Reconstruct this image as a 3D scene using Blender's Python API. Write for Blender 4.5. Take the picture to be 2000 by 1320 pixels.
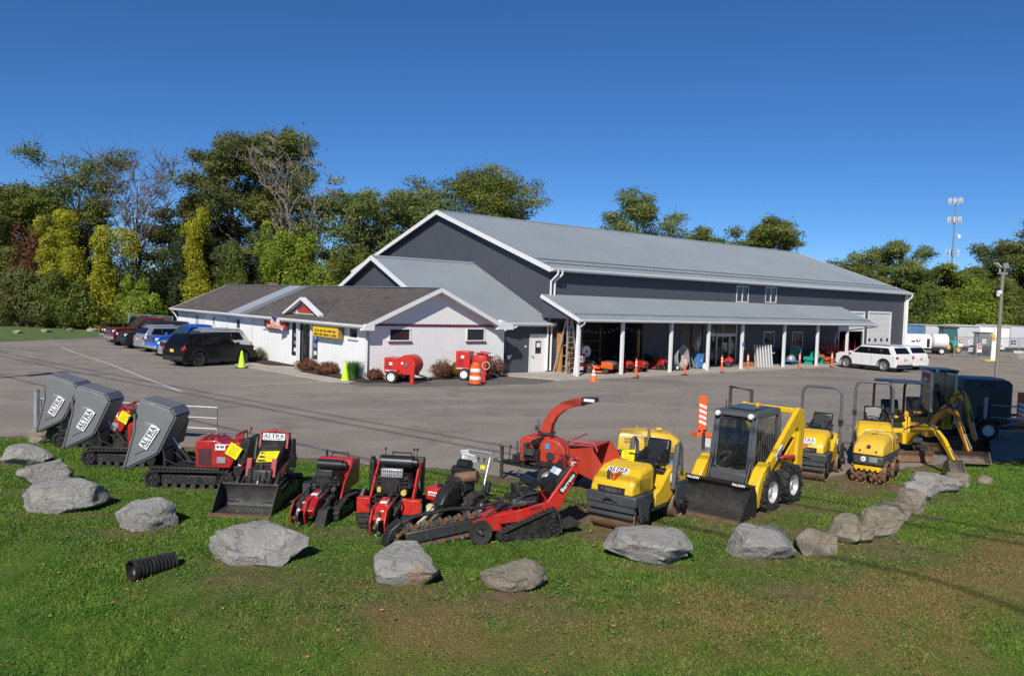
import bpy, bmesh, math, random
import numpy as np
from mathutils import Vector, Matrix, Euler
random.seed(7); rng = np.random.default_rng(7)
R = math.radians; PI = math.pi
S = bpy.context.scene
for o in list(bpy.data.objects): bpy.data.objects.remove(o)
COL = S.collection

# ------------------------------------------------------------------ camera, sky, sun, exposure
cam = bpy.data.cameras.new('camera'); camo = bpy.data.objects.new('camera', cam); COL.objects.link(camo)
cam.sensor_width = 36; cam.lens = 1577.1/2000*36; cam.clip_start = .1; cam.clip_end = 4000
camo.matrix_world = Matrix.Translation((0, 0, 4.0)) @ Matrix.Rotation(PI/2-.0453, 4, 'X') @ Matrix.Rotation(.0338, 4, 'Z')
S.camera = camo
SUN_AZ, SUN_EL = R(15), R(38)          # light travels towards azimuth 15 deg right of +Y
world = bpy.data.worlds.new('World'); S.world = world; world.use_nodes = True
wn = world.node_tree.nodes; wl = world.node_tree.links
sky = wn.new('ShaderNodeTexSky'); sky.sky_type = 'NISHITA'; sky.sun_disc = False
sky.sun_elevation = SUN_EL; sky.sun_rotation = SUN_AZ + PI
sky.air_density = 1.0; sky.dust_density = 0; sky.ozone_density = 10; sky.altitude = 3000
wn['Background'].inputs['Strength'].default_value = .1
hsv = wn.new('ShaderNodeHueSaturation'); hsv.inputs['Saturation'].default_value = 1.07      # clear deep-blue autumn sky
wl.new(sky.outputs[0], hsv.inputs['Color']); wl.new(hsv.outputs[0], wn['Background'].inputs['Color'])
sl = bpy.data.lights.new('sun', 'SUN'); sl.energy = 5.0; sl.angle = R(.53); sl.color = (1, .945, .85)
so = bpy.data.objects.new('sun', sl); COL.objects.link(so)
sd = Vector((math.sin(SUN_AZ)*math.cos(SUN_EL), math.cos(SUN_AZ)*math.cos(SUN_EL), -math.sin(SUN_EL)))
so.rotation_euler = sd.to_track_quat('-Z', 'Y').to_euler(); so.location = (-20, -30, 40)
S.view_settings.view_transform = 'Standard'; S.view_settings.look = 'None'
S.view_settings.exposure = 0; S.view_settings.gamma = 1

# ------------------------------------------------------------------ materials
MATS = {}
def M(name, col, rough=.55, metal=0, var=.12, scale=6, bump=0, bscale=80, coat=0, dirt=0, spec=.5, dcol=(.16, .12, .08)):
    if name in MATS: return MATS[name]
    m = bpy.data.materials.new(name); m.use_nodes = True; MATS[name] = m
    n = m.node_tree.nodes; l = m.node_tree.links; b = n['Principled BSDF']
    b.inputs['Metallic'].default_value = metal; b.inputs['Roughness'].default_value = rough
    b.inputs['Coat Weight'].default_value = coat; b.inputs['Coat Roughness'].default_value = .08
    b.inputs['Specular IOR Level'].default_value = spec
    tc = n.new('ShaderNodeTexCoord'); no = n.new('ShaderNodeTexNoise'); no.inputs['Scale'].default_value = scale
    no.inputs['Detail'].default_value = 6; no.inputs['Roughness'].default_value = .65
    l.new(tc.outputs['Object'], no.inputs['Vector'])
    rp = n.new('ShaderNodeValToRGB'); rp.color_ramp.elements[0].position = .3; rp.color_ramp.elements[1].position = .7
    rp.color_ramp.elements[0].color = [c*(1-var) for c in col]+[1]; rp.color_ramp.elements[1].color = [min(1, c*(1+var)) for c in col]+[1]
    l.new(no.outputs[0], rp.inputs[0]); out = rp.outputs[0]
    if dirt:
        n2 = n.new('ShaderNodeTexNoise'); n2.inputs['Scale'].default_value = 9; n2.inputs['Detail'].default_value = 8; n2.inputs['Roughness'].default_value = .7
        l.new(tc.outputs['Object'], n2.inputs['Vector'])
        r2 = n.new('ShaderNodeValToRGB'); r2.color_ramp.elements[0].position = .47; r2.color_ramp.elements[1].position = .75
        r2.color_ramp.elements[0].color = (0, 0, 0, 1); r2.color_ramp.elements[1].color = (dirt, dirt, dirt, 1)
        l.new(n2.outputs[0], r2.inputs[0])
        mx = n.new('ShaderNodeMix'); mx.data_type = 'RGBA'; l.new(r2.outputs[0], mx.inputs[0]); l.new(out, mx.inputs[6]); mx.inputs[7].default_value = (*dcol, 1)
        out = mx.outputs[2]
        mr = n.new('ShaderNodeMapRange'); l.new(r2.outputs[0], mr.inputs[0]); mr.inputs[3].default_value = rough; mr.inputs[4].default_value = min(1, rough+.35)
        l.new(mr.outputs[0], b.inputs['Roughness'])
    l.new(out, b.inputs['Base Color'])
    if bump:
        nb = n.new('ShaderNodeTexNoise'); nb.inputs['Scale'].default_value = bscale; nb.inputs['Detail'].default_value = 5
        l.new(tc.outputs['Object'], nb.inputs['Vector']); bp = n.new('ShaderNodeBump'); bp.inputs['Strength'].default_value = bump; bp.inputs['Distance'].default_value = .02
        l.new(nb.outputs[0], bp.inputs['Height']); l.new(bp.outputs[0], b.inputs['Normal'])
    return m
def glass(name, col=(.02, .025, .03), rough=.06, alpha=1):
    if name in MATS: return MATS[name]
    m = M(name, col, rough, 0, .1, 2, coat=.3)
    if alpha < 1: m.node_tree.nodes['Principled BSDF'].inputs['Alpha'].default_value = alpha
    return m
red = M('red_paint', (.38, .011, .014), .36, 0, .18, 4, coat=.25, dirt=.5)
bright_red = M('bright_red_paint', (.55, .018, .012), .38, 0, .16, 4, coat=.2, dirt=.45)
orange_red = M('orange_red_paint', (.47, .042, .018), .45, 0, .15, 4, coat=.1, dirt=.4)
yellow = M('yellow_paint', (.78, .48, .012), .38, 0, .10, 3, coat=.25, dirt=.42)
old_yellow = M('worn_yellow_paint', (.68, .43, .03), .45, 0, .1, 4, coat=.15, dirt=.4)
amber = M('amber_paint', (.62, .30, .02), .4, 0, .1, 4, coat=.2, dirt=.3)
charcoal = M('charcoal_paint', (.055, .06, .068), .45, 0, .12, 4, dirt=.3)
black = M('black_steel', (.016, .016, .016), .45, 0, .3, 8, dirt=.55, dcol=(.07, .06, .05))
rubber = M('rubber', (.022, .021, .02), .82, 0, .25, 12, bump=.3, dirt=.5, dcol=(.11, .09, .07))
seatm = M('black_vinyl', (.016, .016, .018), .38, 0, .15, 6)
steel = M('worn_steel', (.34, .33, .31), .38, .85, .25, 10, dirt=.3)
dsteel = M('dark_steel', (.10, .10, .10), .45, .7, .3, 10, dirt=.3)
rust = M('rusty_steel', (.19, .105, .06), .72, .15, .35, 6, bump=.3, bscale=30)
drumm = M('drum_steel', (.27, .18, .12), .55, .35, .35, 5, dirt=.5, dcol=(.2, .13, .08))
chrome = M('bright_metal', (.62, .62, .62), .34, .75, .1, 6)
alu = M('aluminium', (.62, .62, .62), .42, .7, .12, 6)
galv = M('galvanised', (.42, .43, .44), .48, .6, .2, 9)
white = M('white_paint', (.78, .78, .78), .5, 0, .04, 3)
dwhite = M('dusty_white_paint', (.66, .65, .63), .55, 0, .1, 3, dirt=.25)
ink = M('black_ink', (.012, .012, .014), .6)
redink = M('red_ink', (.55, .02, .015), .5)
greyplastic = M('grey_plastic', (.165, .17, .175), .42, 0, .1, 4, dirt=.22, dcol=(.25, .24, .22))
yel_tag = M('yellow_tag', (.92, .78, .0), .5, 0, .04)
gl = glass('dark_glass'); cabgl = glass('cab_glass', (.02, .025, .028), .04, .5)
lampm = M('lamp_lens', (.75, .76, .78), .12, 0, .05, coat=.5)
redlamp = M('tail_lamp', (.42, .01, .012), .15, 0, .1, coat=.6)
orange = M('orange_plastic', (.86, .13, .015), .45, 0, .08, dirt=.15)
hivis = M('lime_plastic', (.50, .86, .02), .5, 0, .05)
reflect = M('reflective_white', (.8, .8, .8), .4, 0, .05)

# ------------------------------------------------------------------ mesh building
class MB:
    def __init__(s): s.v = []; s.f = []
    def add(s, v, f):
        o = len(s.v); s.v += [tuple(p) for p in v]; s.f += [tuple(i+o for i in q) for q in f]; return s
    def box(s, c, d, rx=0, ry=0, rz=0, taper=1):
        h = [x/2 for x in d]; e = Euler((rx, ry, rz)).to_matrix(); v = []
        for z in (-1, 1):
            k = taper if z > 0 else 1
            for x, y in ((-1, -1), (1, -1), (1, 1), (-1, 1)): v.append(Vector(c)+e@Vector((x*h[0]*k, y*h[1]*k, z*h[2])))
        return s.add(v, [(0, 3, 2, 1), (4, 5, 6, 7), (0, 1, 5, 4), (1, 2, 6, 5), (2, 3, 7, 6), (3, 0, 4, 7)])
    def bb(s, x0, x1, y0, y1, z0, z1): return s.box(((x0+x1)/2, (y0+y1)/2, (z0+z1)/2), (abs(x1-x0), abs(y1-y0), abs(z1-z0)))
    def bar(s, a, b, w, h=None, up=(0, 0, 1)):
        a, b = Vector(a), Vector(b); h = h or w; t = (b-a).normalized(); u = Vector(up)
        if abs(t.dot(u)) > .98: u = Vector((0, 1, 0))
        n = t.cross(u).normalized(); m = n.cross(t)
        v = [p+n*i*w/2+m*j*h/2 for p in (a, b) for i, j in ((-1, -1), (1, -1), (1, 1), (-1, 1))]
        return s.add(v, [(0, 3, 2, 1), (4, 5, 6, 7), (0, 1, 5, 4), (1, 2, 6, 5), (2, 3, 7, 6), (3, 0, 4, 7)])
    def prism(s, pts, a, b, ax='y'):
        def P(p, t): return {'y': (p[0], t, p[1]), 'x': (t, p[0], p[1]), 'z': (p[0], p[1], t)}[ax]
        n = len(pts); ar = sum(pts[i][0]*pts[(i+1) % n][1]-pts[(i+1) % n][0]*pts[i][1] for i in range(n))
        if ar < 0: pts = pts[::-1]
        v = [P(p, a) for p in pts]+[P(p, b) for p in pts]
        f = [tuple(range(n))[::-1], tuple(range(n, 2*n))]+[(i, (i+1) % n, n+(i+1) % n, n+i) for i in range(n)]
        flip = (ax == 'y') != (b < a)
        if flip: f = [q[::-1] for q in f]
        return s.add(v, f)
    def tube(s, pts, r, n=8, closed=False):
        pts = [Vector(p) for p in pts]; k = len(pts); rr = r if isinstance(r, (list, tuple)) else [r]*k; v = []; f = []; pn = None
        for i, p in enumerate(pts):
            a = pts[i-1] if (i or closed) else p; b = pts[(i+1) % k] if (i < k-1 or closed) else p
            t = (b-a).normalized()
            if pn is None:
                u = Vector((0, 0, 1)) if abs(t.z) < .9 else Vector((1, 0, 0)); pn = t.cross(u).normalized()
            else:
                pn = (pn-t*pn.dot(t)).normalized()
            m = t.cross(pn)
            v += [p+(pn*math.cos(2*PI*j/n)+m*math.sin(2*PI*j/n))*rr[i] for j in range(n)]
        for i in range(k if closed else k-1):
            a, b = i*n, ((i+1) % k)*n
            f += [(a+j, a+(j+1) % n, b+(j+1) % n, b+j) for j in range(n)]
        if not closed: f += [tuple(range(n))[::-1], tuple(range((k-1)*n, k*n))]
        return s.add(v, f)
    def cyl(s, a, b, r, r2=None, n=16): return s.tube([a, b], [r, r if r2 is None else r2], n)
    def lathe(s, prof, o=(0, 0, 0), ax=(0, 0, 1), n=24, cap=False):
        ax = Vector(ax).normalized(); u = ax.orthogonal().normalized(); w = ax.cross(u); o = Vector(o); v = []; f = []
        for r, z in prof: v += [o+ax*z+(u*math.cos(2*PI*j/n)+w*math.sin(2*PI*j/n))*r for j in range(n)]
        for i in range(len(prof)-1): f += [(i*n+j, i*n+(j+1) % n, (i+1)*n+(j+1) % n, (i+1)*n+j) for j in range(n)]
        if cap: f += [tuple(range(n))[::-1], tuple(range((len(prof)-1)*n, len(prof)*n))]
        return s.add(v, f)
    def loft(s, rings, cap=True):
        n = len(rings[0]); v = [p for r in rings for p in r]; f = []
        for i in range(len(rings)-1): f += [(i*n+j, i*n+(j+1) % n, (i+1)*n+(j+1) % n, (i+1)*n+j) for j in range(n)]
        if cap: f += [tuple(range(n))[::-1], tuple(range((len(rings)-1)*n, len(rings)*n))]
        return s.add(v, f)
    def quad(s, a, b, c, d): return s.add([a, b, c, d], [(0, 1, 2, 3)])
    def mesh(s, name='m', smooth=40):
        me = bpy.data.meshes.new(name); me.from_pydata(s.v, [], s.f)
        bm = bmesh.new(); bm.from_mesh(me); bmesh.ops.recalc_face_normals(bm, faces=bm.faces); bm.to_mesh(me); bm.free()
        if smooth:
            me.polygons.foreach_set('use_smooth', [True]*len(me.polygons)); me.set_sharp_from_angle(angle=R(smooth))
        return me
def link(name, me, mat, parent=None, bev=0, loc=None, seg=2):
    o = bpy.data.objects.new(name, me); COL.objects.link(o)
    if mat and not me.materials: me.materials.append(mat)
    if parent: o.parent = parent
    if loc: o.location = loc
    if bev:
        b = o.modifiers.new('bevel', 'BEVEL'); b.width = bev; b.segments = seg; b.limit_method = 'ANGLE'; b.angle_limit = R(35)
    return o
def part(name, mb, mat, parent=None, bev=0, smooth=40, seg=2): return link(name, mb.mesh(name, smooth), mat, parent, bev, seg=seg)
def thing(name, label, cat, loc=(0, 0, 0), rz=0, group=None):
    o = bpy.data.objects.new(name, None); COL.objects.link(o); o.location = loc; o.rotation_euler = (0, 0, rz); o.empty_display_size = .2
    return tag(o, label, cat, group)
def tag(o, label, cat, group=None, kind=None):
    if label: o['label'] = label
    if cat: o['category'] = cat
    if group: o['group'] = group
    if kind: o['kind'] = kind
    return o
def structure(o): o['kind'] = 'structure'; return o
def dup(root, loc, rz, label=None, parent=None):
    c = root.copy(); COL.objects.link(c)
    if parent is None: c.location = loc; c.rotation_euler = (0, 0, rz)
    else: c.parent = parent
    if label: c['label'] = label
    for ch in root.children: dup(ch, None, 0, None, c)
    return c
def arr_mesh(name, V, F, mat, attrs=None, smooth=False):
    """numpy mesh: V (n,3), F (m,k)"""
    me = bpy.data.meshes.new(name); k = F.shape[1]
    me.vertices.add(len(V)); me.vertices.foreach_set('co', np.asarray(V, np.float32).ravel())
    me.loops.add(F.size); me.loops.foreach_set('vertex_index', F.astype(np.int32).ravel())
    me.polygons.add(len(F)); me.polygons.foreach_set('loop_start', np.arange(0, F.size, k, dtype=np.int32))
    if smooth: me.polygons.foreach_set('use_smooth', np.ones(len(F), bool))
    for a, d in (attrs or {}).items():
        at = me.attributes.new(a, 'FLOAT', 'POINT'); at.data.foreach_set('value', np.asarray(d, np.float32))
    me.update(); me.validate()
    if mat: me.materials.append(mat)
    return me
# lettering -----------------------------------------------------------------
_txt = {}
def text_mesh(s, bold=.0, width=1.0):
    key = (s, bold, width)
    if key in _txt: return _txt[key]
    cu = bpy.data.curves.new('txt', 'FONT'); cu.body = s; cu.size = 1; cu.align_x = 'CENTER'; cu.align_y = 'CENTER'; cu.extrude = .004; cu.offset = bold; cu.resolution_u = 2
    o = bpy.data.objects.new('txt', cu); COL.objects.link(o); dg = bpy.context.evaluated_depsgraph_get()
    me = bpy.data.meshes.new_from_object(o.evaluated_get(dg)); bpy.data.objects.remove(o); bpy.data.curves.remove(cu)
    co = np.array([v.co for v in me.vertices])
    if len(co):
        mn, mx = co.min(0), co.max(0); c = (mn+mx)/2
        me.vertices.foreach_set('co', ((co-c)/np.array([mx[0]-mn[0], mx[1]-mn[1], 1])).astype(np.float32).ravel())
    _txt[key] = me; return me
def _serif():
    """slab-serif ALTRA, unit box centred"""
    g = {'A': [[(0, 0), (.1, 0), (.5, 1), (.36, 1)], [(.62, 0), (.9, 0), (.56, 1), (.36, 1)], [(.2, .3), (.7, .3), (.66, .42), (.24, .42)], [(-.06, 0), (.24, 0), (.24, .07), (-.06, .07)], [(.52, 0), (.98, 0), (.98, .07), (.52, .07)]],
         'L': [[(.1, 0), (.34, 0), (.34, 1), (.1, 1)], [(0, 0), (.75, 0), (.75, .09), (0, .09)], [(0, .93), (.46, .93), (.46, 1), (0, 1)], [(.66, 0), (.75, 0), (.78, .34), (.72, .34)]],
         'T': [[(.3, 0), (.54, 0), (.54, 1), (.3, 1)], [(0, .9), (.84, .9), (.84, 1), (0, 1)], [(.18, 0), (.66, 0), (.66, .07), (.18, .07)], [(0, .7), (.05, .7), (.08, .95), (0, .95)], [(.79, .7), (.84, .7), (.84, .95), (.76, .95)]],
         'R': [[(.1, 0), (.34, 0), (.34, 1), (.1, 1)], [(.3, .9), (.62, .9), (.62, 1), (.3, 1)], [(.3, .47), (.62, .47), (.62, .57), (.3, .57)], [(.58, .47), (.72, .52), (.8, .62), (.58, .62)], [(.58, .62), (.8, .62), (.8, .86), (.58, .86)], [(.58, .86), (.8, .86), (.72, .96), (.58, 1)], [(.42, .5), (.62, .5), (.96, 0), (.72, 0)], [(0, 0), (.46, 0), (.46, .07), (0, .07)], [(0, .93), (.3, .93), (.3, 1), (0, 1)]]}
    v = []; f = []; x = 0
    for ch, adv in (('A', .98), ('L', .82), ('T', .92), ('R', .98), ('A', .95)):
        for q in g[ch]:
            o = len(v); v += [(x+a, b, 0) for a, b in q]; f.append((o, o+1, o+2, o+3))
        x += adv
    v = [((a-x/2)/x, b-.5, .004) for a, b, c in v]
    me = bpy.data.meshes.new('altra'); me.from_pydata(v, [], f); return me
ALTRA = _serif()
def lettering(s, parent, c, ex, ey, w, h, mat, name='lettering', bold=.02):
    """text of size w x h centred at c in the parent's frame, reading along ex, up along ey"""
    me = ALTRA if s == 'ALTRA' else text_mesh(s, bold)
    key = (s, bold, mat.name)
    if key not in _txt: m2 = me.copy(); m2.materials.clear(); m2.materials.append(mat); _txt[key] = m2
    o = bpy.data.objects.new(name, _txt[key]); COL.objects.link(o); o.parent = parent
    ex, ey = Vector(ex).normalized(), Vector(ey).normalized(); ez = ex.cross(ey)
    mt = Matrix((ex*w, ey*h, ez)).transposed().to_4x4(); mt.translation = Vector(c)+ez*.004
    o.matrix_local = mt
    return o
def plate(parent, c, ex, ey, w, h, mat, name='sign_plate', t=.008):
    ex, ey = Vector(ex).normalized(), Vector(ey).normalized(); ez = ex.cross(ey)
    m = MB(); p = Vector(c)
    v = [p+ex*i*w/2+ey*j*h/2+ez*k for k in (-.01, t) for i, j in ((-1, -1), (1, -1), (1, 1), (-1, 1))]
    m.add(v, [(0, 3, 2, 1), (4, 5, 6, 7), (0, 1, 5, 4), (1, 2, 6, 5), (2, 3, 7, 6), (3, 0, 4, 7)])
    return part(name, m, mat, parent, smooth=0)
def altra_sign(parent, c, ex, ey, w, h, bg=None):
    ex, ey = Vector(ex).normalized(), Vector(ey).normalized(); ez = ex.cross(ey)
    p = plate(parent, c, ex, ey, w, h, bg or white)
    p['label'] = 'white name plate with black serif letters'
    lettering('ALTRA', p, Vector(c)+ey*h*.14+ez*.008, ex, ey, w*.92, h*.52, ink)
    lettering('Rental & Supply', p, Vector(c)-ey*h*.31+ez*.008, ex, ey, w*.84, h*.2, ink)
    return p
def paper_tag(parent, c, ex, ey, w=.3, h=.3, rows=5):
    ex, ey = Vector(ex).normalized(), Vector(ey).normalized(); ez = ex.cross(ey)
    p = plate(parent, c, ex, ey, w, h, yel_tag, 'price_tag', .003); p['label'] = 'bright yellow paper tag'
    m = MB()
    for i in range(rows):
        q = Vector(c)+ey*h*(.32-.16*i)+ez*.005; ww = w*(.7-.1*((i*7) % 3)); hh = h*.035
        m.quad(q-ex*ww/2-ey*hh, q+ex*ww/2-ey*hh, q+ex*ww/2+ey*hh, q-ex*ww/2+ey*hh)
    part('writing', m, M('faded_ink', (.45, .36, .02), .7), p, smooth=0)
    return p

def bars(parent, c, ex, ey, w, h, mat, words=(3, 5, 4), name='illegible_lettering'):
    """a line of small letter-like blocks for print too small to read in the photograph"""
    ex, ey = Vector(ex).normalized(), Vector(ey).normalized(); ez = ex.cross(ey); n = sum(words)+len(words)-1; st = w/n; m = MB(); x = -w/2; rg = random.Random(n)
    for k in words:
        for i in range(k):
            hh = h*rg.uniform(.75, 1); p = Vector(c)+ex*(x+st*.5)+ez*.006; a = st*.36; m.quad(p-ex*a-ey*hh/2, p+ex*a-ey*hh/2, p+ex*a+ey*hh/2, p-ex*a+ey*hh/2); x += st
        x += st
    o = part(name, m, mat, parent, smooth=0); o['kind'] = 'stuff'; return o
# ------------------------------------------------------------------ ground: lot, lawn, grass, paths
def vnoise(x, y, sc, seed=0, oct=4):
    """value noise in numpy, ~[-1,1]"""
    r = np.random.default_rng(seed); T = r.random((256, 256)); out = 0; a = 1; tot = 0
    x = np.asarray(x)*sc+500; y = np.asarray(y)*sc+500
    for i in range(oct):
        xi = np.floor(x).astype(int); yi = np.floor(y).astype(int); fx = x-xi; fy = y-yi; fx = fx*fx*(3-2*fx); fy = fy*fy*(3-2*fy)
        g = lambda i_, j_: T[i_ % 256, j_ % 256]
        out = out+a*((g(xi, yi)*(1-fx)+g(xi+1, yi)*fx)*(1-fy)+(g(xi, yi+1)*(1-fx)+g(xi+1, yi+1)*fx)*fy); tot += a; a *= .5; x = x*2.03+17; y = y*2.03+31
    return 2*out/tot-1
def crest(x): x = np.clip(x, -16, 16); return 10.4+.055*x*x-.00012*x**4
def bank(x, y):
    t = np.clip((crest(x)-y)/3.8, 0, 1); return -.9*t*t*(3-2*t)
EX = [-90, -16, -13.2, -12, -9.5, -7.5, -5.5, -3.6, -1.7, 0, 1.7, 4, 6.4, 8.2, 10.2, 12.7, 16, 90]
EY = [20.6, 20.6, 20.8, 21.0, 20.2, 20.1, 19.4, 18.8, 18.6, 17.9, 17.2, 17.6, 18.6, 19.4, 20.6, 21.9, 23.2, 23.2]
def edge(x): return np.interp(x, EX, EY)+.22*vnoise(x, x*0, .9, 5)+.16*vnoise(x, x*0, 4.5, 6)
def sm(x, a, b): t = np.clip((x-a)/(b-a), 0, 1); return t*t*(3-2*t)
def dryness(x, y):
    c = crest(x)-y                                             # metres down the bank from its crest
    n1 = vnoise(x, y, .35, 3); n2 = vnoise(x, y, .8, 11); n3 = vnoise(x, y*1.6, 2.4, 12)
    d = .75*np.exp(-((c-.5)/.9)**2)*(.08+.92*sm(x, -4.6, -1.0))*(.6+.9*n1)+.10*np.exp(-((c+1.2)/1.2)**2)
    d = d+.30*np.exp(-((c-.5)/1.2)**2)*sm(x, -5, -2.5)*(.7+.8*n3)+.12*sm(x, 1, 6)*sm(c, -.5, .5)
    d = d+sm(x, -2.5, 4)*sm(c, -.2, .8)*(.06+1.0*np.clip(n2, -.3, 1))*.68
    d = d+.55*np.clip(n2-.25, 0, 1)
    return np.clip(d+.22*n3, 0, .85)
DP = [(2.6, 15.0, 2.3, 1.6, .95), (5.0, 16.2, 2.4, 1.5, .9), (7.6, 18.3, 2.3, 1.3, .95), (1.6, 13.6, 1.0, .7, .8), (-2.5, 13.5, .55, .5, .8), (-2.45, 14.6, .4, .5, .8), (-3.3, 13.4, .7, .4, .6), (-6.8, 16, 1.0, .35, .6), (5.2, 14.2, 1.2, .6, .7), (9.9, 20.6, 1.5, .7, .6), (-.3, 17.6, 1.6, 1.0, .6), (4, 11.4, .6, .5, .6), (.1, 10.2, .9, .35, .5), (-1.4, 10.3, 1.0, .4, .45), (5.2, 12.4, .8, .5, .5), (6.5, 13.3, .9, .5, .5), (-3.4, 11.0, 1.4, .5, .4)]
DP += [(x, y-.45, .85*w+.1, .30, .7) for x, y, w in ((-10.75, 17.95, 1.1), (-9.15, 15.85, 1), (-7.95, 14.35, 1.2), (-6.05, 13.5, .9), (-3.6, 12.15, 1.3), (-1.38, 11.25, .9), (.14, 11.1, .9), (2.25, 12.6, 1.3), (4.15, 12.95, 1.1), (5.12, 13.3, .6), (5.95, 14.0, .6), (6.6, 14.35, .6), (8.2, 16.2, .5), (8.85, 17.3, .7), (9.95, 18.1, .8))]
def dirtiness(x, y):
    d = 0*x
    for a, b, rx, ry, k in DP: d = np.maximum(d, k*np.exp(-(((x-a)/rx)**2+((y-b)/ry)**2)**1.5))
    e = edge(x)-y
    d = np.maximum(d, .75*sm(.6-e, 0, .6))
    return np.clip(d*(.8+.9*vnoise(x, y, 1.3, 21)), 0, 1)
def color_mix(n, l, fac, a, b):
    m = n.new('ShaderNodeMix'); m.data_type = 'RGBA'
    if fac is not None: l.new(fac, m.inputs[0])
    for s, i in ((a, 6), (b, 7)):
        if isinstance(s, tuple): m.inputs[i].default_value = (*s, 1)
        else: l.new(s, m.inputs[i])
    return m.outputs[2]
def noise_fac(n, l, scale, lo=.35, hi=.65, vec=None, detail=6, rough=.6, coord='Object'):
    t = n.new('ShaderNodeTexNoise'); t.inputs['Scale'].default_value = scale; t.inputs['Detail'].default_value = detail; t.inputs['Roughness'].default_value = rough
    if vec is None:
        c = n.new('ShaderNodeTexCoord'); vec = c.outputs[coord]
    l.new(vec, t.inputs['Vector']); r = n.new('ShaderNodeMapRange'); r.inputs[1].default_value = lo; r.inputs[2].default_value = hi; l.new(t.outputs[0], r.inputs[0]); return r.outputs[0]
def lawn_material(name, blade):
    m = bpy.data.materials.new(name); m.use_nodes = True; n = m.node_tree.nodes; l = m.node_tree.links; b = n['Principled BSDF']
    b.inputs['Roughness'].default_value = .7 if blade else .9; b.inputs['Specular IOR Level'].default_value = .25
    def attr(a): q = n.new('ShaderNodeAttribute'); q.attribute_name = a; return q.outputs['Fac']
    k = 1.0 if blade else .55
    g1 = color_mix(n, l, noise_fac(n, l, .45), (.050*k, .142*k, .010*k), (.102*k, .216*k, .018*k))
    g2 = color_mix(n, l, noise_fac(n, l, 3.2, .4, .7), g1, (.155*k, .258*k, .030*k))
    if blade: g2 = color_mix(n, l, attr('tone'), g2, (.050, .105, .014))
    d = color_mix(n, l, attr('dry'), g2, (.235, .175, .060) if blade else (.17, .12, .046))
    e = color_mix(n, l, attr('dirt'), d, color_mix(n, l, noise_fac(n, l, 5), (.15, .095, .055), (.24, .165, .10)))
    l.new(e, b.inputs['Base Color'])
    if not blade:
        t = n.new('ShaderNodeTexNoise'); t.inputs['Scale'].default_value = 35; t.inputs['Detail'].default_value = 4
        c = n.new('ShaderNodeTexCoord'); l.new(c.outputs['Object'], t.inputs['Vector'])
        bp = n.new('ShaderNodeBump'); bp.inputs['Distance'].default_value = .05; l.new(t.outputs[0], bp.inputs['Height']); l.new(bp.outputs[0], b.inputs['Normal'])
    else:
        b.inputs['Subsurface Weight'].default_value = 0
    return m
# lawn sheet
xs = np.concatenate([np.linspace(-90, -18, 40), np.linspace(-17.8, 17.8, 240), np.linspace(18, 90, 40)]); ts = np.concatenate([np.linspace(0, .55, 12)[:-1], np.linspace(.55, 1, 110)])
X, T = np.meshgrid(xs, ts); Y = -18+T*(edge(X)+.25+18)
Z = bank(X, Y)+.018+.03*vnoise(X, Y, .5, 8)*sm(edge(X)-Y, 0, 1.2)
n0, n1 = X.shape; I = np.arange(n0*n1).reshape(n0, n1)
F = np.stack([I[:-1, :-1], I[:-1, 1:], I[1:, 1:], I[1:, :-1]], -1).reshape(-1, 4)
lawn_me = arr_mesh('lawn', np.stack([X, Y, Z], -1).reshape(-1, 3), F, lawn_material('lawn_soil', False), {'dry': dryness(X, Y).ravel(), 'dirt': dirtiness(X, Y).ravel()}, True)
lawn = structure(link('lawn', lawn_me, None))
# grass blades
NB = 520000
gx = rng.uniform(-16, 16, NB*2); gy = 7.6+rng.random(NB*2)**1.35*15
keep = (gy < edge(gx)) & (np.abs(gx) < gy*.70+1.2); gx = gx[keep][:NB]; gy = gy[keep][:NB]
dd = dirtiness(gx, gy); keep = rng.random(len(gx)) > dd*1.15; gx, gy, dd = gx[keep], gy[keep], dd[keep]; nb = len(gx)
dr = np.clip(dryness(gx, gy)*1.15+rng.normal(0, .12, nb), 0, 1); gz = bank(gx, gy)+.012+.03*vnoise(gx, gy, .5, 8)*sm(edge(gx)-gy, 0, 1.2)
cl = np.clip(vnoise(gx, gy, 1.1, 44, 3), -.4, .7); hh = rng.uniform(.016, .046, nb)*(1+.9*cl)*(1-.35*dr); wd = rng.uniform(.006, .013, nb)*(gy/11); an = rng.random(nb)*2*PI; le = rng.normal(0, .6, (nb, 2))
V = np.empty((nb, 3, 3)); V[:, 0] = np.stack([gx-np.cos(an)*wd, gy-np.sin(an)*wd, gz], -1); V[:, 1] = np.stack([gx+np.cos(an)*wd, gy+np.sin(an)*wd, gz], -1)
V[:, 2] = np.stack([gx+le[:, 0]*hh, gy+le[:, 1]*hh, gz+hh], -1)
tone = np.clip(rng.normal(.25, .3, nb)+.35*vnoise(gx, gy, 3.5, 91, 3), 0, 1)
gme = arr_mesh('grass', V.reshape(-1, 3), np.arange(nb*3).reshape(-1, 3), lawn_material('grass_blade', True), {'dry': np.repeat(dr, 3), 'dirt': np.repeat(dd*.3, 3), 'tone': np.repeat(tone, 3)})
grass = tag(link('grass', gme, None), 'short mown grass with dry tan patches on the roadside bank', 'grass', None, 'stuff')

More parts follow.
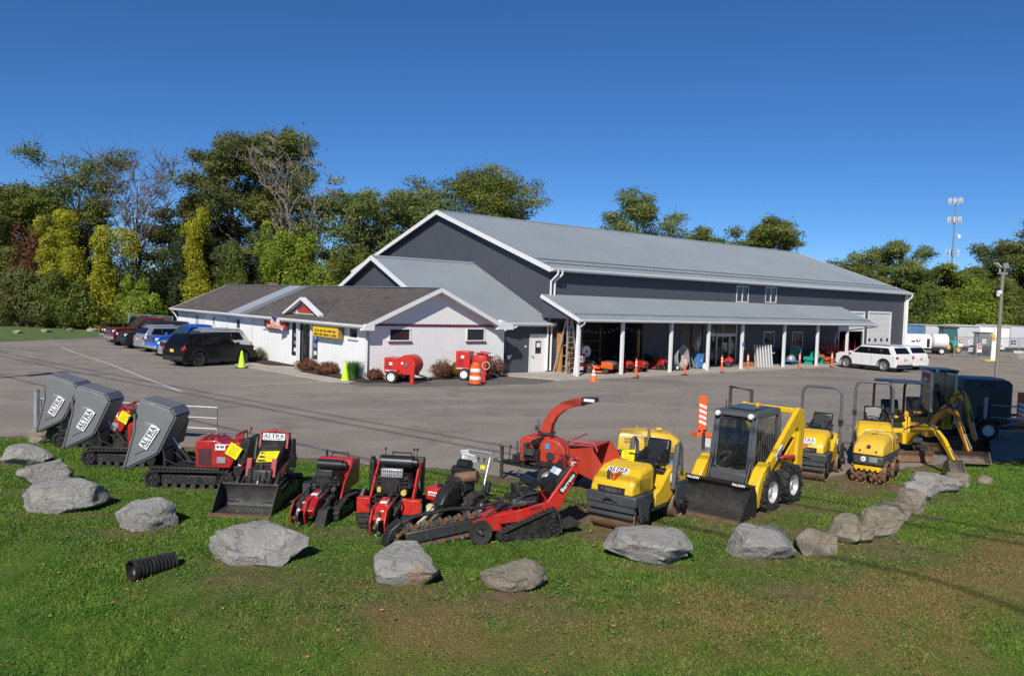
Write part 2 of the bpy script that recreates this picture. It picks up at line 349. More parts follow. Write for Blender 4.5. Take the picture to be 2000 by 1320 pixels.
def lot_material():
    m = bpy.data.materials.new('lot_gravel'); m.use_nodes = True; n = m.node_tree.nodes; l = m.node_tree.links; b = n['Principled BSDF']; b.inputs['Roughness'].default_value = .92; b.inputs['Specular IOR Level'].default_value = .2
    c = n.new('ShaderNodeTexCoord'); mp = n.new('ShaderNodeMapping'); mp.inputs['Rotation'].default_value = (0, 0, R(-12)); mp.inputs['Scale'].default_value = (.35, 1.5, 1); l.new(c.outputs['Object'], mp.inputs['Vector'])
    st = noise_fac(n, l, .28, .30, .72, mp.outputs[0], 8, .7)
    a = color_mix(n, l, st, (.180, .156, .136), (.335, .290, .245))
    a = color_mix(n, l, noise_fac(n, l, .09, .45, .62), a, (.245, .222, .198))
    a = color_mix(n, l, noise_fac(n, l, 1.7, .55, .75), a, (.30, .268, .235))
    sep = n.new('ShaderNodeSeparateXYZ'); l.new(c.outputs['Object'], sep.inputs[0])
    mr = n.new('ShaderNodeMapRange'); mr.inputs[1].default_value = 30; mr.inputs[2].default_value = 19; l.new(sep.outputs[1], mr.inputs[0])   # coarser brown gravel towards the lawn
    gm = n.new('ShaderNodeMath'); gm.operation = 'MULTIPLY'; l.new(mr.outputs[0], gm.inputs[0]); l.new(noise_fac(n, l, .8, .3, .7), gm.inputs[1])
    a = color_mix(n, l, gm.outputs[0], a, (.25, .205, .162))
    mr2 = n.new('ShaderNodeMapRange'); mr2.inputs[1].default_value = 22; mr2.inputs[2].default_value = 34; l.new(sep.outputs[0], mr2.inputs[0])
    gm2 = n.new('ShaderNodeMath'); gm2.operation = 'MULTIPLY'; l.new(mr2.outputs[0], gm2.inputs[0]); l.new(noise_fac(n, l, .2, .2, .6), gm2.inputs[1])
    a = color_mix(n, l, gm2.outputs[0], a, (.31, .25, .185))
    # tyre-worn bands, oil stains, patched strips
    wv = n.new('ShaderNodeTexWave'); wv.inputs['Scale'].default_value = .10; wv.inputs['Distortion'].default_value = 9; wv.inputs['Detail'].default_value = 4; wv.inputs['Detail Scale'].default_value = .6; mp2 = n.new('ShaderNodeMapping'); mp2.inputs['Rotation'].default_value = (0, 0, R(62)); l.new(c.outputs['Object'], mp2.inputs[0]); l.new(mp2.outputs[0], wv.inputs[0])
    wr_ = n.new('ShaderNodeMapRange'); wr_.inputs[1].default_value = .55; wr_.inputs[2].default_value = .95; wr_.inputs[4].default_value = .6; l.new(wv.outputs[0], wr_.inputs[0]); a = color_mix(n, l, wr_.outputs[0], a, (.30, .262, .222))
    mp3 = n.new('ShaderNodeMapping'); mp3.inputs['Rotation'].default_value = (0, 0, R(22)); mp3.inputs['Scale'].default_value = (.5, 2.6, 1); l.new(c.outputs['Object'], mp3.inputs[0]); a = color_mix(n, l, noise_fac(n, l, .5, .60, .72, mp3.outputs[0], 6), a, (.135, .122, .112))
    a = color_mix(n, l, noise_fac(n, l, .55, .58, .74, None, 5), a, (.130, .116, .104)); a = color_mix(n, l, noise_fac(n, l, .13, .50, .66, None, 5), a, (.175, .158, .145))
    vo = n.new('ShaderNodeTexVoronoi'); vo.feature = 'DISTANCE_TO_EDGE'; vo.inputs['Scale'].default_value = .22; dn = n.new('ShaderNodeTexNoise'); dn.inputs['Scale'].default_value = 1.2; dn.inputs['Detail'].default_value = 5; l.new(c.outputs['Object'], dn.inputs[0]); va = n.new('ShaderNodeMix'); va.data_type = 'VECTOR'; va.inputs[0].default_value = .35; l.new(c.outputs['Object'], va.inputs[4]); l.new(dn.outputs[1], va.inputs[5]); l.new(va.outputs[1], vo.inputs['Vector'])
    ck = n.new('ShaderNodeMapRange'); ck.inputs[1].default_value = .006; ck.inputs[2].default_value = .002; ck.inputs[4].default_value = .28; l.new(vo.outputs['Distance'], ck.inputs[0]); a = color_mix(n, l, ck.outputs[0], a, (.10, .09, .08))
    sp = noise_fac(n, l, 28, .52, .72, None, 3); a = color_mix(n, l, sp, a, (.38, .33, .28)); sp2 = noise_fac(n, l, 19, .58, .7, None, 3); a = color_mix(n, l, sp2, a, (.12, .108, .10))
    l.new(a, b.inputs['Base Color'])
    t = n.new('ShaderNodeTexNoise'); t.inputs['Scale'].default_value = 30; t.inputs['Detail'].default_value = 6; l.new(c.outputs['Object'], t.inputs['Vector'])
    bp = n.new('ShaderNodeBump'); bp.inputs['Distance'].default_value = .03; bp.inputs['Strength'].default_value = .6; l.new(t.outputs[0], bp.inputs['Height']); l.new(bp.outputs[0], b.inputs['Normal'])
    return m
lx = np.concatenate([np.linspace(-90, -18, 20), np.linspace(-17, 17, 120), np.linspace(18, 130, 20)]); n = len(lx)
lv = np.concatenate([np.stack([lx, edge(lx)-.5, 0*lx], -1), np.stack([lx, 0*lx+135, 0*lx], -1)]); lf = np.array([(i, i+1, n+i+1, n+i) for i in range(n-1)])
lot = structure(link('gravel_lot', arr_mesh('gravel_lot', lv, lf, lot_material()), None))
gm_ = MB(); gm_.quad((-1800, 20.3, -.06), (1800, 20.3, -.06), (1800, 3000, -.06), (-1800, 3000, -.06)); gm_.quad((-1800, -300, -.95), (1800, -300, -.95), (1800, -17.5, -.93), (-1800, -17.5, -.93))
gm_.quad((-1800, -17.8, -.95), (-89, -17.8, -.95), (-89, 20.4, -.07), (-1800, 20.4, -.07)); gm_.quad((89, -17.8, -.95), (1800, -17.8, -.95), (1800, 20.4, -.07), (89, 20.4, -.07))
structure(part('ground', gm_, M('field_grass', (.07, .10, .025), .95, 0, .4, .05), smooth=0))
def sheet(name, pts, z, mat, parent=None, h=None):
    m = MB()
    if h: m.prism(pts, z, h, 'z')
    else: m.add([(a, b, z) for a, b in pts], [tuple(range(len(pts)))])
    return part(name, m, mat, parent, smooth=0)
fl = M('far_lawn_grass', (.085, .135, .03), .95, 0, .35, .8, bump=.8, bscale=6)
structure(sheet('far_lawn', [(-120, 54), (-35.3, 55.8), (-33.9, 62), (-33.6, 66), (-34.3, 79), (-30, 100), (-120, 100)], .012, fl))
# building frame -> world
BX, BY, BR = 2.1244, 46.274, .687; bc, bs = math.cos(BR), math.sin(BR)
def UV(u, v, z=0): return (BX+u*bc-v*bs, BY+u*bs+v*bc, z)
def UV2(*p): return [UV(*q)[:2] for q in p]
conc = M('concrete', (.40, .36, .31), .85, 0, .14, 1.2, bump=.25, bscale=25, dirt=.3, dcol=(.25, .22, .19))
structure(sheet('porch_slab', UV2((-3.9, -.1), (-3.9, -1.2), (-2.7, -3.9), (0, -4.0), (33, -3.75), (33, 0)), -.05, conc, h=.06))
structure(sheet('walkway', UV2((-13.9, -.4), (-13.4, -1.4), (-12.9, -1.1), (-13.25, 4.2), (-12.3, 5.0), (-12.25, 6.9), (-13.3, 8.2), (-13.3, 19), (-14.6, 19), (-14.6, 8)), -.05, conc, h=.05))
mulch = M('mulch', (.035, .024, .018), .95, 0, .5, 20, bump=1, bscale=30)
def bed(pts, h=.14):
    c = [sum(p[i] for p in pts)/len(pts) for i in (0, 1)]; m = MB(); k = len(pts)
    r0 = [(*UV(*p)[:2], -.04) for p in pts]; r1 = [(*UV(c[0]+(p[0]-c[0])*.93, c[1]+(p[1]-c[1])*.97)[:2], h*.8) for p in pts]; r2 = [(*UV(c[0]+(p[0]-c[0])*.5, c[1]+(p[1]-c[1])*.6)[:2], h) for p in pts]
    m.loft([r0, r1, r2]); structure(part('mulch_bed', m, mulch, smooth=60))
bed([(-12.15, 4.9), (-13.2, 4.1), (-12.95, 2), (-12.95, -.6), (-12.6, -1.5), (-11.4, -1.55), (-11.2, -.75), (-12.15, -.75)])
bed([(-12.15, 7.0), (-13.2, 8.3), (-13.3, 12), (-13.3, 18), (-12.15, 18)])
bed([(-11.2, -.75), (-11.1, -1.35), (-8, -1.3), (-5, -1.35), (-3.95, -1.2), (-3.95, -.75)], .1)
# painted lines: thin worn strips on the lot
lp = M('worn_line_paint', (.50, .49, .47), .8, 0, .35, 3)
def pline(pts, w):
    m = MB(); L = []; Rr = []
    for i, p in enumerate(pts):
        a = Vector(pts[max(0, i-1)]); b = Vector(pts[min(len(pts)-1, i+1)]); t = (b-a).normalized(); nn = Vector((-t.y, t.x))*w/2; L.append((p[0]+nn.x, p[1]+nn.y, .005)); Rr.append((p[0]-nn.x, p[1]-nn.y, .005))
    for i in range(len(pts)-1): m.quad(L[i], Rr[i], Rr[i+1], L[i+1])
    part('painted_line', m, lp, lot, smooth=0)
pline([(-29.5, 52.8), (-26.09, 48.37), (-21, 42.2), (-17, 36.9), (-12.95, 31.71)], .11)
pline([(-11.6, 34.4), (-10.4, 35.6), (-8.6, 37.0)], .10)
pline([(-28.2, 47.4), (-33, 51)], .1)

# dark gravel apron in front of the shop
gv = M('dark_gravel', (.125, .115, .108), .95, 0, .4, 9, bump=1, bscale=40, dirt=.5, dcol=(.2, .18, .16))
_p = [(-14, -.6), (-13.2, -2.6), (-11.6, -3.6), (-9.6, -4.0), (-8.2, -4.5), (-6.4, -4.3), (-5, -4.7), (-3.6, -4.3), (-2.8, -3.7), (-3.8, -1.25), (-12.6, -1.5)]
structure(sheet('gravel_apron', UV2(*_p), .007, gv))
# broad-leaved weeds and clover between the grass
wx_ = []; rw = np.random.default_rng(31)
for k in range(260):
    cx, cy = rw.uniform(-7.5, 8), rw.uniform(8.2, 13.5)
    if abs(cx) > cy*.66 or dirtiness(np.array([cx]), np.array([cy]))[0] > .3: continue
    n_ = rw.integers(6, 26); wx_.append(np.stack([cx+rw.normal(0, .10, n_), cy+rw.normal(0, .10, n_)], 1))
wx_ = np.concatenate(wx_); nw = len(wx_); wz_ = bank(wx_[:, 0], wx_[:, 1])+.03+.03*vnoise(wx_[:, 0], wx_[:, 1], .5, 8)+rw.uniform(0, .02, nw); wa = rw.random(nw)*2*PI; wr_ = rw.uniform(.012, .026, nw)
WV = np.stack([np.stack([wx_[:, 0]+np.cos(wa+q)*wr_*e, wx_[:, 1]+np.sin(wa+q)*wr_*e, wz_+rw.normal(0, .006, nw)], -1) for q, e in ((0, 1.3), (PI/2, .7), (PI, 1.3), (-PI/2, .7))], 1).reshape(-1, 3)
tag(link('weeds', arr_mesh('weeds', WV, np.arange(nw*4).reshape(-1, 4), M('weed_leaf', (.085, .19, .03), .5, 0, .35, 9)), None), 'low clover and weeds in the mown grass', 'weeds', None, 'stuff')
# ------------------------------------------------------------------ buildings
def siding_mat(name, col, rough=.5, var=.06):
    return M(name, col, rough, 0, var, .5, dirt=.12, dcol=tuple(c*.7 for c in col))
charw = siding_mat('charcoal_siding', (.072, .077, .096)); whitew = siding_mat('white_siding', (.79, .79, .785), .6, .03)
roofm = M('grey_metal_roof', (.315, .352, .378), .45, .2, .07, .25, dirt=.15, dcol=(.24, .26, .27))
trim = M('white_trim', (.74, .74, .75), .45, 0, .05, 1.5, dirt=.1, dcol=(.5, .48, .45)); maroon = M('maroon_trim', (.14, .02, .025), .5)
shing = bpy.data.materials.new('asphalt_shingle'); shing.use_nodes = True
def _sh():
    n = shing.node_tree.nodes; l = shing.node_tree.links; b = n['Principled BSDF']; b.inputs['Roughness'].default_value = .95; b.inputs['Specular IOR Level'].default_value = .15
    c = n.new('ShaderNodeTexCoord'); mp = n.new('ShaderNodeMapping'); mp.inputs['Scale'].default_value = (6.5, 1.1, 6.5); l.new(c.outputs['Object'], mp.inputs[0])
    a = color_mix(n, l, noise_fac(n, l, 1, .35, .65, mp.outputs[0], 3), (.085, .076, .072), (.150, .135, .125))
    a = color_mix(n, l, noise_fac(n, l, .25, .4, .7), a, (.105, .092, .084)); a = color_mix(n, l, noise_fac(n, l, 1.1, .6, .75), a, (.06, .055, .055))
    l.new(a, b.inputs['Base Color'])
    bp = n.new('ShaderNodeBump'); bp.inputs['Distance'].default_value = .03; l.new(noise_fac(n, l, 3, .3, .7, mp.outputs[0], 2), bp.inputs['Height']); l.new(bp.outputs[0], b.inputs['Normal'])
_sh()
def AX(ax, a, t, z): return (a, t, z) if ax == 'u' else (t, a, z)
def wall(parent, name, ax, at, thick, a0, a1, z0, z1, holes, mat, pitch=.23, side=-1, rib=.018, ribw=.05):
    """wall running along ax at plane 'at' (outer face), going in by thick; holes = [(a0,a1,z0,z1)]"""
    m = MB(); rb = MB(); cuts = sorted({a0, a1, *[h[0] for h in holes], *[h[1] for h in holes]})
    def spans(a):
        hs = sorted([(h[2], h[3]) for h in holes if h[0]-1e-6 <= a <= h[1]+1e-6]); out = []; z = z0
        for p, q in hs:
            if p > z+1e-4: out.append((z, p))
            z = max(z, q)
        if z < z1-1e-4: out.append((z, z1))
        return out
    inn = at-side*thick
    for p, q in zip(cuts, cuts[1:]):
        for zz in spans((p+q)/2):
            lo = AX(ax, p, at, zz[0]); hi = AX(ax, q, inn, zz[1]); m.bb(min(lo[0], hi[0]), max(lo[0], hi[0]), min(lo[1], hi[1]), max(lo[1], hi[1]), zz[0], zz[1])
    o = part(name, m, mat, parent, smooth=0)
    if pitch:
        a = a0+pitch/2
        while a < a1:
            for zz in spans(a):
                lo = AX(ax, a-ribw/2, at-side*.005, zz[0]); hi = AX(ax, a+ribw/2, at+side*rib, zz[1]); rb.bb(min(lo[0], hi[0]), max(lo[0], hi[0]), min(lo[1], hi[1]), max(lo[1], hi[1]), zz[0]+.004, zz[1]-.004)
            a += pitch
        r = part('siding_ribs', rb, mat, o, smooth=0); r['kind'] = 'stuff'
    return o
def gable(parent, name, ax, at, thick, a0, a1, zb, fn, mat, pitch=.23, side=-1, pk=None, rib=.018):
    """gable wall: polygon from zb up to fn(a)"""
    pts = [(a0, zb), (a1, zb), (a1, fn(a1))]+([(pk, fn(pk))] if pk is not None else [])+[(a0, fn(a0))]
    m = MB(); m.prism(pts, at, at-side*thick, 'y' if ax == 'u' else 'x'); o = part(name, m, mat, parent, smooth=0); rb = MB(); a = a0+pitch/2
    while a < a1:
        zt = min(fn(a-.025), fn(a+.025))
        if zt > zb+.02:
            lo = AX(ax, a-.025, at-side*.005, 0); hi = AX(ax, a+.025, at+side*rib, 0); rb.bb(min(lo[0], hi[0]), max(lo[0], hi[0]), min(lo[1], hi[1]), max(lo[1], hi[1]), zb+.004, zt-.004)
        a += pitch
    r = part('siding_ribs', rb, mat, o, smooth=0); r['kind'] = 'stuff'; return o
def slab(parent, name, e0, e1, r1, r0, mat, t=.1, pitch=.23, ribh=.022, ribw=.045):
    """roof plane: eave e0->e1, ridge r0->r1, slab thickness t downwards, ribs from eave to ridge"""
    e0, e1, r1, r0 = map(Vector, (e0, e1, r1, r0)); n = (e1-e0).cross(r0-e0).normalized()
    if n.z < 0: n = -n
    m = MB(); v = [e0, e1, r1, r0]; v = v+[p-Vector((0, 0, t)) for p in v]
    m.add(v, [(0, 1, 2, 3), (4, 7, 6, 5), (0, 4, 5, 1), (1, 5, 6, 2), (2, 6, 7, 3), (3, 7, 4, 0)]); o = part(name, m, mat, parent, smooth=0)
    if pitch:
        rb = MB(); L = (e1-e0).length; k = int(L/pitch); t1 = (e1-e0)/L
        for i in range(k+1):
            s = (i+.5)/(k+1); a = e0.lerp(e1, s)+n*ribh*.45; b = r0.lerp(r1, s)+n*ribh*.45; rb.bar(a, b, ribw, ribh, up=n)
        r = part('roof_ribs', rb, mat, o, smooth=0); r['kind'] = 'stuff'
    return o
def beam(parent, name, a, b, w, h, mat=None, bev=0): m = MB(); m.bar(a, b, w, h); return part(name, m, mat or trim, parent, bev, smooth=0)
def gutter(parent, a, b, s=.13):
    m = MB(); a, b = Vector(a), Vector(b); t = (b-a).normalized(); n = t.cross(Vector((0, 0, 1)))
    prof = [(-.5, .5), (-.5, -.3), (-.3, -.5), (.25, -.5), (.5, .1), (.5, .5), (.4, .5), (.4, .12), (.2, -.4), (-.25, -.4), (-.42, -.25), (-.42, .5)]
    m.loft([[p+n*x*s+Vector((0, 0, z*s)) for x, z in prof] for p in (a, b)]); return part('gutter', m, trim, parent, smooth=0)
def spout(parent, pts, r=.05): m = MB(); m.tube(pts, r, 8); return part('downspout', m, trim, parent)
def window(parent, ax, at, a0, a1, z0, z1, side=-1, fw=.06, mull=0, sill=None, glassmat=None, name='window', fmat=None, hang=None):
    m = MB(); fm = fmat or trim; out = at+side*.03; inn = at-side*.06
    def B(p, q, zz0, zz1, o_=out, i_=inn, mm=None):
        lo = AX(ax, p, o_, 0); hi = AX(ax, q, i_, 0); (mm or m).bb(min(lo[0], hi[0]), max(lo[0], hi[0]), min(lo[1], hi[1]), max(lo[1], hi[1]), zz0, zz1)
    B(a0-fw, a0, z0-fw, z1+fw); B(a1, a1+fw, z0-fw, z1+fw); B(a0, a1, z0-fw, z0); B(a0, a1, z1, z1+fw)
    for k in range(mull): c = a0+(a1-a0)*(k+1)/(mull+1); B(c-.02, c+.02, z0, z1)
    w = part(name, m, fm, parent, smooth=0)
    g = MB(); B(a0, a1, z0, z1, at-side*.03, at-side*.05, g); part('pane', g, glassmat or gl, w, smooth=0)
    if sill: s = MB(); B(a0-fw-.04, a1+fw+.04, z0-fw-.06, z0-fw-.002, at+side*.09, at-side*.01, s); part('sill', s, sill, w, smooth=0)
    if hang: s = MB(); B(a0+.05, a1-.05, z0+.02, z1-.1, at-side*.055, at-side*.06, s); part('blind', s, hang, w, smooth=0)
    return w
# ---- warehouse
L, W_, OH = 43.4, 22.6, .43; ZE, ZR = 5.97, 9.94; sl_ = (ZR-ZE)/(W_/2+OH)
wh = thing('warehouse', 'long charcoal metal warehouse with light grey ribbed roof and front porch', 'building', UV(0, 0), BR)
zr = lambda v: ZR-abs(v-W_/2)*sl_-.1
holes = [(17.8, 19.13, 4.55, 5.6), (21.35, 22.7, 4.6, 5.65), (32.1, 36.1, 0, 4.0), (36.95, 40.85, 0, 4.05), (14.8, 17.95, 0, 2.9), (11.75, 14.1, 0.05, 2.9), (21.4, 22.65, 1.3, 2.34), (25.2, 26.6, 1.2, 2.34), (.7, 8.0, 0, 2.95)]
wall(wh, 'wall', 'u', 0, .15, 0, L, -.05, zr(0), holes, charw)
wall(wh, 'wall', 'u', W_, .15, 0, L, -.05, zr(W_), [], charw, pitch=0, side=1)
gable(wh, 'wall', 'v', 0, .15, .001, W_-.001, 0, zr, charw, pk=W_/2)
gable(wh, 'wall', 'v', L, .15, .001, W_-.001, 0, zr, charw, side=1, pk=W_/2)
for sgn in (0, 1):
    v0, v1 = (-OH, W_/2) if not sgn else (W_+OH, W_/2)
    slab(wh, 'roof', (-.42, v0, ZE), (L+.42, v0, ZE), (L+.42, v1, ZR), (-.42, v1, ZR), roofm, .08)
m = MB()
for u0, u1 in ((-.43, L+.43),):
    for s in (-1, 1): m.bar((u0, W_/2+s*.12, ZR+.03-.04), (u1, W_/2+s*.12, ZR+.03-.04), .28, .03, up=(0, s*sl_, 1))
part('ridge_cap', m, roofm, wh, smooth=0)
for u in (-.44, L+.44):
    for v0 in (-OH, W_+OH): beam(wh, 'rake_trim', (u, v0, ZE-.12), (u, W_/2, ZR-.12), .05, .27)
beam(wh, 'fascia', (-.42, -OH-.01, ZE-.12), (L+.42, -OH-.01, ZE-.12), .03, .17)
gutter(wh, (-.35, -OH-.1, ZE-.07), (L+.4, -OH-.1, ZE-.07))
m = MB(); m.bb(-.4, L+.4, -OH+.02, -.16, ZE-.19, ZE-.16); part('soffit', m, charcoal, wh, smooth=0)
for i in (0, 1): spout(wh, [(.05+i*.34, -OH-.1, ZE-.12), (.03+i*.34, -OH-.1, ZE-.35), (-.1+i*.30, -.12, ZE-.75), (-.1+i*.30, -.1, 3.9 if i else 2.7)], .06)
for i in (0, 1): spout(wh, [(-.22+i*.28, -.12, 2.9), (-.22+i*.28, -.12, .12)], .06)
m = MB(); m.bb(L-.04, L+.22, -.20, .02, 0, ZE-.2); part('corner_trim', m, trim, wh, smooth=0)
spout(wh, [(L+.3, -OH-.1, ZE-.12), (L+.28, -OH-.1, ZE-.35), (L+.12, -.26, ZE-.7), (L+.12, -.26, .1)], .07)
# snow guards: two dotted rails along the eave
m = MB()
for k in (1, 2):
    v = -OH+.75*k; z = ZE+(v+OH)*sl_+.05; m.bar((-.3, v, z), (L+.3, v, z), .03, .03)
    for i in range(150): u = .1+i*.29; m.box((u, v-.02, z+.01), (.09, .05, .06))
sg = part('snow_guard', m, M('snow_guard', (.16, .18, .19), .5, .5), wh, smooth=0); sg['kind'] = 'stuff'
for a0, a1, z0, z1 in holes[:2]: window(wh, 'u', 0, a0, a1, z0, z1, mull=1)
for a0, a1, z0, z1 in holes[6:8]: window(wh, 'u', 0, a0, a1, z0, z1, mull=0)
window(wh, 'u', 0, 11.75, 14.1, .08, 2.86, fw=.07, mull=1, name='shop_window', fmat=charcoal)
# sliding entrance
d = window(wh, 'u', 0, 14.85, 17.9, .03, 2.86, fw=.09, mull=1, name='sliding_door', fmat=dwhite)
m = MB(); m.bb(14.85, 17.9, -.05, 0.02, 2.06, 2.26); m.bb(15.6, 15.72, -.05, .02, .03, 2.06); m.bb(17.1, 17.22, -.05, .02, .03, 2.06); part('transom', m, dwhite, d, smooth=0)
# garage doors, real sections
def garage(u0, u1, zt, z0, wins):
    g = MB(); g.bb(u0-.14, u0, -.05, .03, 0, zt+.14); g.bb(u1, u1+.14, -.05, .03, 0, zt+.14); g.bb(u0, u1, -.05, .03, zt, zt+.14); fr = part('garage_frame', g, trim, wh, smooth=0)
    h = .52; z = zt
    while z > z0+.05:
        zl = max(z0, z-h); p = MB(); p.bb(u0+.005, u1-.005, .02, .07, zl+.008, z); q = part('door_panel', p, dwhite, wh, .006, smooth=0); row = int(round((zt-z)/h))
        if row in wins:
            for i in range(4): a = u0+.35+i*(u1-u0-.7)/3; w = MB(); w.bb(a-.2, a+.2, .006, .03, zl+.12, z-.12); part('pane', w, gl, q, smooth=0)
        z = zl
garage(36.95, 40.85, 4.05, .03, (4, 5)); garage(32.1, 36.1, 4.0, 2.4, (9,))
m = MB(); m.bb(0, L, .2, W_, -.04, .005); part('floor', m, conc, wh, smooth=0)
# open display bay behind the porch, with wooden shelving at the back
wood = M('pine_boards', (.42, .21, .07), .7, 0, .2, 3)
m = MB(); m.bb(.55, .7, .15, 3.2, 0, 3.0); m.bb(8.0, 8.15, .15, 3.2, 0, 3.0); m.bb(.55, 8.15, 3.2, 3.35, 0, 3.0); m.bb(.55, 8.15, .15, 3.35, 3.0, 3.1); part('bay_lining', m, charcoal, wh, smooth=0)
for u in (1.0, 2.9, 4.8, 6.6): sh = part('shelf_upright', MB().bb(u, u+.1, 2.4, 2.5, 0, 2.5).bb(u, u+.1, 2.5, 3.15, .9, 1.0), wood, wh, smooth=0)
for z in (.4, 1.0, 1.6, 2.2):
    m = MB(); m.bb(1.0, 6.7, 2.38, 3.16, z, z+.05); part('shelf_board', m, wood, sh, smooth=0)
m = MB(); m.bb(7.5, 7.62, -.1, .05, 0.01, 2.5); part('wood_post', m, wood, wh, smooth=0)
# porch
PU0, PU1, PV, PZE, PZT = -.74, 32, 3.28, 3.17, 4.46
slab(wh, 'porch_roof', (PU0, -PV, PZE), (PU1, -PV, PZE), (PU1, -.03, PZT), (PU0, -.03, PZT), roofm, .06)
for u in (PU0-.02, PU1+.02): beam(wh, 'rake_trim', (u, -PV, PZE-.1), (u, -.03, PZT-.1), .05, .2)
gutter(wh, (PU0+.02, -PV-.09, PZE-.07), (PU1, -PV-.09, PZE-.07)); m = MB(); m.bb(PU0+.05, PU1-.05, -PV+.28, -PV+.42, PZE-.2, PZE-.02); part('porch_beam', m, charcoal, wh, smooth=0)
m = MB(); k = 0
for i in range(150): u = PU0+.2+i*.217; m.box((u, -PV+.55, PZE+.55*.394+.06), (.08, .05, .06))
part('snow_guard', m, MATS['snow_guard'], wh, smooth=0)['kind'] = 'stuff'
for q in (-.5, 2.97, 7.24, 10.87, 14.47, 19.41, 23.75, 28.0):
    m = MB(); m.bb(q-.085, q+.085, -2.93-.085, -2.93+.085, .0, PZE-.05); part('porch_post', m, trim, wh, .01, smooth=0)
m = MB(); m.prism([(-.05, PZT-.12), (-PV+.4, PZE-.02), (-.05, PZE-.02)], PU0+.1, PU0+.2, 'x'); part('porch_gable', m, charw, wh, smooth=0)
spout(wh, [(PU0+.25, -PV-.1, PZE-.1), (PU0+.25, -PV-.05, PZE-.25), (PU0+.2, -2.9, PZE-.55), (PU0+.06, -2.88, .1)], .05)
spout(wh, [(PU1-.2, -PV-.1, PZE-.1), (PU1-.2, -PV-.05, PZE-.22), (PU1-1.0, -.4, PZE-.75), (PU1-1.0, -.1, .1)], .05)
# string of bulbs hung along the porch front
m = MB(); b2 = MB()
for s0, s1 in ((-.4, 2.97), (2.97, 7.24), (7.24, 10.87)):
    pts = [(s0+(s1-s0)*t/10, -2.82, 2.88-.42*(1-((t-5)/5)**2)) for t in range(11)]; m.tube(pts, .012, 5)
    for p in pts[1:-1]: b2.lathe([(.001, -.13), (.04, -.1), (.045, -.06), (.02, -.02), (.015, 0)], p, n=8)
li = part('light_string', m, black, wh); bb_ = part('bulb', b2, M('dim_bulb', (.10, .10, .10), .3), li); bb_['kind'] = 'stuff'
# ---- grey annex
an = thing('annex_building', 'charcoal gabled annex with grey ribbed roof between shop and warehouse', 'building', UV(0, 0), BR)
AU, AV, AZ, AE = -7.43, 7.5, 6.38, 2.84; asl = (AZ-AE)/(AV+.42); az = lambda v: AZ-abs(v-AV)*asl-.09
gable(an, 'wall', 'v', AU+.38, .15, 0.02, 2*AV-.02, 1.5, az, charw, pk=AV)
wall(an, 'wall', 'u', .02, .15, -7.0, -.01, -.05, az(0), [(-1.38, -.28, .0, 2.12)], charw)
wall(an, 'wall', 'u', 2*AV, .15, -7.0, -.16, -.05, az(2*AV), [], charw, pitch=0, side=1)
slab(an, 'roof', (AU, -.42, AE), (-.0, -.42, AE), (-.02, AV, AZ), (AU, AV, AZ), roofm, .08)
m_ = slab(an, 'roof', (AU, 2*AV+.42, AE), (-.02, 2*AV+.42, AE), (-.02, AV, AZ), (AU, AV, AZ), roofm, .08)
for v0 in (-.42, 2*AV+.42): beam(an, 'rake_trim', (AU-.02, v0, AE-.11), (AU-.02, AV, AZ-.11), .05, .25)
m = MB()
for s in (-1, 1): m.bar((AU-.02, AV+s*.12, AZ-.02), (-.03, AV+s*.12, AZ-.02), .28, .03, up=(0, s*asl, 1))
part('ridge_cap', m, roofm, an, smooth=0)
gutter(an, (-3.6, -.52, AE-.06), (.02, -.52, AE-.06)); m = MB(); m.bb(-3.6, 0, -.45, -.40, AE-.2, AE-.06); part('fascia', m, trim, an, smooth=0)
spout(an, [(-2.85, -.5, AE-.1), (-2.85, -.5, AE-.22), (-3.35, -.2, AE-.4), (-3.62, -.2, AE-.5), (-3.62, -.2, .1)], .055)
m = MB(); m.bb(-3.5, -3.38, -.1, -.02, 0, 2.6); part('corner_trim', m, trim, an, smooth=0)
dm = MB(); dm.bb(-1.38, -.28, .0, .05, .02, 2.12); dr_ = part('door', dm, white, an, .006, smooth=0)
fm_ = MB(); fm_.bb(-1.46, -1.385, -.03, .03, 0, 2.2); fm_.bb(-.275, -.2, -.03, .03, 0, 2.2); fm_.bb(-1.385, -.275, -.03, .03, 2.125, 2.2); part('frame', fm_, trim, dr_, smooth=0)
m = MB(); m.bb(-1.02, -.6, -.012, .01, 1.1, 1.8); part('pane', m, gl, dr_, smooth=0); plate(dr_, (-.8, -.016, 1.58), (1, 0, 0), (0, 0, 1), .28, .26, white, 'notice')
m = MB(); m.cyl((-1.25, -.08, .95), (-1.15, -.08, .95), .02); m.cyl((-1.27, -.01, .95), (-1.27, -.08, .95), .025); part('handle', m, steel, dr_)
m = MB(); m.cyl((-1.75, -.02, 1.5), (-1.75, .0, 1.5), .07); part('wall_sign', m, dwhite, an)
m = MB(); m.box((-3.05, -.1, .92), (.16, .14, .2)); m.cyl((-3.15, -.1, .98), (-3.15, -.2, .98), .08); m.box((-2.9, -.1, 1.02), (.1, .1, .14)); part('gas_meter', m, galv, an, .01)
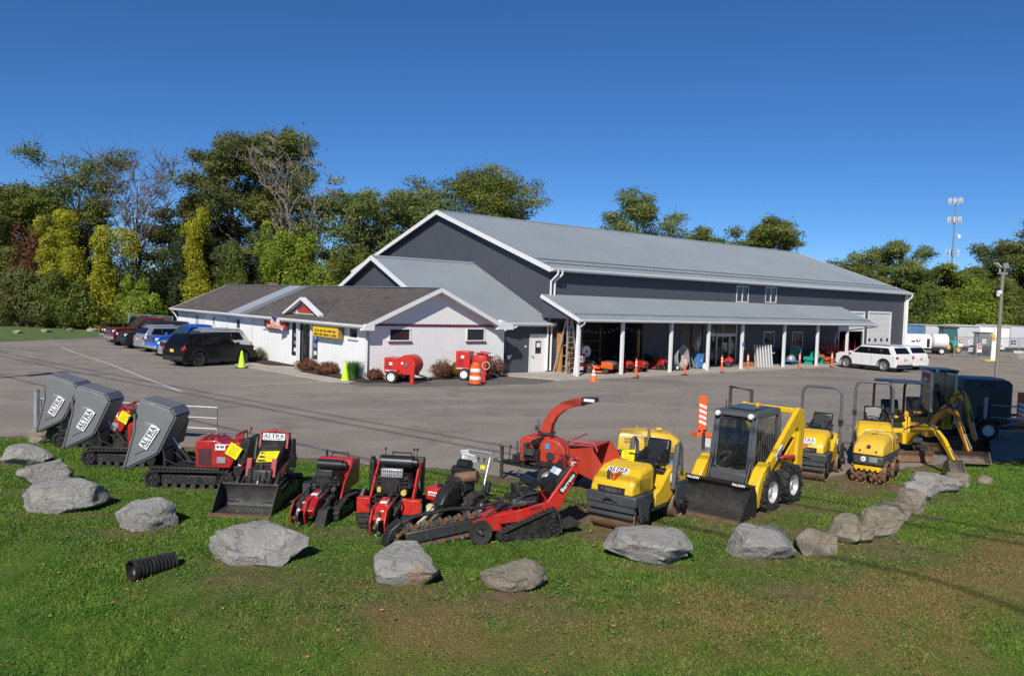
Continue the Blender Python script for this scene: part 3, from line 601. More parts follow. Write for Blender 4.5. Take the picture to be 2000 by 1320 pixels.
# ---- white shop
sh_ = thing('shop_building', 'long low white shop with brown shingle roof, signs and glass entrance', 'building', UV(0, 0), BR)
WU0, WU1, WV0, WV1, WR, WZR = -12.17, -3.9, -.74, 27.65, -8.37, 4.54; ws = (4.54-2.66)/(12.57-8.37)
wz = lambda u: WZR-abs(u-WR)*ws-.09
hl = [(6.97, 7.52, .7, 2.42), (5.2, 6.62, .12, 2.5), (4.5, 5.0, .7, 2.46), (.2, 1.0, 2.0, 2.42), (10.75, 11.5, 2.02, 2.46), (23.1, 23.75, .1, 2.3), (19.75, 20.2, 1.75, 2.32), (15.3, 15.9, 1.75, 2.3)]
wall(sh_, 'wall', 'v', WU0, .15, WV0, WV1, -.05, wz(WU0), hl, whitew, pitch=.2, rib=.008, ribw=.025)
fh = [(-10.94, -9.83, 1.94, 2.46), (-6.35, -5.26, 1.92, 2.48)]
wall(sh_, 'wall', 'u', WV0, .15, WU0, WU1, -.05, 2.63, fh, whitew, pitch=.2, rib=.004, ribw=.02)
wall(sh_, 'wall', 'v', WU1, .15, WV0+.16, -.02, -.05, 2.6, [], whitew, pitch=.2, side=1, rib=.008, ribw=.025)
wall(sh_, 'wall', 'u', WV1, .15, WU0+.16, WU1, -.05, 2.63, [], whitew, pitch=0, side=1)
gable(sh_, 'gable', 'u', WV0-.003, .15, WU0, WU1, 2.63, wz, whitew, pitch=.2, pk=WR, rib=.004)
gable(sh_, 'gable', 'u', WV1+.003, .15, WU0, WU1, 2.63, wz, whitew, pitch=.2, pk=WR, side=1, rib=.008)
m = MB(); m.bb(WU0-.02, WU1+.02, WV0-.045, WV0-.012, 2.62, 2.72); part('band', m, maroon, sh_, smooth=0)
slab(sh_, 'roof', (-12.57, WV0-.5, 2.66), (-12.57, WV1+.4, 2.66), (WR, WV1+.4, WZR), (WR, WV0-.5, WZR), shing, .08, pitch=0)
slab(sh_, 'roof', (-4.5, WV0-.5, WZR-(WR+4.5)*-ws-2*0), (-4.5, WV1+.4, WZR-3.87*ws), (WR, WV1+.4, WZR), (WR, WV0-.5, WZR), shing, .08, pitch=0) if 0 else slab(sh_, 'roof', (-4.45, WV0-.5, WZR-3.92*ws), (-4.45, WV1+.4, WZR-3.92*ws), (WR, WV1+.4, WZR), (WR, WV0-.5, WZR), shing, .08, pitch=0)
for a, b in (((-12.6, 2.66), (WR, WZR)), ((-4.45, WZR-3.92*ws), (WR, WZR))):
    beam(sh_, 'rake_trim', (a[0], WV0-.52, a[1]-.1), (b[0], WV0-.52, b[1]-.1), .04, .2); beam(sh_, 'rake_trim', (a[0], WV1+.42, a[1]-.1), (b[0], WV1+.42, b[1]-.1), .04, .2)
m = MB(); m.prism([(-12.45, 2.6), (WR, WZR-.2), (-4.5, WZR-4*ws-.12), (-4.5, WZR-4*ws-.16), (WR, WZR-.24), (-12.45, 2.56)], WV0-.48, WV0-.01, 'y'); part('soffit', m, dwhite, sh_, smooth=0)
m = MB(); m.prism([(-12.75, 2.42), (-12.1, 2.42), (-12.1, 2.78), (-12.55, 2.70)], WV0-.55, WV0-.3, 'y'); part('eave_return', m, trim, sh_, smooth=0)
m = MB(); m.prism([(-4.75, 2.5), (-3.7, 2.5), (-3.7, 2.75), (-4.5, 3.0)], WV0-.53, WV0-.2, 'y'); part('eave_return', m, trim, sh_, smooth=0)
gutter(sh_, (-12.67, WV1+.4, 2.6), (-12.67, WV0-.5, 2.6)); beam(sh_, 'fascia', (-12.58, WV0-.5, 2.56), (-12.58, WV1+.4, 2.56), .03, .17)
m = MB(); m.bb(-12.56, WU0-.01, WV0-.2, WV1+.3, 2.46, 2.48); part('soffit', m, dwhite, sh_, smooth=0)
spout(sh_, [(-12.66, WV0-.35, 2.55), (-12.66, WV0-.3, 2.38), (-12.3, WV0-.1, 2.15), (-12.22, WV0-.09, 1.9), (-12.22, WV0-.09, .15), (-12.1, WV0-.3, .08)], .045)
spout(sh_, [(-12.66, WV1+.2, 2.55), (-12.4, WV1, 2.2), (-12.25, WV1-.1, 1.9), (-12.25, WV1-.1, .1)], .045)
# ridge cap, metal strip patch on the roof
part('ridge_cap', MB().bar((WR, WV0-.5, WZR+.01), (WR, WV1+.4, WZR+.01), .3, .03), roofm, sh_, smooth=0)
rs = Vector((-12.57-WR, 0, 2.66-WZR)).normalized(); nrm = Vector((-ws, 0, 1)).normalized()
def patch(v0, v1, mat, h=.03):
    m = MB(); q = [Vector((-12.58, v0, 2.655))+nrm*.004, Vector((-12.58, v1, 2.655))+nrm*.004, Vector((WR-.1, v1, WZR-.1*ws))+nrm*.004, Vector((WR-.1, v0, WZR-.1*ws))+nrm*.004]
    m.add(q+[p+nrm*h for p in q], [(0, 3, 2, 1), (4, 5, 6, 7), (0, 1, 5, 4), (1, 2, 6, 5), (2, 3, 7, 6), (3, 0, 4, 7)]); return part('roof_panel', m, mat, sh_, smooth=0)
pale = M('pale_metal_roofing', (.42, .46, .50), .4, .2, .06, 2); mid = M('grey_metal_flashing', (.22, .23, .245), .5, .2, .06, 2)
for i in range(3): patch(14.6+i*.62, 15.2+i*.62, pale)
patch(13.55, 14.57, mid, .02)
# little gable over the entrance
m = MB(); DV, DZ = 6.3, 3.78; 
dg = thing('dormer', '', ''); bpy.data.objects.remove(dg)
for v0 in (4.05, 8.55): beam(sh_, 'dormer_trim', (-12.2, v0, 2.9), (-12.2, DV, DZ), .28, .13)
m.prism([(4.5, 2.93), (8.1, 2.93), (DV, DZ-.12)], -12.02, -11.94, 'x'); dw = part('dormer_face', m, white, sh_, smooth=0)
m = MB(); m.prism([(5.35, 2.98), (7.25, 2.98), (7.25, 3.22), (DV, DZ-.22), (5.35, 3.22)], -12.035, -12.02, 'x'); part('dormer_panel', m, M('red_shingle', (.36, .05, .035), .7, 0, .5, 14), dw, smooth=0)
m = MB(); vb = WR-(WZR-DZ)/ws
for v0 in (4.05, 8.55): m.add([(-12.3, v0, 2.93), (-12.0, v0, 2.94), (vb, DV, DZ+.03), (-12.3, DV, DZ+.03)], [(0, 1, 2, 3)])
part('dormer_roof', m, shing, sh_, smooth=0)
# entrance: two door leaves with side lights
fr = M('dark_bronze_frame', (.05, .055, .06), .4, .5)
for k, (a0, a1) in enumerate(((5.2, 5.9), (5.92, 6.62))):
    w = window(sh_, 'v', WU0+.03, a0+.05, a1-.05, .16, 2.02, fw=.05, name='door_leaf', fmat=fr)
    m = MB(); m.bb(WU0-.05, WU0-.02, (5.86 if k == 0 else 5.95)-.015, (5.86 if k == 0 else 5.95)+.015, .8, 1.3); part('handle', m, steel, w)
    for j, (zz, ww, hh, mt) in enumerate(((1.15, .42, .5, wood if k else dwhite), (.55, .45, .6, wood), (1.7, .3, .35, white))):
        plate(w, (WU0+.12, (a0+a1)/2, zz), (0, -1, 0), (0, 0, 1), ww, hh, mt, 'goods_behind_glass')
w = window(sh_, 'v', WU0+.03, 5.25, 6.57, 2.1, 2.45, fw=.04, name='transom_window', fmat=fr)
for a0, a1 in ((6.97, 7.52), (4.5, 5.0)):
    w = window(sh_, 'v', WU0, a0, a1, .7, 2.4, fw=.05, name='side_light', fmat=fr)
    for zz in (.95, 1.35, 1.75): plate(w, (WU0+.022, (a0+a1)/2, zz), (0, -1, 0), (0, 0, 1), .3, .2, white if zz < 1.3 else M('poster_blue', (.1, .25, .5), .6), 'poster')
for v in (6.78, 5.09): part('entrance_post', MB().bb(WU0-.1, WU0-.005, v-.09, v+.09, .1, 2.46), trim, sh_, smooth=0)
window(sh_, 'v', WU0, .2, 1.0, 2.0, 2.42, sill=dwhite, hang=M('tan_blind', (.35, .3, .2), .7)); window(sh_, 'v', WU0, 10.75, 11.5, 2.02, 2.44, sill=dwhite)
window(sh_, 'v', WU0, 19.75, 20.2, 1.75, 2.3, mull=1); window(sh_, 'v', WU0, 15.3, 15.9, 1.75, 2.28)
m = MB(); m.bb(WU0, WU0+.05, 23.1, 23.75, .1, 2.3); part('side_door', m, M('pale_teal_paint', (.35, .5, .48), .5), sh_, smooth=0)
for v in (21.8, 22.3, 25.6, 17.5, 13.2): part('wall_trim', MB().bb(WU0-.05, WU0-.005, v-.06, v+.06, .1, 2.44), dwhite, sh_, smooth=0)
w = window(sh_, 'u', WV0, -10.94, -9.83, 1.94, 2.46, sill=maroon)
lettering('OPEN', w, (-10.38, WV0+.026, 2.18), (1, 0, 0), (0, 0, 1), .72, .24, M('unlit_red', (.10, .006, .012), .5))
window(sh_, 'u', WV0, -6.35, -5.26, 1.92, 2.48, sill=maroon, hang=M('olive_blind', (.2, .19, .09), .7))
m = MB(); m.bb(-6.9, -6.45, 23.2, 23.7, 3, 4.8); part('chimney', m, M('chimney_brick', (.3, .12, .07), .8, 0, .3, 12), sh_, smooth=0)
# ---- signs, flag on the shop front
def wall_sign(name, label, v0, v1, z0, z1, face, lines, t=.22, off=.12):
    s = thing(name, label, 'sign', UV(0, 0), BR); m = MB(); m.bb(WU0-off-t, WU0-off, v0, v1, z0, z1); part('cabinet', m, M('sign_cabinet', (.28, .2, .08), .5) if face is MATS.get('yellow_sign') else charcoal, s, smooth=0)
    p = plate(s, (WU0-off-t-.012, (v0+v1)/2, (z0+z1)/2), (0, -1, 0), (0, 0, 1), v1-v0-.08, z1-z0-.08, face, 'face')
    for txt, zc, w, h, mt in lines: (bars if isinstance(txt, tuple) else lettering)(*((s,) if isinstance(txt, tuple) else (txt, s)), (WU0-off-t-.022, (v0+v1)/2, zc), (0, -1, 0), (0, 0, 1), w, h, mt, **({'words': txt} if isinstance(txt, tuple) else {}))
    m = MB(); m.bb(WU0-off, WU0-.005, v0+.2, v0+.28, z1-.2, z1-.1); m.bb(WU0-off, WU0-.005, v1-.28, v1-.2, z1-.2, z1-.1); part('bracket', m, black, s, smooth=0)
    return s
ysign = M('yellow_sign', (.78, .50, .02), .4, 0, .06); rsign = M('red_sign', (.42, .035, .03), .5, 0, .1); cream = M('cream_letters', (.75, .62, .35), .5)
wall_sign('changeable_letter_sign', 'yellow letter board sign with black words right of the shop entrance', 1.5, 4.35, 1.86, 2.52, ysign, [((2, 2, 3, 3, 5, 3), 2.19, 2.3, .12, ink), ((4, 3, 5, 1, 4), 2.0, 2.5, .12, ink)])
s_ = wall_sign('shop_sign', 'red shop sign with cream letters left of the shop entrance', 7.9, 10.7, 1.95, 2.56, rsign, [('ALTRA', 2.4, 2.0, .2, cream), ('RENTAL & SUPPLY', 2.12, 2.3, .18, cream)], .12)
fl_ = thing('flag', 'american flag on an angled pole above the red shop sign', 'flag', UV(WU0, 8.0, 2.3), BR); fl_.scale = (.85, .85, .85)
m = MB(); m.cyl((0, 0, -.1), (-1.15, .55, .75), .018, n=8); part('pole', m, alu, fl_); m = MB(); m.lathe([(.001, -.04), (.04, 0), (.001, .04)], (-1.15, .55, .75), n=10); part('finial', m, chrome, fl_)
fp = lambda s, t: (-1.1+.62*s+.10*math.sin(6*t+3*s), .52-.3*s-.25*t+.05*math.sin(8*t), .7-.45*s-.72*t+.03*math.sin(9*s))
for k in range(13):
    m = MB(); a, b = k/13, (k+1)/13
    for i in range(8): m.quad(fp(a, i/8), fp(b, i/8), fp(b, (i+1)/8), fp(a, (i+1)/8))
    part('stripe', m, redink if k % 2 == 0 else reflect, fl_)
m = MB()
for i in range(4):
    for j in range(7): a, b = j/13, (j+1)/13; off = Vector((-.006, -.012, .006)); m.quad(*[Vector(fp(p, q))+off for p, q in ((a, i/8*.9), (b, i/8*.9), (b, (i+1)/8*.9), (a, (i+1)/8*.9))])
part('canton', m, M('flag_blue', (.03, .04, .16), .7), fl_)
# ------------------------------------------------------------------ trees
from mathutils import noise as mnoise
def leaf_mat(name, a, b, rough=.6, trans=.3):
    if name in MATS: return MATS[name]
    m = bpy.data.materials.new(name); m.use_nodes = True; MATS[name] = m; n = m.node_tree.nodes; l = m.node_tree.links; p = n['Principled BSDF']; p.inputs['Roughness'].default_value = rough; p.inputs['Specular IOR Level'].default_value = .3
    q = n.new('ShaderNodeAttribute'); q.attribute_name = 'tone'; c = color_mix(n, l, q.outputs['Fac'], a, b); l.new(c, p.inputs['Base Color'])
    t = n.new('ShaderNodeBsdfTranslucent'); l.new(c, t.inputs[0]); mx = n.new('ShaderNodeMixShader'); mx.inputs[0].default_value = trans; l.new(p.outputs[0], mx.inputs[1]); l.new(t.outputs[0], mx.inputs[2])
    l.new(mx.outputs[0], n['Material Output'].inputs[0]); return m
LM = {'dark': leaf_mat('leaf_dark', (0.078, 0.098, 0.030), (0.20, 0.212, 0.056)), 'green': leaf_mat('leaf_green', (0.071, 0.108, 0.021), (0.211, 0.247, 0.041)), 'olive': leaf_mat('leaf_olive', (0.081, 0.113, 0.021), (0.228, 0.243, 0.044)),
      'yellow': leaf_mat('leaf_yellow', (0.233, 0.247, 0.018), (0.500, 0.475, 0.028)), 'brown': leaf_mat('leaf_brown', (0.158, 0.096, 0.041), (0.278, 0.185, 0.059)), 'bright': leaf_mat('leaf_bright', (0.128, 0.206, 0.021), (0.323, 0.379, 0.041)),
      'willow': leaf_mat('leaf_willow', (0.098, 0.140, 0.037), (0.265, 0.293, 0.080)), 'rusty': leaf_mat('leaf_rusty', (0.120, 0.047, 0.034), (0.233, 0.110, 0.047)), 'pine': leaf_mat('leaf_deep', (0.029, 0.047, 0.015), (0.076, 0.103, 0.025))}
bark = M('bark', (.095, .075, .058), .9, 0, .3, 2, bump=.6, bscale=6); pale_bark = M('pale_bark', (.25, .22, .19), .9, 0, .25, 2, bump=.4, bscale=6); twig = M('twig_bark', (.135, .11, .105), .9, 0, .25, 2)
def leaves(P, sz, rg, tone, droop=0, out=None, aspect=.62):
    """quads at points P"""
    n = len(P); d = rg.normal(size=(n, 3)); d[:, 2] -= droop; 
    if out is not None: d = d*.42+out
    d /= np.linalg.norm(d, axis=1)[:, None]+1e-9; r = rg.normal(size=(n, 3)); e = np.cross(d, r); e /= np.linalg.norm(e, axis=1)[:, None]+1e-9
    if out is not None: # face outwards: blade spans e and cross
        f = np.cross(d, e)
    else: f = d
    s = sz*rg.uniform(.6, 1.35, n)[:, None]; a = e*s*aspect*.5; b = f*s*.5
    V = np.stack([P-b*.8-a, P-b*.8+a, P+b*1.1], 1).reshape(-1, 3); F = np.arange(3*n).reshape(-1, 3); return V, F, np.repeat(np.clip(tone, 0, 1), 3)
def tube_np(parts, n=5):
    """list of (pts (k,3), radii) -> mesh builder"""
    m = MB()
    for p, r in parts: m.tube(p, list(r), n)
    return m
def wob(a, b, k, amp, rg):
    t = np.linspace(0, 1, k)[:, None]; p = np.array(a)*(1-t)+np.array(b)*t; p[1:-1] += rg.normal(0, amp, (k-2, 3)); return p
def tree(name, label, loc, H, sp, kind='green', base=.28, n1=16, n2=6, nl=7000, sz=.25, cl=.075, seed=0, tr=None, barkm=None, prof='oval', top=.95, group='woodland trees', droop=.2, bare=0, lean=(0, 0), yoff=1, flat=1, up=.45, cat='tree'):
    if group != 'roadside trees': nl = int(nl*(5.0 if nl > 2500 else 1.8))
    rg = np.random.default_rng(seed+100); tr = tr or H*.016; bk = barkm or bark
    o = thing(name, label, cat, (*loc, -.03), 0, group)
    tp = np.array([lean[0], lean[1], H*top*.86]); trunk = wob((0, 0, -.2), tp, 7, H*.012, rg); br = [(trunk, np.linspace(tr, tr*.22, 7))]; tips = []
    fn = {'oval': lambda t: max(.12, math.sin(PI*min(1, .12+.86*t))**.75), 'round': lambda t: max(.2, math.sqrt(max(0, 1-(2*t-.9)**2*.9))), 'vase': lambda t: .35+.65*t if t < .7 else 1-.9*(t-.7), 'cone': lambda t: 1.05-.85*t}[prof]
    for i in range(n1):
        t = (i+rg.random()*.8)/n1; h = H*(base+(top-base)*t*.9); s0 = h/tp[2]*.82; s0 = min(.97, s0); k = s0*6; a = trunk[int(k)]+(trunk[min(6, int(k)+1)]-trunk[int(k)])*(k-int(k))
        az = i*2.399+rg.normal(0, .35); ln = sp*fn(t)*rg.uniform(.72, 1.12); e = np.array([math.cos(az)*ln, math.sin(az)*ln*yoff, 0]); zt = h+ln*up*rg.uniform(.5, 1.2)*(1 if t < .7 else .7); zt = min(zt, H*rg.uniform(.93, 1.0)); b = np.array([e[0]+tp[0]*t, e[1], zt*flat])
        p = wob(a, b, 5, ln*.05, rg); r0 = tr*.42*(1-.6*t); br.append((p, np.linspace(r0, r0*.25, 5)))
        for j in range(n2):
            q = rg.uniform(.3, 1.0); kk = q*4; s = p[int(min(3, kk))]+(p[int(min(3, kk))+1]-p[int(min(3, kk))])*(kk-int(min(3, kk))); d = rg.normal(size=3); d[2] = abs(d[2])*.6-.1; d = d/np.linalg.norm(d)+.45*(b-a)/np.linalg.norm(b-a); d *= ln*rg.uniform(.22, .46)/1.2; e2 = s+d; e2[2] = min(e2[2], H)
            br.append((wob(s, e2, 4, ln*.03, rg), np.linspace(r0*.35, r0*.1, 4))); tips += [e2, (s+e2)/2]
            if bare:
                for u in range(bare):
                    s3 = s+(e2-s)*rg.uniform(.3, 1); d3 = (d/np.linalg.norm(d)+rg.normal(0, .5, 3)+np.array([0, 0, .35]))*ln*rg.uniform(.14, .3); br.append((wob(s3, s3+d3, 3, .05, rg), np.array([.03, .022, .012])*H/18))
    part('trunk', tube_np(br), bk, o)
    if nl:
        tips = np.array(tips); nt = len(tips); rc = H*cl*.72*rg.uniform(.5, 1.3, nt)*(1.25 if nl > 2500 else 1); w = rc**2; w /= w.sum(); idx = rg.choice(nt, nl, p=w); d = rg.normal(size=(nl, 3)); d /= np.linalg.norm(d, axis=1)[:, None]; d[:, 2] = np.where(d[:, 2] < -.25, -d[:, 2]*.6, d[:, 2])
        P = tips[idx]+d*np.array([1.12, 1.12, .62])*(rc[idx]*(.45+.6*rg.random(nl)**.5))[:, None]+rg.normal(0, .07, (nl, 3)); P[:, 2] = np.maximum(P[:, 2], H*.06)
        loose = rg.random(nl) < (.34 if group != 'roadside trees' else 0); P[loose] = tips[idx[loose]]+rg.normal(size=(int(loose.sum()), 3))*np.array([1, 1, .8])*np.minimum(H*cl*.42, .62); P[:, 2] = np.clip(P[:, 2], H*.06, H*1.03)
        ct = rg.normal(.42, .24, nt); tone = ct[idx]+rg.normal(0, .15, nl); V, F, T = leaves(P, sz, rg, tone, droop, d*.9+np.array([0, 0, .25]))
        link('crown', arr_mesh('crown', V, F, LM[kind], {'tone': T}), None, o)
    return o
def leafy(name, label, loc, lumps, kind, n, sz, seed, group, stems=True, cat='shrub', droop=.3, fill=.5):
    """shrub / vine mass: leaves on the noisy surface of lumps [(x,y,z,rx,ry,rz)]"""
    rg = np.random.default_rng(seed); o = thing(name, label, cat, (*loc, -.03), 0, group); L_ = np.array(lumps, float)
    if cat == 'shrub' and max(q[5] for q in lumps) > 1.5:      # break big masses into uneven sub-clumps
        ex_ = []
        for q in lumps:
            for k in range(9):
                a = rg.random()*2*PI; e = rg.uniform(-.4, 1.0); c_ = math.sqrt(1-min(1, e*e)); f = rg.uniform(.22, .5); ex_.append((q[0]+math.cos(a)*c_*q[3]*.85, q[1]+math.sin(a)*c_*q[4]*.85, max(.4, q[2]+e*q[5]*.85), q[3]*f, q[4]*f, q[5]*f))
        L_ = np.array([(q[0], q[1], q[2]*.9, q[3]*.8, q[4]*.8, q[5]*.8) for q in lumps]+ex_, float)
    vol = (L_[:, 3]*L_[:, 5]+L_[:, 4]*L_[:, 5]); w = vol/vol.sum(); i = rg.choice(len(L_), n, p=w)
    d = rg.normal(size=(n, 3)); d /= np.linalg.norm(d, axis=1)[:, None]; 
    lum = (vnoise(d[:, 0]+i*3.1, d[:, 1], 1.6, 61, 2)+vnoise(d[:, 1]+i*1.7, d[:, 2], 1.6, 62, 2)+vnoise(d[:, 2]+i*2.3, d[:, 0], 1.6, 63, 2))/1.5; fin = vnoise(d[:, 0]+i, d[:, 1]+d[:, 2], 4.5, 64, 2); r = (1+.40*lum+.20*fin)*(fill+(1-fill)*rg.random(n)**.35)
    P = L_[i, :3]+d*L_[i, 3:6]*r[:, None]; P[:, 2] = np.maximum(P[:, 2], .05+rg.random(n)*.3*L_[i, 5]*.2)
    tone = .45+.5*lum+rg.normal(0, .18, n); V, F, T = leaves(P, sz, rg, tone, droop, d*.8); link('crown' if cat != 'shrub' else 'foliage', arr_mesh('foliage', V, F, LM[kind], {'tone': T}), None, o)
    if stems:
        st = []
        for (x, y, z, rx, ry, rz) in lumps: st.append((wob((x*.3, y*.3, -.1), (x, y, max(z, .2)+rz*.4), 4, rx*.08, rg), np.linspace(max(.02, rx*.05), max(.008, rx*.015), 4)))
        part('stem', tube_np(st), bark, o)
    return o
tree('dense_tree', 'broad dark olive tree at the far left edge', (-53, 84), 15.2, 7, 'olive', .3, 18, 6, 9000, seed=1, cl=.085)
tree('dense_tree', 'dark brown-tinged tree left of the half-bare brown tree', (-47.5, 82), 14.0, 4.6, 'olive', .25, 14, 6, 5500, seed=2)
tree('half_bare_tree', 'tall half-bare tree with thin brown leaves above the yellow vines', (-43.6, 81), 17.2, 5.2, 'olive', .42, 15, 7, 3200, seed=3, prof='vase', bare=2, up=.9)
tree('bare_tree', 'tall leafless tree with fine grey-purple twigs', (-37.4, 80), 17.2, 5.4, 'brown', .36, 18, 8, 500, seed=4, prof='vase', barkm=twig, bare=6, up=1.0, tr=.27, cl=.1)
tree('dense_tree', 'dark green tree between the bare tree and the tallest trees', (-33.6, 84), 14.8, 4.2, 'dark', .2, 16, 6, 6500, seed=5)
tree('tall_tree', 'tall dense dark green tree left of the pale bare one', (-28.3, 82), 22.6, 5.0, 'dark', .18, 22, 7, 11500, seed=6, cl=.06)
tree('tall_tree', 'tallest green tree with two narrow tops', (-23.8, 83), 24.0, 4.2, 'olive', .2, 20, 7, 8500, seed=7, cl=.055)
tree('bare_tree', 'tall dying tree with pale bare branches beside the tallest tree', (-22.3, 78.5), 18.6, 3.9, 'brown', .45, 13, 6, 350, seed=8, prof='vase', barkm=pale_bark, bare=5, up=1.3, tr=.3)
tree('bare_tree', 'slim dying tree with pale broken trunk right of the tallest trees', (-19.6, 79), 16.6, 2.6, 'olive', .5, 10, 5, 700, seed=9, prof='vase', barkm=pale_bark, bare=4, up=1.2, tr=.26)
tree('airy_tree', 'loose grey-green willow behind the shop ridge', (-15.6, 83), 16.2, 5.4, 'willow', .3, 17, 7, 5200, seed=10, cl=.07, droop=.6)
tree('airy_tree', 'loose olive willow just left of the warehouse gable', (-10.4, 85), 16.8, 5.6, 'willow', .3, 17, 7, 5600, seed=11, cl=.07, droop=.6)
tree('round_tree', 'wide olive tree rising behind the warehouse ridge', (-3.8, 93), 21.0, 7.8, 'olive', .25, 24, 7, 12500, seed=12, prof='round', cl=.075)
tree('airy_tree', 'loose grey-green tree above the middle of the long roof', (16.6, 112), 21.8, 5.0, 'willow', .35, 15, 6, 4500, seed=13, sz=.30, cl=.07); tree('airy_tree', 'small loose tree right of it above the long roof', (21.6, 112), 17.5, 2.6, 'willow', .4, 10, 5, 1800, seed=14, sz=.30)
tree('round_tree', 'small dark treetop just showing above the long roof', (26.2, 114), 17.0, 3.2, 'green', .3, 12, 6, 3500, seed=15, sz=.30); tree('round_tree', 'rounded green tree above the right end of the long roof', (35.4, 114), 18.6, 4.6, 'olive', .35, 16, 6, 6500, seed=16, sz=.30, prof='round')
RT = [(46.5, 118, 11, 5, 'olive', 'yellowish olive tree beside the right end of the warehouse'), (51, 119, 12.2, 5.5, 'olive', 'olive tree right of the warehouse roof end'), (55.8, 120, 16.6, 5.6, 'willow', 'taller grey-green tree left of the mast'), (60.5, 114, 12.2, 6, 'green', 'dense green tree below the mast'), (66, 116, 12.4, 5, 'olive', 'yellow-green tree right of the mast'), (70.5, 117, 16.2, 5.5, 'dark', 'dark tree behind the lamp post'), (76, 114, 21.5, 7.5, 'olive', 'big olive tree at the right edge'), (84, 116, 19, 8, 'dark', 'dark tree at the far right edge')]
for i, (x, y, h, s, k, lab) in enumerate(RT): tree('round_tree' if k != 'willow' else 'airy_tree', lab, (x, y), h, s, k, .12, 17, 6, 7000, seed=30+i, sz=.30, prof='round', cl=.085, group='trees behind the storage trailers')
tree('dense_tree', 'olive tree beyond the left edge of the view', (-61, 85), 14.5, 6, 'olive', .2, 16, 6, 4500, seed=61); tree('dense_tree', 'dark tree further beyond the left edge of the view', (-70, 84), 15.5, 6.5, 'dark', .2, 16, 6, 4500, seed=62)
# low wood: vines, shrubs
G1 = 'vine-covered trunks'
def column(h, w, rg, x0=0, y0=0): return [(x0+rg.normal(0, w*.26), y0+rg.normal(0, w*.1), h*(k+.5)/16*rg.uniform(.93, 1.05), w*(1.0-.50*abs((k+.2)/16-.25)-.3*(k/16)**2)*rg.uniform(.55, 1.2), w*.8, h*rg.uniform(.05, .12)) for k in range(16)]
rg_ = np.random.default_rng(3)
leafy('vine_covered_tree', 'yellow-green vine tower with a pointed top, leftmost of the three', (-42.6, 78), column(11.4, 1.7, rg_)+column(9.6, 1.5, rg_, -2.3), 'yellow', 26000, .18, 51, G1, cat='tree')
leafy('vine_covered_tree', 'yellow vine column below the leafless tree', (-39.0, 77), column(9.6, 1.55, rg_)+[(2.4, 0, 8.2, .9, .8, 1.5), (1.6, 0, 9.0, 1.0, .8, .8)], 'yellow', 17000, .18, 52, G1, cat='tree')
leafy('vine_covered_tree', 'slim yellow vine column left of the shop roof', (-30.6, 78), column(11.6, 1.35, rg_), 'yellow', 15000, .18, 53, G1, cat='tree')
SH = [(-50.5, 79.5, [(0, 0, 3, 3.4, 2, 3.4), (3, 0, 2.5, 2.4, 2, 2.6), (-2.6, 0, 4.2, 2.4, 2, 3.6)], 'olive', 6500, 'olive and rusty brush at the left edge behind the lawn'), (-46, 76.5, [(-2.5, 0, 1.9, 2.2, 1.6, 2.0), (0, 0, 2.6, 2.6, 1.8, 2.6), (2.4, 0, 2.2, 2, 1.6, 2.2)], 'dark', 7000, 'dark green thicket left of the lawn end'),
      (-41.6, 76, [(0, 0, 2.2, 2.3, 1.6, 2.6), (1.6, 0, 1.7, 1.6, 1.4, 1.9), (-1.8, 0, 2.8, 1.8, 1.5, 2.4)], 'green', 6500, 'green thicket at the foot of the vine towers'), (-35.4, 75.5, [(0, 0, 2.6, 1.7, 1.4, 2.9), (1.4, 0, 1.6, 1.3, 1.2, 1.8)], 'bright', 5000, 'bright green domed bush left of the chain fence'),
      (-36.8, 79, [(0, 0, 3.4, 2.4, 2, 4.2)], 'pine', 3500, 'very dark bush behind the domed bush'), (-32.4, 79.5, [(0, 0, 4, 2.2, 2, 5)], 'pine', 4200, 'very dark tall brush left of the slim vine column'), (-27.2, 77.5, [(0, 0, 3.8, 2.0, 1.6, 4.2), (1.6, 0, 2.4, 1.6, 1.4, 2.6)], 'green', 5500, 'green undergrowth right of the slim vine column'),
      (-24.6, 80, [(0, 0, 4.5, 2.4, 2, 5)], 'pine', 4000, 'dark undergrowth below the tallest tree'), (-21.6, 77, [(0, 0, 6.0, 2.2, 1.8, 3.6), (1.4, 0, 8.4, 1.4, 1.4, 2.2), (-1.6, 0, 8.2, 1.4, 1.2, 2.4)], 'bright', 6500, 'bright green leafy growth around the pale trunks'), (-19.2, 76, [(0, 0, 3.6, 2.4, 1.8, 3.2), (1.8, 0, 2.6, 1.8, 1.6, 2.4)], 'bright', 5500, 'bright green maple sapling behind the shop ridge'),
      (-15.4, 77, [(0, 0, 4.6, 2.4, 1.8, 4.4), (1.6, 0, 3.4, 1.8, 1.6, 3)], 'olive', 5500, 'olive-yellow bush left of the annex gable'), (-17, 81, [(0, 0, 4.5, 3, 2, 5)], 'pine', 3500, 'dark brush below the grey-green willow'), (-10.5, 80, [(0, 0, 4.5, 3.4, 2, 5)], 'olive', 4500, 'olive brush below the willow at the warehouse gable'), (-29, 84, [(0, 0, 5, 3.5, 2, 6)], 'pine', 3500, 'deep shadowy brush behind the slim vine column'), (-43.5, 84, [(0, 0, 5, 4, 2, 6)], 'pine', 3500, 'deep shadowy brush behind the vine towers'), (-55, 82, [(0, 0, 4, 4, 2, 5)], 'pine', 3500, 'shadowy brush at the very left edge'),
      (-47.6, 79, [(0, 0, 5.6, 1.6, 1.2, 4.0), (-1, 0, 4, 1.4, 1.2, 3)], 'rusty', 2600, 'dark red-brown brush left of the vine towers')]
for i, (x, y, lu, k, n_, lab) in enumerate(SH): leafy('undergrowth_bush', lab, (x, y), lu, k, int(n_*2.6), .21, 70+i, 'undergrowth along the wood edge')
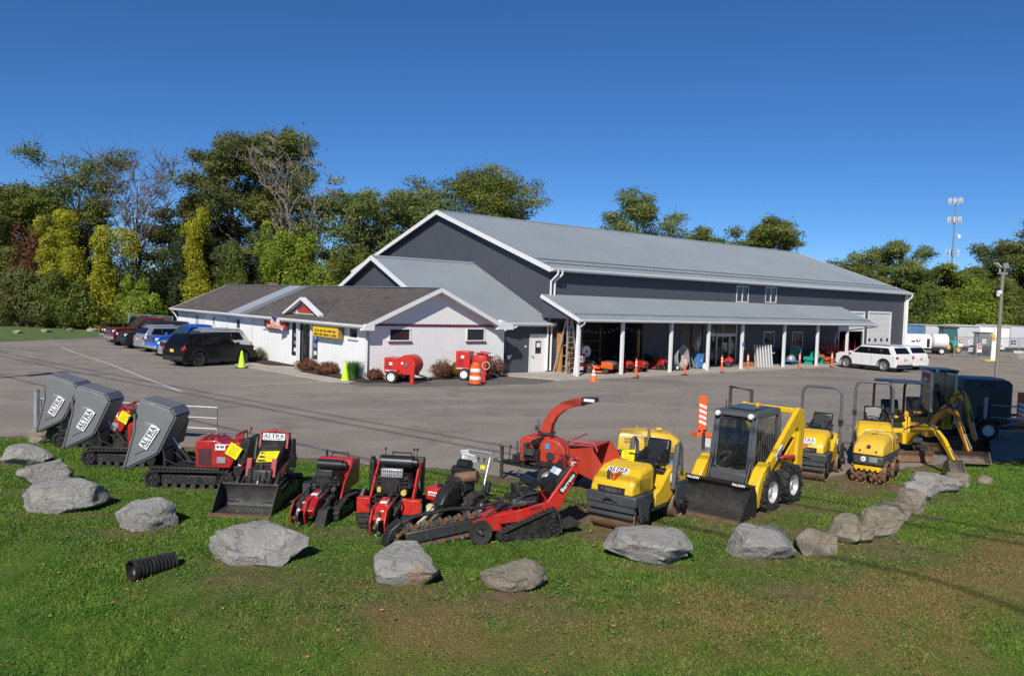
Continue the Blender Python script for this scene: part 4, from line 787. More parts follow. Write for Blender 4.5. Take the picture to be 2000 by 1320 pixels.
BK = [(-64, 82, 6.0, 'dark'), (-50, 87, 6.5, 'pine'), (-45, 87, 7.5, 'pine'), (-40, 87.5, 6.0, 'dark'), (-36, 87, 7.5, 'pine'), (-31.5, 87, 8, 'pine'), (-27, 87, 8, 'dark'), (-22.5, 87.5, 8, 'pine'), (-18, 87.5, 7, 'dark'), (-13, 88, 7, 'pine')]
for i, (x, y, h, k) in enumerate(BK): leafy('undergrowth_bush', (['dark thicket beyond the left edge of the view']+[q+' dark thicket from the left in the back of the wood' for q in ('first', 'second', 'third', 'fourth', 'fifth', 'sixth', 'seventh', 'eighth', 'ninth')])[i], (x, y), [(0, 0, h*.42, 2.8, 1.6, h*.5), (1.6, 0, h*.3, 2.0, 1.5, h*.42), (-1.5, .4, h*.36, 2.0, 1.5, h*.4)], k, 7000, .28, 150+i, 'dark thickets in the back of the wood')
RS = [(47, 110, [(0, 0, 3.5, 3.4, 2, 4)], 'olive', 'olive brush beside the warehouse end'), (53, 108, [(0, 0, 3.0, 2.6, 2, 3.6), (3, 0, 5.0, 2.4, 2, 3.6), (-1.8, .5, 5.2, 2, 1.6, 2.6), (5, 0, 2.4, 2, 1.6, 2.4)], 'green', 'dense green brush behind the white trailers'), (60, 107, [(0, 0, 5.4, 2.8, 2, 3.2), (2.6, 0, 3.2, 2.6, 2, 3.0), (-2.4, 0, 3, 2.4, 1.8, 2.8)], 'bright', 'dense green brush below the mast'), (66.5, 108, [(0, 0, 3.6, 3.6, 2, 4.2)], 'olive', 'olive brush left of the lamp post'), (72.5, 107, [(0, 0, 4, 3.8, 2, 5)], 'pine', 'dark brush behind the lamp post'), (79, 106, [(0, 0, 5, 4.4, 2, 6)], 'pine', 'dark brush at the right edge')]
for i, (x, y, lu, k, lab) in enumerate(RS): leafy('undergrowth_bush', lab, (x, y), lu, k, 14000, .26, 110+i, 'brush behind the trailers')
# the roadside tree right of the camera, out of frame: its crown shades the excavators
tree('roadside_tree', 'roadside tree standing right of the view', (12.9, 12.5), 17.0, 4.1, 'green', .44, 26, 9, 46000, seed=77, sz=.24, group='roadside trees', prof='round', cl=.075)
tree('roadside_tree', 'second roadside tree further right of the view', (20.5, 13.5), 15.5, 5.6, 'green', .26, 24, 7, 20000, seed=78, sz=.24, group='roadside trees', prof='round', cl=.075)
# overhead wires along the road, out of frame above: they shade thin lines on the lot
wm = M('wire', (.03, .03, .03), .6)
for i, n_ in enumerate((4.5, 3.7, .5)):
    m = MB(); m.tube([(n_*.61+t*.79, n_*.79-t*.61, 11+.0008*(t+5)**2) for t in range(-50, 41, 5)], .03, 6)
    tag(part('overhead_wire', m, wm), ['farthest', 'middle', 'nearest'][i]+' overhead wire crossing above the view', 'wire', 'overhead wires')
# ------------------------------------------------------------------ boulders
def rock_mat(name, a, b, stain=None):
    if name in MATS: return MATS[name]
    m = bpy.data.materials.new(name); m.use_nodes = True; MATS[name] = m; n = m.node_tree.nodes; l = m.node_tree.links; p = n['Principled BSDF']; p.inputs['Roughness'].default_value = .9; p.inputs['Specular IOR Level'].default_value = .2
    c = color_mix(n, l, noise_fac(n, l, 2.2, .35, .65, None, 8, .7), a, b); c = color_mix(n, l, noise_fac(n, l, 9, .55, .72, None, 8, .7), c, tuple(x*.55 for x in a)); c = color_mix(n, l, noise_fac(n, l, 4.5, .58, .7, None, 5), c, (.40, .36, .28))
    vo = n.new('ShaderNodeTexVoronoi'); vo.feature = 'DISTANCE_TO_EDGE'; vo.inputs['Scale'].default_value = 2.6; qq = n.new('ShaderNodeTexCoord'); dn = n.new('ShaderNodeTexNoise'); dn.inputs['Scale'].default_value = 3; dn.inputs['Detail'].default_value = 6; l.new(qq.outputs['Object'], dn.inputs[0]); vm = n.new('ShaderNodeMix'); vm.data_type = 'VECTOR'; vm.inputs[0].default_value = .45; l.new(qq.outputs['Object'], vm.inputs[4]); l.new(dn.outputs[1], vm.inputs[5]); l.new(vm.outputs[1], vo.inputs['Vector']); ck = n.new('ShaderNodeMapRange'); ck.inputs[1].default_value = .03; ck.inputs[2].default_value = .004; ck.inputs[4].default_value = .6; l.new(vo.outputs['Distance'], ck.inputs[0]); c = color_mix(n, l, ck.outputs[0], c, tuple(x*.42 for x in a))
    if stain: c = color_mix(n, l, noise_fac(n, l, 1.6, .55, .7), c, stain)
    l.new(c, p.inputs['Base Color']); t = n.new('ShaderNodeTexNoise'); t.inputs['Scale'].default_value = 14; t.inputs['Detail'].default_value = 10; t.inputs['Roughness'].default_value = .7; q = n.new('ShaderNodeTexCoord'); l.new(q.outputs['Object'], t.inputs['Vector'])
    bp = n.new('ShaderNodeBump'); bp.inputs['Distance'].default_value = .09; bp.inputs['Strength'].default_value = 1; l.new(t.outputs[0], bp.inputs['Height']); l.new(bp.outputs[0], p.inputs['Normal']); return m
lime = rock_mat('grey_limestone', (.32, .308, .29), (.47, .45, .42)); limeb = rock_mat('brown_limestone', (.26, .22, .165), (.42, .36, .28)); limes = rock_mat('stained_limestone', (.33, .315, .295), (.47, .45, .415), (.42, .22, .09))
_ico = bmesh.new(); bmesh.ops.create_icosphere(_ico, subdivisions=4, radius=1); _ico.verts.ensure_lookup_table(); IV = np.array([v.co for v in _ico.verts]); IF = np.array([[v.index for v in f.verts] for f in _ico.faces]); _ico.free()
def rock(label, x, y, w, d, h, mat, seed, rz=0, tilt=(0, 0), slab_=0, z=None, group='boulders along the lawn'):
    rg = np.random.default_rng(seed); P = IV.copy()*1.25
    N = rg.normal(size=(22, 3)); N[:, 2] *= .7; N /= np.linalg.norm(N, axis=1)[:, None]; D = rg.uniform(.66, .98, 22)
    N[0] = (tilt[0], tilt[1], 1); N[0] /= np.linalg.norm(N[0]); D[0] = .55 if slab_ else .72
    for nn, dd in zip(N, D): k = P@nn-dd; P -= np.maximum(k, 0)[:, None]*nn*.96
    s = rg.random(3)*50; dsp = np.array([mnoise.fractal((p[0]*2+s[0], p[1]*2+s[1], p[2]*3+s[2]), .9, 2.1, 6) for p in P]); lay = np.array([mnoise.noise((p[0]*.8+s[1], p[1]*.8, p[2]*6+s[0])) for p in P]); lay = np.sign(lay)*np.abs(lay)**.55
    P *= (1+.07*dsp+.034*lay)[:, None]; mn, mx = P.min(0), P.max(0); P = (P-(mn+mx)/2)/(mx-mn)
    h *= .82; P = P*np.array([w, d, h*1.28]); P[:, 2] += h*.5-.14*h
    me = arr_mesh('boulder', P, IF, mat, smooth=True); me.set_sharp_from_angle(angle=R(28))
    o = link('boulder', me, None, None); o.location = (x, y, (bank(x, y-d*.3) if z is None else z)+.0); o.rotation_euler = (0, 0, rz); return tag(o, label, 'boulder', group)
RK = [(-10.75, 17.95, 1.1, .9, .52, 0, 'grey boulder cut by the left edge of the view', .2, (.25, 0), 0), (-9.15, 15.85, 1.02, .85, .68, 0, 'pale grey boulder second from the left edge, sloping top', .3, (-.35, .1), 1), (-7.95, 14.35, 1.5, .95, .66, 0, 'long pale slab boulder left of the drain pipe end', .25, (-.2, -.2), 1), (-6.05, 13.5, .98, .85, .58, 0, 'pointed grey boulder above the black drain pipe', -.1, (-.15, -.3), 1), (-3.70, 12.0, 1.52, .95, .64, 0, 'largest pale boulder below the tracked loader bucket', -.1, (.1, -.15), 0), (-1.38, 11.25, .92, .8, .60, 2, 'grey boulder with an orange rust stain on top', .1, (.1, -.35), 1), (.14, 11.1, .95, .75, .46, 1, 'brownish boulder right of the rust-stained one', 0, (-.1, -.3), 0), (2.25, 12.6, 1.42, 1.0, .60, 0, 'wide flat grey boulder in front of the yellow roller', -.15, (.05, -.25), 1), (4.15, 12.95, 1.1, .95, .60, 0, 'tilted grey slab below the skid steer', -.55, (.3, -.45), 1), (5.12, 13.3, .66, .6, .5, 1, 'small brown boulder right of the tilted slab', .3, (.2, -.2), 0), (5.95, 14.0, .72, .6, .54, 1, 'rounded brown boulder second right of the tilted slab', 0, (0, -.2), 0), (6.6, 14.35, .66, .6, .64, 1, 'upright brown boulder third right of the tilted slab', .4, (0, -.1), 0), (7.15, 15.0, .7, .6, .58, 1, 'dark brown boulder just behind the upright brown one', .2, (0, 0), 0), (8.2, 16.2, .56, .55, .56, 1, 'blocky tan boulder standing apart on the slope', .1, (0, 0), 1), (8.8, 17.3, .8, .65, .52, 0, 'pale boulder below the yellow excavator bucket', .2, (.1, -.2), 0), (9.35, 18.0, .75, .6, .56, 0, 'pale boulder behind the other pale one near the bucket', .5, (0, 0), 0), (9.9, 18.2, .85, .6, .46, 0, 'pale broken boulder under the excavator bucket tip', 0, (0, -.2), 0), (10.7, 18.95, .6, .5, .38, 1, 'brown boulder under the wide grading bucket', .3, (0, 0), 0), (11.5, 19.3, .4, .35, .26, 1, 'smallest tan boulder at the right end of the row', 0, (0, 0), 0), (6.28, 14.0, .42, .4, .36, 1, 'small tan stone wedged between the brown boulders', .3, (0, 0), 0), (7.72, 15.55, .5, .45, .44, 1, 'mottled tan boulder left of the blocky tan one', .6, (0, 0), 0), (8.55, 16.75, .46, .45, .4, 1, 'low tan boulder behind the blocky tan one', .1, (0, 0), 0), (10.35, 18.55, .5, .45, .36, 1, 'flat tan boulder left of the grading bucket', .7, (0, 0), 0), (-11.85, 20.4, .85, .7, .48, 1, 'tan boulder under the leftmost tipped hopper', .2, (0, 0), 0), (-11.35, 21.0, .7, .6, .5, 1, 'tan boulder half hidden behind the leftmost dumper', 0, (0, 0), 0)]
for i, (x, y, w, d, h, mt, lab, rz, tl, sb) in enumerate(RK): rock(lab, x, y, w, d, h, (lime, limeb, limes)[mt], 200+i, rz, tl, sb)
for i, (x, y, w) in enumerate(((-40.6, 66.3, 1.0), (-39.9, 69.1, .9), (-39.4, 71.9, .6), (-38.1, 73.0, 1.1))): rock(['first tan rock from the left on the far lawn', 'second tan rock from the left on the far lawn', 'small third rock on the far lawn', 'rightmost pale rock on the far lawn'][i], x, y, w, .7, .35, (limeb, lime)[i == 3], 260+i, 0, (0, 0), 0, z=0, group='rocks on the far lawn')
# corrugated drain pipe sticking out of the bank
dp = thing('drain_pipe', 'black corrugated drain pipe lying on the bank', 'pipe', (-5.12, 11.12, bank(-5.0, 11.1)+.05), R(52))
m = MB(); prof = []
for i in range(10): z = i*.055; prof += [(.115, z), (.14, z+.012), (.14, z+.032), (.115, z+.045)]
m.lathe(prof, (0, 0, .10), (1, 0, -.02), 20); part('corrugated_wall', m, M('black_hdpe', (.018, .018, .02), .35, dirt=.3), dp)
m = MB(); m.lathe([(.105, .53), (.105, 0.02), (.145, -.02), (.145, -.10), (.13, -.10), (.125, -.02)], (0, 0, .10), (1, 0, -.02), 20); part('collar', m, MATS['black_hdpe'], dp)
# ------------------------------------------------------------------ machines: shared pieces
def hull(pts):
    pts = sorted(set((round(a, 5), round(b, 5)) for a, b in pts)); 
    def half(p):
        h = []
        for q in p:
            while len(h) > 1 and (h[-1][0]-h[-2][0])*(q[1]-h[-2][1])-(h[-1][1]-h[-2][1])*(q[0]-h[-2][0]) <= 0: h.pop()
            h.append(q)
        return h[:-1]
    return half(pts)+half(pts[::-1])
def track(parent, wheels, y, w, lug=.028, t=.025, mat=None, pitch=.085, wheelmat=None, frame=None):
    """rubber track round wheels [(x,z,r)], belt centred on y"""
    pts = [(x+(r+t)*math.cos(a*PI/12), z+(r+t)*math.sin(a*PI/12)) for x, z, r in wheels for a in range(24)]; H = hull(pts); n = len(H); C = (sum(p[0] for p in H)/n, sum(p[1] for p in H)/n)
    inn = []
    for i in range(n):
        a, b = H[i-1], H[(i+1) % n]; d = math.hypot(b[0]-a[0], b[1]-a[1]); inn.append((H[i][0]-(b[1]-a[1])/d*t, H[i][1]+(b[0]-a[0])/d*t))
    m = MB(); v = []; 
    for p, q in zip(H, inn): v += [(p[0], y-w/2, p[1]), (p[0], y+w/2, p[1]), (q[0], y+w/2, q[1]), (q[0], y-w/2, q[1])]
    f = []
    for i in range(n):
        a, b = 4*i, 4*((i+1) % n); f += [(a+k, a+(k+1) % 4, b+(k+1) % 4, b+k) for k in range(4)]
    m.add(v, f); belt = part('track', m, mat or rubber, parent); lg = MB(); acc = 0
    for i in range(n):
        a, b = Vector(H[i]), Vector(H[(i+1) % n]); L_ = (b-a).length; d = (b-a)/max(L_, 1e-6); s = -acc
        while s < L_-1e-6:
            if s >= 0: p = a+d*s; nn = Vector((d.y, -d.x)); c = p+nn*lug*.5; lg.box((c.x, y, c.y), (pitch*.42, w*.96, lug), ry=-math.atan2(d.y, d.x))
            s += pitch
        acc = (s-L_); acc = pitch-acc if False else -(s-L_) if s > L_ else 0
        acc = acc
    lo = part('track_lugs', lg, mat or rubber, belt, smooth=0); lo['kind'] = 'stuff'
    for x, z, r in wheels:
        k = MB()
        for s in (-1, 1): k.lathe([(.001, 0), (r*.25, .0), (r*.3, -.025), (r*.75, -.03), (r*.8, .004), (r*.97, .004), (r*.97, -.05)], (x, y+s*(w/2-.012), z), (0, s, 0), 20)
        k.lathe([(r*.9, -w/2), (r*.9, w/2)], (x, y, z), (0, 1, 0), 16); wo = part('track_wheel', k, wheelmat or black, parent)
        k = MB()
        for s in (-1, 1):
            for j in range(5): a = j*2*PI/5; k.cyl((x+r*.5*math.cos(a), y+s*(w/2-.03), z+r*.5*math.sin(a)), (x+r*.5*math.cos(a), y+s*(w/2+.002), z+r*.5*math.sin(a)), .012, n=6)
        kk = part('bolts', k, steel, wo); kk['kind'] = 'stuff'
    return belt
def wheel(parent, c, r, w, side=1, rim=None, name='wheel', tread=0, hub=.55, ax=(0, 1, 0)):
    """tyre + rim, axle along ax, outer face on +ax*side"""
    o = Vector(c); A = Vector(ax).normalized()*side; m = MB(); m.lathe([(r*hub, -w*.42), (r*.78, -w*.5), (r*.95, -w*.44), (r, -w*.3), (r, w*.3), (r*.95, w*.44), (r*.78, w*.5), (r*hub, w*.42)], o, A, 28); t = part('tyre', m, rubber, parent, smooth=35); t.name = name
    k = MB(); k.lathe([(.001, w*.30), (r*.16, w*.32), (r*.2, w*.22), (r*.44, w*.14), (r*hub*.98, w*.42), (r*hub*1.04, w*.44), (r*hub*1.02, w*.38), (r*hub*.9, -w*.3)], o, A, 24); part('rim', k, rim or alu, t)
    if tread:
        g = MB(); u = A.orthogonal().normalized(); v = A.cross(u)
        for j in range(tread):
            for s in (-1, 1):
                a = (j+(.5 if s > 0 else 0))*2*PI/tread; d = u*math.cos(a)+v*math.sin(a); tt = A.cross(d); p = o+d*(r+.004)+A*s*w*.25; g.bar(p-A*s*w*.22-tt*.05, p+A*s*w*.24+tt*.05, .075, .05, up=d)
        q = part('tread_lugs', g, rubber, t, smooth=0); q['kind'] = 'stuff'
    return t
def seat(parent, c, w=.46, h=.5, d=.46, rz=0):
    """operator seat; forward +x"""
    x, y, z = c; m = MB(); m.prism([(x-d/2, z), (x+d/2, z+.02), (x+d/2+.03, z+.09), (x+d/2-.03, z+.13), (x-d/2+.05, z+.09), (x-d/2-.06, z+h), (x-d/2-.12, z+h+.03), (x-d/2-.17, z+h-.02), (x-d/2-.08, z)], y-w/2, y+w/2, 'y'); s = part('seat', m, seatm, parent, .04, seg=3)
    for k in (-1, 1): m = MB(); m.prism([(x-d/2+.05, z+.10), (x+d*.35, z+.12), (x+d*.35, z+.2), (x-d/2, z+.32)], y+k*w*.36, y+k*w*.52, 'y'); part('side_bolster', m, seatm, s, .02)
    return s
def engine(parent, c, s=1, silver=True):
    """small air-cooled engine: block, shroud, air cleaner, muffler, hoses"""
    x, y, z = c; m = MB(); m.box((x, y, z), (.42*s, .46*s, .3*s)); m.box((x+.05*s, y+.2*s, z+.05*s), (.3*s, .16*s, .2*s), rx=.5); m.box((x+.05*s, y-.2*s, z+.05*s), (.3*s, .16*s, .2*s), rx=-.5)
    for i in range(5): m.box((x+.02*s, y, z-.12*s+.06*s*i), (.46*s, .5*s, .012*s))
    e = part('engine_block', m, black, parent, .008)
    m = MB(); m.cyl((x-.1*s, y-.26*s, z+.33*s), (x-.1*s, y+.26*s, z+.33*s), .105*s, n=18); m.cyl((x-.1*s, y+.26*s, z+.33*s), (x-.1*s, y+.33*s, z+.33*s), .07*s, n=14); m.tube([(x-.1*s, y-.2*s, z+.3*s), (x+.06*s, y-.22*s, z+.22*s), (x+.14*s, y-.1*s, z+.12*s)], .04*s); part('air_cleaner', m, seatm, e)
    m = MB(); m.cyl((x+.16*s, y-.02, z+.02*s), (x+.25*s, y-.02, z+.02*s), .17*s, n=20); part('fan_housing', m, black, e, .01)
    m = MB(); m.box((x+.22*s, y, z+.22*s), (.1*s, .34*s, .13*s)); mu = part('muffler_guard', m, alu if silver else dsteel, e, .008)
    k = MB()
    for i in range(9):
        for j in (-1, 1): k.box((x+.273*s, y-.14*s+.035*s*i, z+.22*s+j*.03*s), (.004, .012*s, .04*s))
    q = part('muffler_slots', k, black, mu, smooth=0); q['kind'] = 'stuff'
    m = MB(); rg = random.Random(int(abs(x*100)+abs(y*37)))
    for i in range(7): a = (x+rg.uniform(-.2, .25)*s, y+rg.uniform(-.25, .25)*s, z+rg.uniform(-.15, .25)*s); b = (a[0]+rg.uniform(-.1, .2)*s, a[1]+rg.uniform(-.2, .2)*s, a[2]-rg.uniform(0, .25)*s); m.tube([a, ((a[0]+b[0])/2+.06*s, (a[1]+b[1])/2, (a[2]+b[2])/2+.03), b], .013, 6)
    q = part('hoses', m, rubber, e); q['kind'] = 'stuff'
    m = MB(); m.cyl((x+.2*s, y+.2*s, z-.08*s), (x+.28*s, y+.2*s, z-.08*s), .045*s); m.box((x+.22*s, y-.2*s, z-.05*s), (.08*s, .06*s, .08*s)); part('oil_filter', m, M('filter_yellow', (.6, .45, .1), .5) if silver else steel, e)
    return e
def levers(parent, pts, h=.16, mat=None, knob=None):
    for x, y, z in pts:
        m = MB(); m.tube([(x, y, z), (x-.01, y, z+h*.6), (x-.03, y, z+h)], .009, 6); l = part('control_lever', m, mat or black, parent); m = MB(); m.lathe([(.001, -.025), (.02, -.01), (.022, .01), (.001, .03)], (x-.03, y, z+h+.01), n=10); part('knob', m, knob or seatm, l)
def ram(parent, a, b, r=.03, split=.55, body=None):
    a, b = Vector(a), Vector(b); c = a.lerp(b, split); m = MB(); m.cyl(a, c, r, n=14); d = (b-a).normalized(); m.cyl(c-d*.03, c+d*.01, r*1.2, n=14); y = part('hydraulic_cylinder', m, body or black, parent); m = MB(); m.cyl(c, b, r*.55, n=10); part('piston_rod', m, chrome, y); return y
def hoses(parent, paths, r=.014, mat=None):
    m = MB()
    for p in paths: m.tube(p, r, 6)
    h = part('hydraulic_hoses', m, mat or rubber, parent); h['kind'] = 'stuff'; return h
def bucket(parent, x, w, h, d, z0=.02, mat=None, edge=None, y=0):
    """loader bucket opening to +x; back at x, cutting edge at x+d"""
    m = MB(); t = .018; ins = [(x+d, z0+.02), (x+.22*d, z0+.03), (x+.05*d, z0+.12*h), (x, z0+.35*h), (x+.03*d, z0+.75*h), (x+.18*d, z0+h)]; out = [(x+d, z0), (x+.2*d, z0), (x+.02*d, z0+.08*h), (x-.03, z0+.34*h), (x, z0+.78*h), (x+.15*d, z0+h+.02)]
    m.prism(out+ins[::-1], y-w/2, y+w/2, 'y'); b = part('bucket', m, mat or M('worn_bucket_grey', (.075, .074, .073), .4, .5, .35, 5, dirt=.5, dcol=(.16, .13, .1)), parent)
    for s in (-1, 1): m = MB(); m.prism([(x+d*.97, z0), (x+.2*d, z0), (x+.02*d, z0+.08*h), (x-.03, z0+.34*h), (x, z0+.78*h), (x+.15*d, z0+h+.02), (x+.34*d, z0+h+.02)], y+s*w/2-s*.0, y+s*(w/2+t), 'y'); part('side_plate', m, mat or black, b)
    m = MB(); m.box((x+d-.02, y, z0+.012), (.17, w+.05, .022)); part('cutting_edge', m, edge or rust, b); return b
def hood(parent, name, rings, mat, bev=.03): m = MB(); m.loft(rings); return part(name, m, mat, parent, bev, seg=3)
def rect(x, y0, y1, z0, z1): return [(x, y0, z0), (x, y1, z0), (x, y1, z1), (x, y0, z1)]
# ------------------------------------------------------------------ tracked dumpers
def dumper(label, loc, rz):
    o = thing('tracked_dumper', label, 'dumper', loc, rz, 'red tracked dumpers with tipped hoppers')
    for s in (-1, 1):
        track(o, [(-.70, .21, .165), (.72, .20, .15)], s*.30, .19)
        m = MB(); m.bb(-.55, .55, s*.30-.105, s*.30+.105, .12, .30); f = part('track_frame', m, black, o, .01)
        for i in range(6): k = MB(); k.cyl((-.46+.185*i, s*.30-.1, .085), (-.46+.185*i, s*.30+.108, .085), .055, n=14); part('roller', k, dsteel, f)
        k = MB()
        for i in range(7): k.cyl((-.45+.15*i, s*.40, .2+.05*(i % 2)), (-.45+.15*i, s*.412, .2+.05*(i % 2)), .012, n=6)
        q = part('bolts', k, steel, f); q['kind'] = 'stuff'
    m = MB(); m.bb(-.85, .75, -.2, .2, .3, .42); m.bb(-.6, .78, -.36, .36, .40, .45); part('chassis', m, black, o, .01)
    eb = MB(); eb.prism([(-.10, .45), (-.08, .92), (-.13, 1.0), (-.52, 1.02), (-.64, .94), (-.98, .99), (-1.04, .93), (-.80, .45)], -.32, .32, 'y'); e = part('engine_cover', eb, red, o, .025)
    for i in range(3): m = MB(); m.prism([(-.17-.13*i, 1.012), (-.26-.13*i, 1.014), (-.24-.13*i, 1.055), (-.19-.13*i, 1.05)], -.26, .26, 'y'); part('cover_rib', m, red, e, .008)
    m = MB(); m.bb(-.42, -.16, .318, .326, .5, .84); g = part('side_grille', m, M('grille_dark_red', (.10, .012, .012), .5), e)
    for i in range(6): m = MB(); m.bb(-.40, -.18, .324, .334, .53+.05*i, .55+.05*i); part('grille_slat', m, dsteel, g)
    plate(e, (-.60, .326, .88), (-1, 0, 0), (0, 0, 1), .20, .12, white, 'maker_plate'); bars(e, (-.60, .336, .89), (-1, 0, 0), (0, 0, 1), .15, .05, ink, (2, 3)); plate(e, (-.62, .326, .62), (-1, 0, 0), (0, 0, 1), .17, .12, galv, 'data_plate')
    for s in (-1, 1): m = MB(); m.bb(-.62, -.10, s*.325-.004, s*.325+.004, .46, .475); part('seam', m, black, e)
    m = MB(); m.prism([(-.98, .55), (-1.0, .98), (-1.14, 1.08), (-1.22, 1.04), (-1.1, .5)], -.34, .34, 'y'); cns = part('console', m, black, o, .02)
    levers(cns, [(-.86, -.24+.08*i, .96) for i in range(7)], .15, red, red); levers(cns, [(-1.02, -.2, 1.06), (-1.02, .2, 1.06)], .12)
    m = MB(); m.tube([(-.95, -.3, .95), (-.92, -.3, 1.14), (-.92, .3, 1.14), (-.95, .3, .95)], .014, 8); part('hand_rail', m, red, cns)
    m = MB(); m.bb(-1.15, -.85, -.3, .3, .2, .28); m.bb(-1.0, -.86, -.3, .3, .28, .5); part('operator_step', m, black, o, .01); m = MB(); m.cyl((-.98, .2, .5), (-.98, .2, .72), .06); part('washer_bottle', m, dwhite, o)
    paper_tag(e, (-.90, .42, .83), (-.86, 0, -.5), (-.5, 0, .86), .26, .26)
    # hopper, tipped forward
    A, B, C, D, T, E = (1.01, 1.77), (.40, 1.60), (.31, 1.47), (.66, .72), (1.33, .38), (1.12, 1.22); K = (1.05, 1.46); w = .37; t = .03
    hp = MB()
    for s in (-1, 1): hp.prism([A, B, C, D, T, E, K, (1.09, 1.55)], s*w, s*(w-t), 'y')
    def strip(p, q, th=.035):
        p, q = Vector(p), Vector(q); d = (q-p).normalized(); nn = Vector((-d.y, d.x))*th; hp.prism([tuple(p), tuple(q), tuple(q-nn*-1), tuple(p-nn*-1)], -w+t*.9, w-t*.9, 'y')
    for p, q in ((B, A), (C, B), (D, C), (T, D)): strip(p, q)
    h = part('hopper', hp, greyplastic, o, .022, seg=3)
    for s in (-1, 1):
        m = MB(); P = [(.90, 1.36), (.62, 1.28), (.66, 1.05), (.82, .80), (1.12, .66), (1.02, .96)]; c = (sum(p[0] for p in P)/6, sum(p[1] for p in P)/6)
        m.loft([[(p[0], s*w, p[1]) for p in P], [(c[0]+(p[0]-c[0])*.93, s*(w+.018), c[1]+(p[1]-c[1])*.93) for p in P]]); part('raised_panel', m, greyplastic, h, .008)
        m = MB(); m.tube([(1.11, s*(w+.006), 1.50), (1.10, s*(w+.006), 1.20), (1.30, s*(w+.006), .42)], .022, 8); part('rim_bead', m, greyplastic, h)
        ex = Vector((-.52*s, 0, .85*s)); ey = Vector((.85*s if s > 0 else .85, 0, .52)); 
        if s > 0: altra_sign(h, (.80, w+.022, 1.05), (-.52, 0, .85), (.85, 0, .52), .50, .19)
        else: altra_sign(h, (.80, -w-.022, 1.05), (.52, 0, -.85), (.85, 0, .52), .50, .19)
    m = MB(); m.bar((.38, 0, 1.40), (.70, 0, .66), .5, .05); m.bb(.55, .75, -.3, .3, .45, .75); part('hopper_frame', m, black, o, .01)
    for s in (-1, 1): m = MB(); m.prism([(.75, .42), (.5, .42), (.52, .7), (.66, .84)], s*.24, s*.30, 'y'); part('pivot_bracket', m, black, o)
    ram(o, (.1, 0, .48), (.5, 0, .98), .045)
    hoses(o, [[(-.1, .1, .5), (.2, .16, .55), (.4, .1, .7)], [(-.1, -.1, .5), (.2, -.16, .58), (.45, -.1, .8)], [(.3, .3, .5), (.5, .34, .6), (.6, .28, .9)]])
    return o
dumper('red tracked dumper nearest the middle, its whole track and red engine in view', (-6.38, 16.42, 0), R(180)); dumper('middle red tracked dumper with its grey hopper tipped between the other two', (-8.62, 18.25, 0), R(181)); dumper('farthest red tracked dumper at the left, by the gate post', (-10.35, 20.15, 0), R(179))
